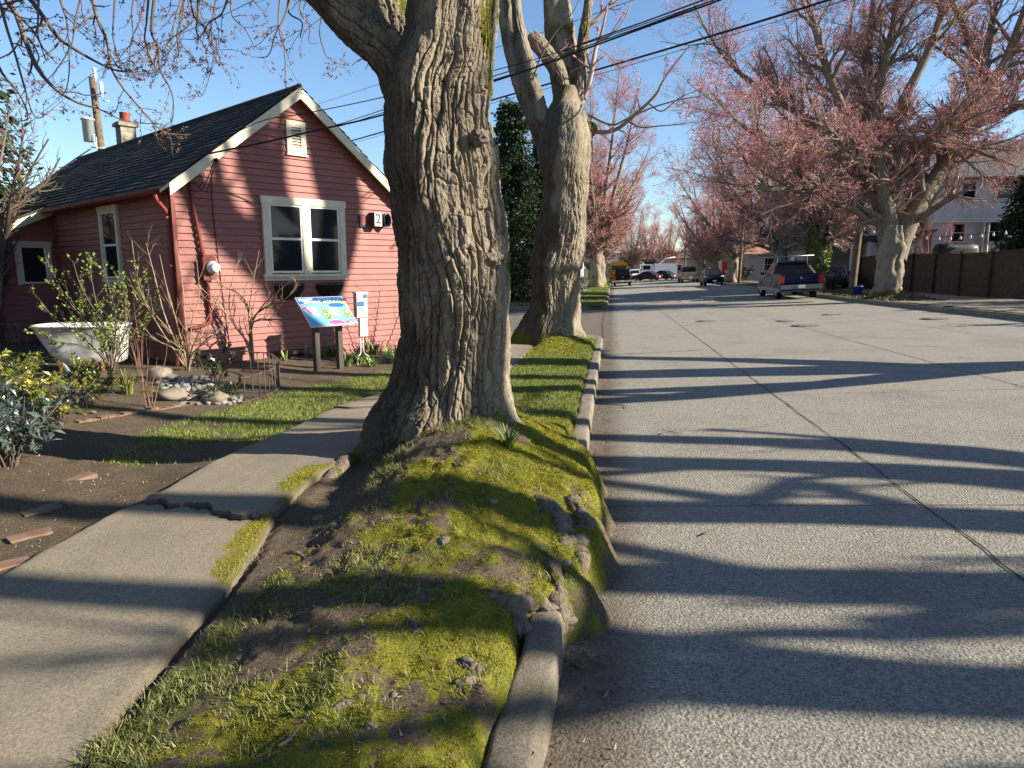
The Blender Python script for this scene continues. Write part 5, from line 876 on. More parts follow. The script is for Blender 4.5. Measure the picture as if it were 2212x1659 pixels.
for (u0, u1, v0, v1, n, rr) in [(385, 520, 855, 875, 60, (.02, .05)), (345, 470, 815, 850, 75, (.02, .06))]:
    for n_ in range(n):
        u, v = g.uniform(u0, u1), g.uniform(v0, v1)
        q = gp(u, v, lambda x, y: zl(x, y, False)); r = g.uniform(*rr); q[2] = gz(q[0], q[1])+r*.35; stone('river_stone', q, r, ['smooth grey river stone in the front heap by the lawn', 'smooth grey river stone in the rear heap near the house corner'][v0 < 830], 'stone', 500+k, ['river stones heaped by the lawn', 'river stones heaped near the house'][v0 < 830]); k += 1
for u, v, r, lab in [(372, 862, .15, 'large sandy rock at the left end of the front stones'), (462, 868, .15, 'large angular rock among the front river stones'), (345, 815, .15, 'flat grey slab rock at the house corner')]: q = gp(u, v, lambda x, y: zl(x, y, False)); q[2] = gz(q[0], q[1])+r*.25; stone('boulder', q, r, lab, 'rock', int(u), None, 'rock', .6 if r < .2 else .25)
for k, (u, v, r, sc) in enumerate([(1248, 1118, .045, 1), (1252, 1168, .05, 1), (1205, 1255, .06, 1), (1192, 1305, .05, 1), (1228, 1335, .04, 1), (1150, 1370, .045, 1), (1225, 1210, .04, 1), (688, 1118, .05, 1), (545, 1140, .0, 1), (1065, 1085, .035, 1), (600, 1290, .03, 1), (960, 1170, .045, 1), (870, 1240, .025, 1), (850, 1490, .025, 1), (740, 990, .025, 1), (800, 1575, .03, 1), (1180, 1450, .0, 1)]):
    if r: q = gp(u, v, lambda x, y: zl(x, y, False)); q[2] = gz(q[0], q[1])-r*.28; stone('cobble', q, r*.8, 'rounded grey-brown stone bedded in the mossy mound', 'stone', 700+k, 'stones bedded in the mossy mound', 'cobble', .6)
# brick edging of the bed
M['brick'] = pm('old_brick', (.15, .075, .05), (.20, .145, .105), 9, .9, .5, 50); lb = ['mossy old brick at the far end of the bed edging', 'old brick laid in the edging between soil and lawn']
path = np.array([gp(u, v, lambda x, y: zl(x, y, False)) for u, v in [(165, 912), (215, 905), (270, 896), (330, 886), (385, 877), (440, 869)]]); Cb = catmull(path, 17)
for k in range(16):
    q = (Cb[k]+Cb[k+1])/2; a = atan2(Cb[k+1, 1]-Cb[k, 1], Cb[k+1, 0]-Cb[k, 0]); tag(MB().box((q[0], q[1], gz(q[0], q[1])-.018+.008*sin(k*2.3)), (np.linalg.norm(Cb[k+1]-Cb[k])*.93, .095, .07), rotz(a+.06*sin(k*5))).build('brick', M['brick']), 'weathered brick in the edging row between soil bed and lawn', 'brick', 'bricks edging the soil bed')
for k, (u, v, a, lab) in enumerate([(172, 1035, 1.2, 'pale brick half in the trunk shadow on bare soil'), (90, 1103, 1.0, 'loose brick with a raised end on the soil'), (64, 1160, 1.0, 'grey-topped brick beside the path, second from the corner'), (14, 1222, 1.0, 'reddish brick nearest the left picture edge')]):
    q = gp(u, v, lambda x, y: zl(x, y, False)); tag(MB().box((q[0], q[1], gz(q[0], q[1])-.012), (.20, .10, .05), rotz(a)@np.array([[1, 0, .05*(k-2)], [0, 1, 0], [-.05*(k-2), 0, 1]])).build('brick', M['brick']), lab, 'brick')
# spring bulbs and grasses
def clump(name, x, y, label, seed, n, h, w, mat, lean=.5, rad=.12, group=None, z=None):
    g = np.random.default_rng(seed); z = gz(x, y) if z is None else z; mb = MB()
    for k in range(n):
        a = g.uniform(0, 2*pi); r = rad*sqrt(g.uniform()); o = np.array([x+r*cos(a), y+r*sin(a), z-.02]); hh = h*g.uniform(.65, 1.1); le = lean*g.uniform(.2, 1.2); d = np.array([cos(a+g.normal()*.5), sin(a+g.normal()*.5), 0]); s = np.linspace(0, 1, 6)[:, None]; C = o+UZ*hh*s*(1-.28*le*s*s)+d*hh*le*s**1.8; wv = np.cross(d, UZ)*(w/2)*(np.array([.8, 1, 1, .9, .6, .05])[:, None]); f = UZ*0+d*w*.15
        mb.grid(np.stack([C-wv, C+f*0-d*w*.12, C+wv], 1))
    return tag(mb.build(name, M[mat]), label, 'plant', group)
o_ = gp(1096, 966, lambda x, y: zl(x, y, False)); clump('daffodil_clump', o_[0], o_[1], 'bright green clump of strap leaves at the foot of the big trunk', 301, 46, .17, .011, 'strap', .8, .035)
for k, (u, v, n, h) in enumerate([(720, 770, 30, .25), (775, 785, 46, .22), (810, 765, 40, .26), (850, 785, 34, .18), (745, 790, 26, .18), (805, 792, 28, .16), (860, 770, 26, .22), (690, 772, 14, .2)]): q = gp(u, v, lambda x, y: zl(x, y, False)); clump('daffodil_clump', q[0], q[1], ['clump of dark strap leaves between the two board posts', 'leafy clump at the feet of the leaflet stand', 'clump of strap leaves right behind the leaflet stand', 'low strap-leaf clump nearest the big trunk', 'low spreading clump beside the right board post', 'low clump just right of the leaflet stand', 'clump of strap leaves along the wall by the big trunk', 'thin clump beside the left board post'][k], 310+k, n, h*1.25, .022, 'strap', .8, .12)
for k, (u, v, n, h) in enumerate([(615, 779, 5, .20), (660, 772, 5, .30), (838, 772, 6, .26), (858, 776, 8, .28), (870, 778, 7, .24)]): q = gp(u, v, lambda x, y: zl(x, y, False)); clump('iris_shoots', q[0], q[1], ['short iris shoots beside the crawl-space vent', 'upright pale iris shoots left of the information board', 'left pale iris fan along the wall by the trunk', 'tallest pale iris fan by the trunk', 'iris fan half hidden by the big trunk'][k], 330+k, n, h, .035, 'iris', .25, .04)
q = gp(275, 850, lambda x, y: zl(x, y, False)); clump('ornamental_grass', q[0], q[1], 'straw-coloured tuft of grass right of the bathtub', 340, 70, .38, .010, 'fern', .9, .07)
def fernp(u, v, n, ln, label, seed, z=None, c=None, mat='fern'):
    g = np.random.default_rng(seed); q = gp(u, v, lambda x, y: zl(x, y, False)) if c is None else np.array(c); mb = MB(); z = gz(q[0], q[1]) if c is None else q[2]
    for k in range(n):
        a = k*2*pi/n+g.uniform(-.3, .3); d = np.array([cos(a), sin(a), 0]); s = np.linspace(0, 1, 15)[:, None]; L_ = ln*g.uniform(.7, 1.1); C = np.array([q[0], q[1], z])+d*L_*s+UZ*(L_*.8*s-L_*.95*s*s); wv = np.cross(d, UZ)
        for j in range(1, 15):
            w = L_*.22*(1-j/15)**.7+.004
            for sg in (-1, 1): p = C[j]; tip = p+wv*sg*w+d*w*.35-UZ*w*.15; mb.add([p-d*L_*.022, p+d*L_*.022, tip], [[0, 1, 2]])
        mb.tube(C, .002, 4)
    return tag(mb.build('fern', M[mat]), label, 'fern')
fernp(345, 850, 8, .24, 'small yellowing fern beside the front river stones', 350); fernp(352, 862, 7, .16, 'tiny fern in front of the yellowing one', 351)
fernp(0, 0, 6, .16, 'little dark polypody fern growing on the left limb', 352, c=at(808, 135, 4.98), mat='dkleaf'); fernp(0, 0, 6, .15, 'dark polypody fern high on the left limb at the top edge', 353, c=at(668, 5, 4.95), mat='dkleaf')
# lattice trellis, scrolled edging and neighbour's little tree at the far left
tl0 = at(8, 640, 16.4); tr = thing('trellis', (tl0[0], tl0[1], gz(tl0[0], tl0[1])), 'dark lattice trellis beside the house wing at the left edge', 'trellis'); m = MB(); ex = RT
for k in range(9): m.box(tl0+ex*(-.6+.08)+UZ*(-1.2+k*.28), (1.0, .02, .04), np.stack([ex*.95+UZ*.3, FH, -ex*.3+UZ*.95], 1))
for s in (-.65, .12): m.box(tl0+ex*s-UZ*.2, (.06, .05, 2.7), np.stack([ex, FH, UZ], 1))
m.build('lattice', M['oldwood'], tr)
for k, uu in enumerate((18, 34, 50)):
    q = gp(uu, 772, lambda x, y: zl(x, y, False)); th = np.linspace(-.3, pi+.3, 20); m = MB(); D_ = float((q-EY)@FW); Rr = .11; m.tube([q+UZ*.45+RT*Rr*cos(a)+UZ*Rr*sin(a) for a in th], .008, 6); m.tube([q-UZ*.05+RT*Rr*.95, q+UZ*.42+RT*Rr*.95], .008, 6); m.tube([q-UZ*.05-RT*Rr*.95, q+UZ*.42-RT*Rr*.95], .008, 6); tag(m.build('hoop_edging', M['iron']), 'dark iron hoop edging beside the house wing', 'edging', 'iron hoops beside the house wing')
tb_ = at(-25, 760, 13.5); zt_ = gz(tb_[0], tb_[1])
shrub('bare_tree', tb_[0], tb_[1], 'small bare tree at the left edge in front of the house wing', 'tree', 95, r=.055, dens=(7, 9), ln=(.75, .32), mat='twig', up=.06, ang=.7, z=zt_, rmin=.004, lines=[[np.array([tb_[0], tb_[1], zt_-.1])]+[at(u, v, 13.5+d) for u, v, d in q] for q in [((0, 640, 0), (5, 560, 0), (25, 480, -.2), (60, 380, -.3), (105, 300, -.4)), ((0, 620, 0), (-5, 540, 0), (-10, 420, 0), (10, 300, .2), (20, 235, .2)), ((0, 600, 0), (10, 510, 0), (50, 430, .2), (95, 400, .3), (130, 340, .3)), ((2, 640, 0), (-30, 540, .3), (-60, 420, .5), (-50, 300, .5), (-20, 250, .5)), ((4, 580, 0), (15, 490, -.3), (30, 400, -.6), (45, 330, -.8), (50, 270, -.8))]])
# ================================================================== ALONG THE STREET
def zr0(x, y): return float(zrb(x, y)) if x > 10.2 else float(zroad(x, y))
M['brown'] = pm('brown_fence_stain', (.050, .030, .022), (.085, .052, .038), 5, .8, .3, 30); M['polewood'] = pm('pole_wood', (.17, .125, .085), (.09, .07, .05), 6, .9, .5, 40)
fx = 14.7; fn = thing('board_fence', (fx, 36, zr0(fx, 36)), 'long dark brown board fence along the far pavement', 'fence'); m = MB(); g = np.random.default_rng(41)
zt_ = lambda y: zr0(fx, y)+1.80+.06*sin(y*.35)
for k in range(128):
    y = 27.6+k*.143; m.box((fx+g.uniform(-.008, .008), y, (zr0(fx, y)+zt_(y))/2-.02), (.022, .137, zt_(y)-zr0(fx, y)+.02))
m.build('boards', M['brown'], fn)
for y in np.arange(27.6, 46.2, 2.45): MB().box((fx-.07, y, zr0(fx, y)+.92), (.10, .10, 1.95)).build('post', M['brown'], fn)
m = MB(); ys = np.arange(27.55, 46, .6); m.grid(np.array([[[fx-.06, y, zt_(y)], [fx+.05, y, zt_(y)], [fx+.05, y, zt_(y)+.035], [fx-.06, y, zt_(y)+.035], [fx-.06, y, zt_(y)]] for y in ys]), 0, False); m.build('cap_rail', M['brown'], fn)
cl = thing('chain_link_fence', (fx-.1, 27.2, zr0(fx, 27)), 'grey chain-link fence end post at the right edge', 'fence'); m = MB(); m.tube([(fx-.1, 27.2, zr0(fx, 27)-.1), (fx-.1, 27.2, zr0(fx, 27)+1.62)], .045, 12); m.lathe([(.055, 0), (.055, .03), (.03, .06), (0, .07)], (fx-.1, 27.2, zr0(fx, 27)+1.62)); m.build('post', M['steel'], cl); MB().tube([(fx-.1, 27.2, zr0(fx, 27)+1.55), (fx-.1, 19, zr0(fx, 19)+1.55)], .022, 8).build('top_rail', M['steel'], cl)
m = MB(); P = []
for k in range(150):
    for s in (-1, 1):
        y0 = 19+k*.075; y1 = y0+s*1.45
        if 19 <= y1 <= 27.2: P.append([[fx-.1, y0, zr0(fx, y0)+.08], [fx-.1, y1, zr0(fx, y1)+1.53]])
P = np.array(P); addt(m, (P, np.full(P.shape[:2], .0035)), 3); m.build('mesh', M['steel'], cl)

def house2(name, label, x0, x1, y0, y1, z, h, wall, roof, ridge='y', rise=1.8, over=.35, wins=(), extra=None, trim='white', ex=None):
    """box house with gable roof; windows: (face, a0, a1, z0, z1): face 's' looks down -Y, 'w' looks to the street (-X)"""
    t = thing(name, ((x0+x1)/2, (y0+y1)/2, z), label, 'house'); m = MB()
    if ex:                                                          # lap siding on the two faces in view
        n = int(h/ex)
        for k in range(n):
            b, e = z+k*ex, z+(k+1)*ex; m.quad((x0, y0-.02, b), (x1, y0-.02, b), (x1, y0-.003, e), (x0, y0-.003, e)); m.quad((x0, y0, b), (x1, y0, b), (x1, y0-.02, b), (x0, y0-.02, b)); m.quad((x0-.02, y1, b), (x0-.02, y0, b), (x0-.003, y0, e), (x0-.003, y1, e)); m.quad((x0, y1, b), (x0, y0, b), (x0-.02, y0, b), (x0-.02, y1, b))
    m.box(((x0+x1)/2, (y0+y1)/2, z+h/2-.1), (x1-x0, y1-y0, h+.2))
    if ridge == 'y': xm = (x0+x1)/2; G = [[(x0, y, z+h), (x1, y, z+h), (xm, y, z+h+rise*.985)] for y in (y0, y1)]
    else: ym = (y0+y1)/2; G = [[(x, y0, z+h), (x, y1, z+h), (x, ym, z+h+rise*.985)] for x in (x0, x1)]
    for q in G: m.add(q, [[0, 1, 2]])
    m.build('wall', M[wall], t); m = MB(); o = over
    if ridge == 'y':
        s = rise/((x1-x0)/2)
        for sg in (-1, 1):
            xe_ = xm+sg*((x1-x0)/2+o); A = [(xm, y0-o, z+h+rise), (xe_, y0-o, z+h-o*s), (xe_, y1+o, z+h-o*s), (xm, y1+o, z+h+rise)]; V = np.array(A+[tuple(np.array(a)+[0, 0, .10]) for a in A]); m.add(V, np.array([[0, 1, 2, 3], [4, 7, 6, 5], [0, 4, 5, 1], [1, 5, 6, 2], [2, 6, 7, 3]]))
    else:
        s = rise/((y1-y0)/2)
        for sg in (-1, 1):
            ye = ym+sg*((y1-y0)/2+o); A = [(x0-o, ym, z+h+rise), (x0-o, ye, z+h-o*s), (x1+o, ye, z+h-o*s), (x1+o, ym, z+h+rise)]; V = np.array(A+[tuple(np.array(a)+[0, 0, .10]) for a in A]); m.add(V, np.array([[0, 1, 2, 3], [4, 7, 6, 5], [0, 4, 5, 1], [1, 5, 6, 2], [2, 6, 7, 3]]))
    m.build('roof', M[roof], t)
    if ridge == 'y':
        m = MB()
        for sg in (-1, 1): xe_ = xm+sg*((x1-x0)/2+o); a = np.array([xm, y0-o-.03, z+h+rise-.10]); b = np.array([xe_, y0-o-.03, z+h-o*s-.10]); m.add([a, b, b+[0, 0, .22], a+[0, 0, .22], a+[0, .03, 0], b+[0, .03, 0], b+[0, .03, .22], a+[0, .03, .22]], np.array([[0, 1, 2, 3], [4, 7, 6, 5], [0, 4, 5, 1], [1, 5, 6, 2], [2, 6, 7, 3]]))
        m.build('barge_board', M[trim], t)
    for face, a0, a1, b0, b1 in wins:
        p = (lambda s_, d, zz: np.array([x0+s_, y0-.02-d, z+zz])) if face == 's' else (lambda s_, d, zz: np.array([x0-.02-d, y1-s_, z+zz]))
        window(t, p, a0, a1, b0, b1, .09, 1, True, trim, True)
    return t
M['wsiding'] = pm('white_clapboard', (.60, .60, .60), (.52, .52, .53), 3, .6, .1); M['greywall'] = pm('taupe_wall', (.26, .24, .21), (.21, .19, .165), 2, .8, .2); M['groof'] = pm('grey_roof', (.10, .105, .11), (.06, .065, .07), 10, .9, .4); M['beige'] = pm('beige_stucco', (.50, .45, .36), (.42, .38, .31), 3, .85, .2); M['troof'] = pm('tan_roof', (.36, .22, .13), (.27, .16, .10), 12, .9, .4); M['dbrick'] = pm('dark_red_brick', (.17, .065, .05), (.11, .045, .035), 10, .9, .4)
zz = zr0(18, 43)
wh = house2('house', 'tall white clapboard house behind the brown board fence', 17.7, 27.5, 43, 54, zz, 6.2, 'wsiding', 'groof', 'x', 2.6, .45, [('s', .9, 1.75, 2.6, 3.7), ('s', 2.8, 4.0, 2.6, 3.8), ('s', 1.2, 2.1, 4.9, 6.0), ('s', 3.0, 4.0, 4.9, 6.1), ('s', 6.2, 7.3, 2.6, 3.8), ('w', 3, 4.2, 2, 3.4)], ex=.19)
m = MB()
for k in range(26): m.box((17.25, 44.5, zz+3.6+k*.19), (.85, .85, .18))
m.build('chimney', M['dbrick'], wh); m = MB(); m.tube([(20.3, 42.86, zz+.1), (20.3, 42.86, zz+3.7), (20.1, 42.8, zz+3.9)], .05, 8); m.tube([(20.55, 42.86, zz+.1), (20.55, 42.86, zz+3.7)], .05, 8); m.box((22.4, 42.85, zz+3.72), (9.8, .12, .10)); m.build('downpipe', M['white'], wh)
m = MB(); A = [(15.6, 42.2, zz+2.0), (17.65, 42.2, zz+3.2), (17.65, 44.2, zz+3.2), (15.6, 44.2, zz+2.0)]; m.add(np.array(A+[tuple(np.array(a)+[0, 0, .1]) for a in A]), np.array([[0, 1, 2, 3], [4, 7, 6, 5], [0, 4, 5, 1], [1, 5, 6, 2], [2, 6, 7, 3], [3, 7, 4, 0]])); m.build('porch_roof', M['dbrick'], wh)
z2 = zr0(16, 55); gh = house2('house', 'taupe gabled house seen between the ivy-trunked maple and the pole', 14.6, 22.0, 53.5, 64, z2, 2.9, 'greywall', 'groof', 'y', 2.0, .45, [('s', 2.6, 3.35, 1.0, 2.1), ('w', 3, 4, 1, 2.1)])
m = MB()
for k in range(5): m.box((16.5, 53.47, z2+3.9+k*.09), (.7, .03, .06))
m.build('gable_vent', M['white'], gh)
m = MB(); m.box((16.6, 50.3, z2+3.05), (2.6, 2.6, .18)); m.box((16.6, 50.3, z2+3.25), (2.2, 2.2, .2)); pr = thing('porch', (16.6, 50.3, z2), 'small porch with white posts behind the fence end', 'porch'); m.build('roof', M['groof'], pr)
for px, py in ((15.5, 49.2), (16.5, 49.2), (17.6, 49.2)): MB().box((px, py, z2+1.45), (.18, .18, 3.0)).build('post', M['white'], pr)
MB().box((16.6, 50.3, z2+.1), (2.6, 2.6, .5)).build('floor', M['kerb'], pr)
for k, (yy, hh) in enumerate([(9.5, 2.2), (13.5, 2.4), (17.5, 2.35), (21.0, 2.3), (24.4, 2.2)]):
    shrub('hedge_bush', 15.9, yy, ['first','second','third','fourth','fifth'][k]+' tall clipped bush of the hedge beyond the right edge of the picture', 'bush', 140+k, n=22, h=hh, spread=1.5, r=.02, dens=(6, 5), ln=(.6, .3), leaf='dkleaf', per=9, lsz=.17, z=zr0(15.9, yy)-.1, rmin=.006)
house2('house', 'unseen grey house added outside the left edge to block sky light', -26, -17.5, -4, 6, 0, 5.5, 'greywall', 'groof', 'y', 2.4, .5, [('s', 3, 4.4, 1.1, 2.4)])  # unseen house added on the left to darken the shade
house2('house', 'unseen taupe house added behind the camera on the left to block sky light', -16, -6, -22, -12, 0, 5.5, 'greywall', 'groof', 'x', 2.4, .5, [('s', 3, 4.4, 1.1, 2.4)])  # unseen house added behind the camera, blocks sky fill
house2('house', 'beige house with a tan roof behind the low pale wall', 15, 25, 82, 92, zr0(15, 84), 3.0, 'beige', 'troof', 'x', 1.9, .6, [('s', 1.6, 3.1, 1.0, 2.5), ('w', 2, 3.4, .9, 2.3), ('w', 6, 7.4, .9, 2.3)])
rwl = MB().box((13.9, 83.5, zr0(14, 80)+.45), (.25, 14, 1.1)); rwl.box((17, 76.6, zr0(14, 78)+.45), (6.0, .25, 1.1)); tag(rwl.build('garden_wall', M['beige']), 'low pale garden wall in front of the beige house', 'wall')
rd_ = house2('house', 'pale house with a bright red front door far down the street', 14.2, 22, 98, 106, zr0(15, 99), 3.0, 'wsiding', 'groof', 'x', 1.7, .5, [('s', 4, 5.2, 1, 2.2)]); m = MB(); m.box((15.0, 97.95, zr0(15, 99)+1.2), (.95, .08, 2.1)); m.build('door', M['redlamp'], rd_)
house2('house', 'distant pale building with square white wall panels', 10.8, 19, 134, 142, zr0(11, 134), 3.4, 'beige', 'groof', 'x', 1.2, .5, [('s', .8, 2.0, 1.1, 2.4), ('s', 4.5, 6, 1.1, 2.4)])
house2('house', 'distant white house left of the yellow bus', -11, -4.2, 96, 105, float(zfar(-5, 96))-.1, 3.2, 'wsiding', 'groof', 'y', 1.8, .4, [('s', 2, 3.2, 1, 2.3)])
house2('house', 'distant grey-roofed house closing the end of the street', -3, 6, 158, 166, float(zroad(0, 158)), 3.4, 'greywall', 'groof', 'x', 2.2, .5, [('s', 2, 3.4, 1.1, 2.4), ('s', 5.6, 7, 1.1, 2.4)])
house2('house', 'distant pale house behind the white truck', 7.5, 16, 160, 168, float(zroad(8, 158)), 3.6, 'wsiding', 'troof', 'y', 2.2, .5, [('s', 2, 3.4, 1.1, 2.4)])
house2('house', 'brown-roofed house filling the gap behind the right-hand maples', 24, 34, 74, 86, zr0(25, 80), 4.5, 'greywall', 'troof', 'x', 2.2, .5, [('s', 2, 3.4, 1.1, 2.4), ('w', 3, 4.4, 1.1, 2.4)])
pk = thing('picket_fence', (-3.8, 66, float(zfar(-3.8, 66))), 'pale wooden fence beside the path behind the tall bare maple', 'fence'); m = MB()
for k in range(70): y = 56+k*.25; m.box((-3.9, y, float(zfar(-3.9, y))+.72), (.03, .21, 1.45+.03*sin(k*3.1)))
m.build('boards', M['beige'], pk); MB().box((-3.86, 64.7, float(zfar(-3.9, 64))+1.15), (.05, 17.4, .09)).build('rail', M['beige'], pk)
# ------------------------------------------------------------------ vehicles
def paint(n, c): t = NT(n); m = t.out(t.ramp(t.noise(3), .3, .8, c, tuple(.85*x for x in c)), .3, None, .5); t.b.inputs['Coat Weight'].default_value = .0; t.b.inputs['Specular IOR Level'].default_value = .12; t.b.inputs['Coat Roughness'].default_value = .08; return m
M['cblue'] = paint('dark_blue_car_paint', (.010, .018, .055)); M['cblack'] = paint('black_car_paint', (.008, .009, .012)); M['ctan'] = paint('champagne_car_paint', (.30, .255, .20)); M['cwhite'] = paint('white_car_paint', (.68, .68, .67)); M['cdark'] = paint('dark_grey_car_paint', (.035, .04, .05)); M['cmaroon'] = paint('dark_maroon_car_paint', (.05, .02, .02)); M['cyel'] = paint('school_bus_yellow', (.50, .26, .03)); M['cindigo'] = paint('indigo_car_paint', (.03, .035, .12)); M['silverlow'] = paint('grey_lower_trim', (.22, .22, .21))
PLATE = M['pwhite']
def vehicle(name, label, cat, x, y, yaw, kind, col, rack=False, low=None):
    """yaw: heading clockwise from +Y; local l forward, s right, z up"""
    F_ = np.array([sin(yaw), cos(yaw), 0]); R_r = np.array([cos(yaw), -sin(yaw), 0]); z = zr0(x, y) if x > 10.2 else float(zroad(x, y)); tl = .05 if x <= 10.2 else .0
    R_r = R_r+UZ*tl*R_r[0]; O = np.array([x, y, z]); p = lambda l, s, h: O+F_*l+R_r*s+UZ*h
    t = thing(name, O, label, cat); body, gl_, dk, ch = MB(), MB(), MB(), MB(); W_ = .97 if kind == 'pickup' else .87
    def ring(l, hw, zb, zt, tuck=.10): return [p(l, a, b) for a, b in ((-hw*.90, zb), (-hw, zb+.13), (-hw*1.0, (zb+zt)/2+.05), (-hw*.985, zt-.09), (-hw*.94, zt), (hw*.94, zt), (hw*.985, zt-.09), (hw*1.0, (zb+zt)/2+.05), (hw, zb+.13), (hw*.90, zb))]
    def loft(S_, mb): V = np.array(S_); Vc = np.concatenate([V, V[:, :1]], 1); mb.grid(Vc, 0, False); n = V.shape[1]; mb.add(V[0], [list(range(n))]); mb.add(V[-1], [list(range(n))[::-1]])
    if kind == 'pickup':
        Ln, wb, wr, H0, H1 = 2.85, 1.80, .39, 1.16, 1.86; loft([ring(-2.80, W_*.96, .52, .80), ring(-2.72, W_, .42, .82), ring(-.85, W_, .38, .82)], body); loft([ring(-.85, W_, .38, H0), ring(1.05, W_, .38, H0), ring(1.25, W_*.99, .40, 1.14), ring(2.55, W_*.96, .42, 1.08), ring(2.80, W_*.88, .46, .98)], body)
        for s in (-1, 1): body.add([p(l, s*a, h) for l in (-2.75, -.85) for a, h in ((W_*.985, .74), (W_*.985, 1.24), (W_*.87, 1.24), (W_*.87, .74))], np.array([[0, 1, 5, 4], [1, 2, 6, 5], [2, 3, 7, 6], [0, 3, 2, 1], [4, 5, 6, 7]]))
        base_, top_ = [(1.15, W_*.93), (-.92, W_*.93)], [(.30, W_*.74), (-.72, W_*.76)]
    elif kind == 'hatch':
        Ln, wb, wr, H0, H1 = 2.0, 1.22, .31, .98, 1.52; loft([ring(-2.0, W_*.86, .42, .92), ring(-1.85, W_*.97, .30, .98), ring(.4, W_, .24, 1.0), ring(1.35, W_*.98, .24, .94), ring(1.8, W_*.9, .28, .80), ring(2.0, W_*.78, .34, .66)], body); base_, top_ = [(1.45, W_*.92), (-1.9, W_*.90)], [(.15, W_*.70), (-1.55, W_*.70)]
    elif kind == 'suv':
        Ln, wb, wr, H0, H1 = 2.4, 1.45, .37, 1.10, 1.78; W_ = .95; loft([ring(-2.4, W_*.95, .45, 1.05), ring(-2.3, W_, .36, 1.1), ring(1.0, W_, .34, 1.1), ring(2.2, W_*.96, .36, 1.02), ring(2.4, W_*.88, .42, .90)], body); base_, top_ = [(1.1, W_*.93), (-2.3, W_*.93)], [(.3, W_*.76), (-2.1, W_*.76)]
    else:
        Ln, wb, wr, H0, H1 = 2.3, 1.35, .32, .92, 1.42; loft([ring(-2.3, W_*.84, .42, .84), ring(-2.15, W_*.96, .30, .93), ring(-1.2, W_, .24, .95), ring(1.0, W_, .24, .93), ring(2.0, W_*.94, .26, .78), ring(2.28, W_*.80, .34, .62)], body); base_, top_ = [(1.1, W_*.92), (-1.75, W_*.90)], [(.25, W_*.70), (-.95, W_*.70)]
    (bf, bw), (br, bw2) = base_; (tf, tw), (tr, tw2) = top_; zb = H0-.02
    rf = [p(bf, -bw, zb), p(bf, bw, zb), p(br, bw2, zb), p(br, -bw2, zb), p(tf, -tw, H1-.05), p(tf, tw, H1-.05), p(tr, tw2, H1-.05), p(tr, -tw2, H1-.05), p(tf-.14, -tw*.9, H1), p(tf-.14, tw*.9, H1), p(tr+.1, tw2*.9, H1), p(tr+.1, -tw2*.9, H1)]
    body.add(rf, np.array([[0, 1, 5, 4], [1, 2, 6, 5], [2, 3, 7, 6], [3, 0, 4, 7], [4, 5, 9, 8], [5, 6, 10, 9], [6, 7, 11, 10], [7, 4, 8, 11], [8, 9, 10, 11]])); bd_ = body.build('body', M[col], t)
    def pane(a, b, c, d, f=.10, parts=1):
        a, b, c, d = map(np.array, (a, b, c, d)); nn = np.cross(b-a, d-a); nn /= np.linalg.norm(nn); ce = (a+b+c+d)/4; nn = nn if nn@(ce-p(0, 0, H0)) > 0 else -nn
        q = lambda s_, u_: (a*(1-s_)+b*s_)*(1-u_)+(d*(1-s_)+c*s_)*u_+nn*.006
        for k in range(parts): s0, s1 = .05+.90*k/parts+(.025 if k else 0), .05+.90*(k+1)/parts-(.025 if k < parts-1 else 0); gl_.quad(q(s0, f), q(s1, f), q(s1, 1-f), q(s0, 1-f))
    pane(rf[0], rf[1], rf[5], rf[4]); pane(rf[2], rf[3], rf[7], rf[6]); pane(rf[1], rf[2], rf[6], rf[5], .12, 2 if kind != 'suv' else 3); pane(rf[3], rf[0], rf[4], rf[7], .12, 2 if kind != 'suv' else 3); gl_.build('windows', M['glass'], t)
    for l in (wb, -wb):
        for s in (-1, 1):
            w = MB(); prof = [(wr*.62, .10), (wr*.92, .115), (wr, .08), (wr, -.08), (wr*.92, -.115), (wr*.62, -.10)]; w.lathe(prof, p(l, s*(W_-.13), wr), R_r*s, 24); wo_ = w.build('wheel', M['tyre'], t); h_ = MB(); h_.lathe([(wr*.64, .085), (wr*.60, .095), (wr*.30, .075), (.0, .085)], p(l, s*(W_-.13), wr), R_r*s, 16); h_.build('rim', M['steel'], wo_)
            a_ = np.linspace(0, pi, 14); dk.add([p(l+wr*1.18*cos(q), s*(W_+.004), wr+wr*1.16*sin(q)) for q in a_], [list(range(14))])
    dk.build('wheel_arch', M['black'], t)
    rear, front = -Ln, Ln
    for s in (-1, 1):
        tlm = MB(); zt0, zt1 = (.80, 1.16) if kind == 'pickup' else (.68, .90); tlm.box(p(rear+.045, s*(W_-.10), (zt0+zt1)/2), (.16, .05, zt1-zt0), np.stack([R_r, F_, UZ], 1)); tlm.box(p(rear+.075, s*(W_-.015), (zt0+zt1)/2), (.05, .12, zt1-zt0-.02), np.stack([R_r, F_, UZ], 1)); tlm.build('tail_light', M['redlamp'], t)
        hl = MB(); zh = {'pickup': .86, 'hatch': .74, 'suv': .88, 'sedan': .66}[kind]; lx = {'pickup': 2.74, 'hatch': 1.80, 'suv': 2.32, 'sedan': 2.16}[kind]
        V = [p(lx+.06, s*W_*.46, zh-.07), p(lx+.02, s*W_*.80, zh-.05), p(lx-.14, s*W_*.94, zh+.06), p(lx-.28, s*W_*.92, zh+.16), p(lx-.06, s*W_*.60, zh+.10)]; V2 = [q+F_*.03+UZ*.012 for q in V]; hl.add(V+V2, [[0, 1, 2, 3, 4], [9, 8, 7, 6, 5]]+[[i, (i+1) % 5, 5+(i+1) % 5, 5+i] for i in range(5)]); hl.build('headlight', M['lamp'], t)
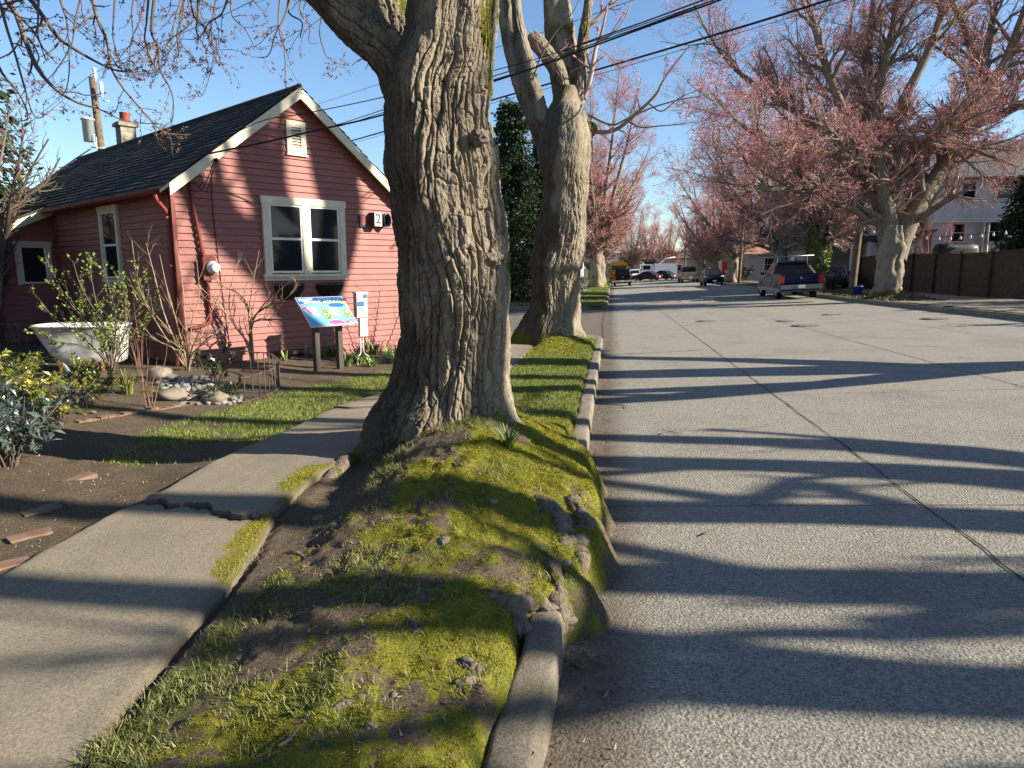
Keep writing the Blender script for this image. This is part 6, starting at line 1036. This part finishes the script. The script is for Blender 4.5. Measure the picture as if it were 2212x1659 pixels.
        mi = MB(); mi.box(p(bf-.25, s*(W_+.10), H0+.08), (.18, .09, .14), np.stack([R_r, F_, UZ], 1)); mi.build('wing_mirror', M[col] if kind != 'pickup' else M['black'], t)
    RB_ = np.stack([R_r, F_, UZ], 1)
    if kind == 'pickup':
        g_ = MB(); g_.box(p(-2.775, 0, .99), (W_*1.60, .05, .48), RB_); g_.box(p(-2.80, 0, .99), (.30, .02, .10), RB_); tg_ = g_.build('tailgate', M[col], t); MB().box(p(-2.812, 0, 1.03), (.10, .008, .08), RB_).build('badge', M['chrome'], tg_)
        b_ = MB(); b_.box(p(-2.90, 0, .60), (W_*1.96, .16, .20), RB_); b_.box(p(2.84, 0, .56), (W_*1.86, .16, .20), RB_); b_.build('bumper', M[low or 'chrome'], t); MB().box(p(-2.988, 0, .63), (.31, .012, .16), RB_).build('number_plate', PLATE, t); MB().box(p(2.79, 0, .84), (.9, .05, .26), RB_).build('grille', M['black'], t)
        if low: MB().box(p(-.2, 0, .45), (W_*2.01, 4.9, .16), RB_).build('lower_trim', M[low], t)
    else:
        b_ = MB(); b_.box(p(rear+.0, 0, .52), (W_*1.7, .10, .16), RB_); b_.box(p(front-.02, 0, .46), (W_*1.5, .08, .14), RB_); b_.build('bumper', M[col], t); q_ = MB(); q_.box(p(rear-.055, 0, .66), (.31, .012, .16), RB_); q_.box(p(front+.03, 0, .46), (.31, .012, .15), RB_); q_.build('number_plate', PLATE, t); MB().box(p(front-.03, 0, .62), (.62, .06, .09), RB_).build('grille', M['black'], t)
    if rack:
        m = MB()
        for s in (-1, 1): m.tube([p(-.72, s*.80, 1.2), p(-.78, s*.72, 1.95), p(-.78, s*.72, 2.08)], .025, 6)
        m.tube([p(-.78, -1.05, 2.08), p(-.78, 1.05, 2.08)], .028, 6); m.tube([p(.9, -1.0, 2.06), p(.9, 1.0, 2.06)], .02, 6); m.tube([p(-.78, -.72, 2.06), p(1.3, -.72, 2.05), p(1.9, -.72, 1.2)], .022, 6); m.tube([p(-.78, .72, 2.06), p(1.3, .72, 2.05), p(1.9, .72, 1.2)], .022, 6); m.build('ladder_rack', M['steel'], t)
        q_ = MB(); q_.box(p(-2.2, .62, 1.40), (.10, 1.2, .04), RB_@np.array([[1, 0, .2], [0, .95, -.3], [-.2, .3, .95]])); tag(q_.build('plank', M['oldwood']), 'plank poking out of the blue pickup bed', 'plank')
    return t
vehicle('pickup_truck', 'dark blue pickup truck with a ladder rack parked at the right kerb', 'pickup truck', 9.05, 38.6, 0, 'pickup', 'cblue', True, 'silverlow')
vehicle('pickup_truck', 'black pickup truck parked at the left kerb in front of the yellow bus', 'pickup truck', 1.15, 82., 0, 'pickup', 'cblack')
vehicle('pickup_truck', 'champagne-coloured pickup truck parked far along the right kerb', 'pickup truck', 8.75, 84.5, 0, 'pickup', 'ctan')
vehicle('hatchback', 'small dark hatchback with its headlights towards the camera', 'car', 9.0, 66.5, pi, 'hatch', 'cblack')
vehicle('suv', 'white sport utility car facing the camera beside the yellow bus', 'car', 3.5, 114, pi, 'suv', 'cwhite')
vehicle('sedan', 'left of the two dark sedans at the bend, maroon', 'car', 5.2, 110, radians(-55), 'sedan', 'cmaroon')
vehicle('sedan', 'right of the two dark sedans at the bend, grey', 'car', 7.6, 111, radians(-50), 'sedan', 'cdark')
vehicle('sedan', 'indigo car parked behind the blue pickup and the maple trunk', 'car', 13.3, 45.5, radians(200), 'sedan', 'cindigo')
# school bus and box truck
def boxy(name, label, cat, x, y, yaw, secs, col): return None
O = np.array([.85, 101., float(zroad(.85, 101))]); t = thing('school_bus', O, 'yellow school bus parked behind the black pickup', 'bus'); m = MB()
m.box(O+[0, 0, 1.55], (2.4, 10.0, 2.2)); m.box(O+[0, 4.95, 1.0], (2.2, 1.6, 1.1)); m.build('body', M['cyel'], t); m = MB(); th = np.linspace(0, pi, 12); V = np.array([[O+[1.2*cos(a), yy, 2.64+.36*sin(a)] for a in th] for yy in (-5, 5)]); m.grid(V); m.add(V[0], [list(range(12))]); m.add(V[1], [list(range(12))]); m.build('roof', M['cyel'], t)
m = MB(); m.box(O+[0, -5.01, 2.15], (1.9, .04, .62))
for k in range(9):
    for s in (-1, 1): m.box(O+[s*1.205, -4.4+k*1.0, 2.15], (.02, .78, .6))
m.build('windows', M['glass'], t); m = MB(); m.box(O+[0, -5.05, .75], (2.35, .10, .22)); [m.box(O+[0, 0, h], (2.43, 10.02, .06)) for h in (1.2, 1.62)]; m.build('bumper', M['black'], t)
for s in (-1, 1):
    MB().box(O+[s*.95, -5.03, 1.35], (.20, .06, .34)).build('tail_light', M['redlamp'], t)
    for l in (-3, 3.4): MB().lathe([(.3, .13), (.48, .13), (.5, .1), (.5, -.1), (.3, -.13)], O+[s*1.05, l, .5], (s, 0, 0), 20).build('wheel', M['tyre'], t)
O = np.array([7.0, 124., float(zroad(7, 124))]); t = thing('truck', O, 'white flat-nosed utility truck at the bend behind the sedans', 'truck'); m = MB(); m.box(O+[-1.0, 0, 1.55], (2.2, 2.3, 1.9), None, 0, .9); m.box(O+[2.0, 0, 1.7], (3.8, 2.3, 1.9)); m.box(O+[.3, 0, .75], (7.0, 2.0, .35)); m.build('body', M['cwhite'], t); m = MB(); m.box(O+[-1.2, -1.09, 1.95], (1.2, .06, .7)); m.box(O+[-2.05, 0, 1.95], (.08, 1.7, .7)); m.build('windows', M['glass'], t); m = MB(); m.tube([O+[1., 0, 2.6], O+[2., 0, 3.5], O+[3.6, 0, 3.7]], .09, 8); m.build('boom', M['white'], t)
for l in (-1.6, 2.6):
    for s in (-1, 1): MB().lathe([(.25, .13), (.43, .13), (.45, .1), (.45, -.1), (.25, -.13)], O+[l, s*1.0, .45], (0, s, 0), 18).build('wheel', M['tyre'], t)
# ------------------------------------------------------------------ poles, bucket, covers, small things
def pole(x, y, z, top, r, label, mat='polewood', grp=None): t = thing('utility_pole', (x, y, z), label, 'utility pole', grp); s = np.linspace(0, 1, 14)[:, None]; C = np.array([x, y, z-.3])*(1-s)+np.array(top)*s; MB().tube(C, np.linspace(r, r*.72, 14), 14).build('pole', M[mat], t); return t
zp = zr0(11.2, 35.2); pole(11.2, 35.2, zp, (11.6, 35.4, zp+9.5), .17, 'brown wooden utility pole with a blue bucket at its foot')
b = thing('bucket', (11.42, 35.0, zp), 'bright blue bucket at the foot of the pole', 'bucket'); M['bbl'] = cm('blue_plastic', (.01, .07, .36), .4); MB().lathe([(.0, .02), (.15, .02), (.20, .40), (.215, .41), (.215, .44), (.195, .43), (.15, .05), (0, .05)], (11.42, 35.0, zp), n=24).build('pail', M['bbl'], b); MB().tube([np.array([11.42+.2*cos(a), 34.95, zp+.42+.08*sin(a)-.0]) for a in np.linspace(0, pi, 14)], .006, 5).build('handle', M['steel'], b)
for x, y, h, lab in [(11.5, 67, 8.5, 'brown utility pole right of the small dark hatchback'), (11.4, 92, 8.5, 'utility pole behind the champagne pickup'), (10.9, 111, 8.5, 'pale utility pole near the bend of the street')]: pole(x, y, zr0(x, y), (x+.15, y, zr0(x, y)+h), .16, lab)
pt_, pm_ = at(199, 168, 33), at(221, 340, 33); k = (pm_[2]-0)/(pt_[2]-pm_[2]); pb = pm_-(pt_-pm_)*k; ap = pole(pb[0], pb[1], -.2, pt_, .21, 'weathered utility pole with a grey transformer behind the red house roof'); AX = RT
m = MB(); q = at(205, 282, 32.8); m.lathe([(.0, -.5), (.24, -.5), (.25, .45), (.30, .46), (.30, .52), (.2, .58), (0, .6)], q-AX*.30, n=20); M['tgrey'] = cm('transformer_grey', (.42, .47, .48), .4); m.build('transformer', M['tgrey'], ap)
m = MB(); 
for k_ in range(5): m.lathe([(.05, 0), (.11, .03), (.05, .08)], pt_+AX*.14+UZ*(-.05+k_*.10), n=12)
m.tube([pt_+AX*.14-UZ*.5, pt_+AX*.14+UZ*.45], .03, 8); m.lathe([(.03, 0), (.09, .1), (.09, .5), (.03, .6)], at(220, 205, 32.8), n=10); m.tube([at(212, 208, 32.9), at(222, 208, 32.8)], .03, 6); m.tube([at(222, 217, 32.8), at(236, 219, 32.8)], .03, 6); m.tube([at(197, 318, 32.8), at(238, 322, 32.8)], .04, 6); m.tube([at(203, 290, 32.7), at(205, 318, 32.7)], .02, 5); m.tube([at(208, 296, 32.7), at(210, 335, 32.7)], .02, 5); m.build('insulator', M['white'], ap)
def wire(q, r, label, sag=None): C = catmull([at(*a) for a in q], 60); m = MB(); m.tube(C, r, 5); return tag(m.build('overhead_wire', M['black']), label, 'wire', 'overhead wires')
wire([(560, 358, 27), (760, 304, 23), (1060, 217, 18), (1258, 160, 15.6), (1659, 41, 12.6), (1960, -56, 11)], .022, 'thickest black cable, rising to the top edge right of the two trunks')
wire([(560, 366, 27), (760, 310, 23), (1060, 224, 18), (1278, 165, 15.6), (1659, 52, 12.6), (1960, -40, 11)], .006, 'thin wire running just under the thickest cable')
wire([(425, 337, 10.2), (560, 310, 10.2), (690, 280, 10.3), (835, 246, 10.4), (1106, 163, 10.3), (1286, 98, 10.0), (1556, 0, 9.6), (1750, -75, 9.4)], .014, 'service cable from the eave corner past the gable vent and across the pale trunk')
wire([(428, 336, 10.0), (553, 266, 9.9), (665, 244, 9.9), (832, 209, 9.9), (1106, 142, 10), (1268, 93, 9.9), (1560, -6, 9.6), (1750, -75, 9.4)], .007, 'thin cable that crosses the gable just below its peak')
wire([(600, 300, 28), (725, 270, 25), (835, 235, 21), (1106, 152, 17), (1264, 92, 14), (1400, 44, 12.8), (1600, -30, 11)], .014, 'upper of the two cables leaving the roof right of the gable peak')
wire([(600, 304, 28), (725, 275, 25), (835, 241, 21), (1106, 160, 17), (1264, 101, 14), (1420, 46, 12.6), (1620, -30, 11)], .012, 'lower of the two cables leaving the roof right of the gable peak')
wire([(560, 262, 30), (680, 227, 27), (828, 179, 22), (1106, 92, 17), (1340, 10, 14), (1460, -36, 12)], .007, 'thin high wire in the gap between gable and trunk')
wire([(-40, 345, 30), (37, 287, 31), (118, 222, 32), (204, 156, 33)], .012, 'wire from the top of the weathered pole down to the left edge'); wire([(206, 156, 33), (340, 95, 28), (475, 36, 23), (600, -25, 19)], .012, 'wire from the top of the weathered pole up to the right')
wire([(195, 322, 32.8), (150, 352, 29), (85, 400, 25), (40, 440, 22)], .03, 'thick twisted cable dropping from the weathered pole behind the roof')
# string of bulbs behind the fence
M['bulb'] = cm('frosted_bulb', (.8, .79, .74), .2); sl_ = thing('string_lights', at(1960, 507, 36), 'string of white bulbs hung above the brown fence', 'string lights'); C = np.vstack([catmull([at(1840, 483, 40), at(1875, 493, 39), at(1915, 505, 38)], 16), catmull([at(1962, 507, 36.5), at(2040, 511, 35), at(2105, 506, 34), at(2180, 497, 32.5)], 36)]); MB().tube(C[:16], .012, 5).build('cord', M['black'], sl_); MB().tube(C[16:], .012, 5).build('cord', M['black'], sl_)
for k in list(range(2, 16, 4))+list(range(18, 52, 4)): MB().lathe([(.02, 0), (.025, -.05), (.055, -.12), (.05, -.17), (0, -.20)], C[k], n=12).build('bulb', M['bulb'], sl_)
m = MB(); q = at(2064, 545, 34.5); V = []; th = np.linspace(0, 2*pi, 30, endpoint=False)
for h, s in ((-.9, 1.0), (-.2, 1.0), (.15, .98), (.34, .92), (.42, .7), (.44, .2)): V.append([q+RT*(1.05*s*se(cos(a), .5)+.02*sin(5*a))+FH*(.45*s*se(sin(a), .5))+UZ*(h+.03*sin(7*a+h*9)*(h > 0)) for a in th])
V = np.array(V); m.grid(np.concatenate([V, V[:, :1]], 1)); tag(m.build('covered_grill', M['black']), 'black covered grill rising behind the brown fence', 'grill cover')
q = at(1972, 545, 37); shrub('forsythia', q[0], q[1], 'yellow-green sprouting shrub behind the fence beside the leaning maple', 'bush', 120, n=9, h=3.4, spread=.8, r=.02, dens=(5, 5), ln=(.7, .3), leaf='lgreen', per=2, lsz=.10, mat='tan', z=zr0(q[0], q[1])-.2, rmin=.006)
q = at(2010, 545, 38); shrub('red_twig_shrub', q[0], q[1], 'bare red-twigged shrub in front of the white house wall', 'shrub', 121, n=9, h=3.6, spread=1.4, r=.025, dens=(4, 5), ln=(.9, .4), mat='bud', z=zr0(q[0], q[1])-.2, rmin=.008)
q = at(2225, 500, 36); cedar(q[0], q[1], zr0(q[0], q[1])-.2, 6.6, 2.1, 'dark clipped evergreen at the right edge beyond the fence', 34, 26000); q = at(1900, 420, 95); cedar(q[0], q[1], 0, 17, 5.0, 'big dark evergreen rising behind the taupe gabled house', 35, 22000); q = at(2240, 300, 60); cedar(q[0], q[1], 0, 13, 4.0, 'tall dark evergreen above the white house roof at the right edge', 36, 22000)
q = at(1795, 590, 40); shrub('evergreen_bush', q[0], q[1], 'low dark bush between the blue pickup and the pole', 'bush', 122, n=14, h=1.0, spread=.9, r=.02, dens=(8, 6), ln=(.5, .2), leaf='dkleaf', per=7, lsz=.10, z=zr0(q[0], q[1])-.1, rmin=.006)
for k, (x, y, s) in enumerate([(13.2, 75, .9), (12.9, 104, .8), (12.5, 128, 1.0)]): shrub('hedge_bush', x, y, ['dark clipped bush right of the maple by the hatchback', 'dark bush beside the red front door', 'dark hedge in front of the panelled building'][k], 'bush', 125+k, n=16, h=1.5*s, spread=1.1*s, r=.02, dens=(7, 5), ln=(.5, .25), leaf='dkleaf', per=8, lsz=.16, z=zr0(x, y)-.1, rmin=.006)
# ivy on the maple behind the pickup
g = np.random.default_rng(77); n = 900; th = g.uniform(0, 2*pi, n); hz = g.uniform(.9, 3.6, n); rr = .50+.12*sst(1.6, 2.7, hz)+.1*g.uniform(0, 1, n); O = np.array(tg1.location); P = O+np.stack([rr*np.cos(th), rr*np.sin(th), hz], -1); P2_ = P+g.normal(size=(n, 3))*.05; m = MB(); leaves(np.stack([P, P2_], 1), 2, .14, g, m, .9); m.build('ivy', M['lgreen'], tg1)
# manhole and valve covers in the road
M['castiron'] = pm('cast_iron', (.09, .085, .08), (.20, .19, .17), 14, .7, .5, 60)
for k, (u, v, r, lab) in enumerate([(1745, 704, .36, 'round iron manhole cover nearest the camera on the long road joint'), (1700, 694, .26, 'smaller iron cover just beyond the nearest manhole cover'), (1799, 680, .30, 'iron cover close to the shaded right kerb'), (2026, 689, .36, 'iron cover at the far right below the kerb'), (1528, 694, .30, 'iron cover alone in the left lane')]):
    q = gp(u, v, zroad); m = MB(); z = float(zr(q[0], q[1])); m.lathe([(r*1.12, .003), (r*1.1, .010), (r*1.02, .010), (r*1.0, .006), (r*.97, .010), (r*.5, .012), (0, .012)], (q[0], q[1], z), n=30)
    for a in np.linspace(0, 2*pi, 12, endpoint=False): m.box((q[0]+.7*r*cos(a), q[1]+.7*r*sin(a), z+.013), (.10, .03, .008), rotz(a))
    tag(m.build('manhole_cover', M['castiron']), lab, 'manhole cover')
# twigs and scraps in the gutter
for k, (a, b, c) in enumerate([((1425, 940), (1445, 934), (1472, 940)), ((1518, 1158), (1535, 1150), (1545, 1146)), ((1265, 1358), (1272, 1365), (1276, 1384)), ((1260, 1412), (1272, 1425), (1278, 1432)), ((1290, 1083), (1300, 1095), (1318, 1102)), ((1290, 1100), (1320, 1098), (1352, 1090)), ((1320, 1500), (1335, 1492), (1346, 1490)), ((1295, 875), (1345, 877), (1352, 884)), ((600, 1620), (625, 1605), (648, 1575)), ((985, 1000), (1000, 1012), (1012, 1010)), ((1240, 1440), (1255, 1448), (1268, 1440))]):
    q = np.array([gp(*w, zroad if w[0] > 1230 else (lambda x, y: zl(x, y, False))) for w in (a, b, c)]); q[:, 2] += .012; C = catmull(q, 10); m = MB(); m.tube(C, np.linspace(.006, .003, 10), 5); tag(m.build('fallen_twig', M['straw' if k in (1, 6, 8) else 'twig']), ['bent twig lying on the road between two branch shadows', 'pale stick alone on the sunlit road', 'dark stick in the gutter beside the broken kerb', 'small curled twig just below the broken kerb', 'twig caught at the foot of the mossy bank', 'longer twig lying along the transverse road joint', 'pale straw on the road beside the near kerb', 'thin twig in the gutter by the lawn verge', 'pale root-like stick at the bottom of the mound', 'small twig on the soil below the big trunk', 'short twig beside the kerb end'][k], 'twig')
q = gp(1248, 1262, zroad); m = MB(); Rk = rotz(.12)@np.array([[.97, 0, -.22], [0, 1, 0], [.22, 0, .97]]); th = np.linspace(0, 1, 9)
poly = [(-.13, -.02), (-.11, .15), (-.02, .20), (.06, .18), (.075, .06), (.05, -.02)]; m.prism(poly, np.array([q[0]-.04, q[1]-.03, float(zroad(q[0], q[1]))]), Rk[:, 0], Rk[:, 2], Rk[:, 1], .46); tag(m.build('kerb_fragment', M['kerb']), 'broken chunk of concrete kerb wedged under the mossy roots', 'kerb chunk')
# ================================================================== trees across the road, right of the picture: their limbs shade road, path and gable
def on_wall(u, v): return onp(u, v, HO, HN)
def toward_sun(P, X): P = np.array(P); return P+SUN*((X-P[0])/SUN[0])
def wallshade(q, X=10.9): return [toward_sun(on_wall(u, v), X+dx) for u, v, dx in q]
rng = np.random.default_rng(50)
x, y = 11.0, 10.9; z = zr0(x, y); t = thing('street_tree', (x, y, z), 'tall old maple across the road that casts its forked shadow on the red gable', 'tree', 'street trees')
root_ = toward_sun(on_wall(668, 735), 10.9)
lim = [([np.array([x, y, z-.3]), np.array([x+.1, y+.02, z+3]), root_*[1, 1, 0]+[0, 0, root_[2]-3], root_-[0, 0, .3], toward_sun(on_wall(660, 660), 10.9)], [.62, .5, .47, .46, .46]),
       (wallshade([(655, 680, 0), (600, 600, -.1), (530, 530, -.3), (465, 470, -.4), (400, 395, -.5), (330, 300, -.6)]), [.36, .32, .30, .26, .20, .10]),
       (wallshade([(650, 690, 0), (612, 560, .2), (590, 480, .3), (575, 410, .4), (545, 320, .5), (560, 220, .6), (580, 100, .6)]), [.30, .30, .30, .30, .28, .2, .08]),
       (wallshade([(680, 690, 0), (718, 560, .1), (735, 450, .2), (712, 360, .2), (690, 280, .2), (672, 180, .2), (660, 60, .2)]), [.34, .36, .37, .33, .28, .2, .08]),
       (wallshade([(728, 460, .2), (752, 390, .1), (775, 330, 0), (800, 240, -.1), (820, 120, -.2)]), [.20, .18, .15, .11, .05]),
       ([np.array([x, y-.1, z+2.3]), np.array([x-.3, y-1.3, z+3.3]), np.array([x-.5, y-2.4, z+4.6]), np.array([x-.4, y-3.0, z+6.4]), np.array([x-.2, y-3.3, z+9])], [.28, .24, .2, .15, .07]),
       ([np.array([x, y+.1, z+2.6]), np.array([x-.3, y+1.5, z+3.5]), np.array([x-.5, y+2.9, z+5.0]), np.array([x-.4, y+3.9, z+7.5]), np.array([x, y+4.4, z+10])], [.26, .22, .19, .14, .06]),
       ([np.array([x, y-1.1, z+3.1]), np.array([x-.2, y-1.6, z+4.6]), np.array([x-.1, y-1.7, z+7.0]), np.array([x+.1, y-1.9, z+10])], [.2, .18, .14, .06])]
for pts, rad in lim: limbpart(t, pts, rad, 40, 60, int(rng.integers(500, 900)), 'trunk' if rad[0] > .6 else 'limb', fis=.02, lump=.03)
def crown(t, lim, rng, d1=1.1, far=None):
    l0 = samp([p for p, r in lim[1:]], [r for p, r in lim[1:]], 16); l1 = spawn(*l0, d1, .25, 2.2, .8, 8, .5, .02, .13, rng, rmin=.012); l2 = spawn(*l1, 1.8, .15, 1.0, .75, 6, .6, .0, .16, rng, rmin=.007); l3 = spawn(*l2, 2.4, .15, .5, .7, 5, .7, .02, .16, rng, rmin=.005); m = MB(); addt(m, l1, 6); addt(m, l2, 4); addt(m, l3, 3); m.build('twigs', M['twig_red'], t); m = MB(); clusters(l3[0], 2, .035, rng, m); m.build('buds', M['bud'], t)
crown(t, lim, rng, 1.0)
x, y = 11.3, 3.0; z = zr0(x, y); t = thing('street_tree', (x, y, z), 'many-stemmed maple across the road that throws bands of shade over the road', 'tree', 'street trees')
lim = [([np.array([x, y, z-.3]), np.array([x, y, z+.5]), np.array([x-.05, y, z+1.6]), np.array([x-.1, y, z+2.4])], [.65, .5, .46, .55])]
for dy, lean, h, r in [(-1.6, -.9, 8, .20), (-.7, -.3, 10, .22), (.15, .1, 11, .26), (1.2, .5, 10, .24), (2.3, .9, 10, .24), (3.1, 1.6, 8, .20)]:
    lim.append(([np.array([x-.1, y+.1*dy, z+1.9]), np.array([x-.2, y+.55*dy, z+2.7]), np.array([x-.3, y+dy, z+3.8]), np.array([x-.2, y+dy+lean*.4, z+5.6]), np.array([x, y+dy+lean*.9, z+h*.8]), np.array([x+.2, y+dy+lean*1.3, z+h])], [r*1.1, r, r*.85, r*.66, r*.42, r*.2]))
for pts, rad in lim: limbpart(t, pts, rad, 40, 60, int(rng.integers(500, 900)), 'trunk' if rad[0] > .6 else 'limb', fis=.02, lump=.03)
crown(t, lim, rng, 1.0)
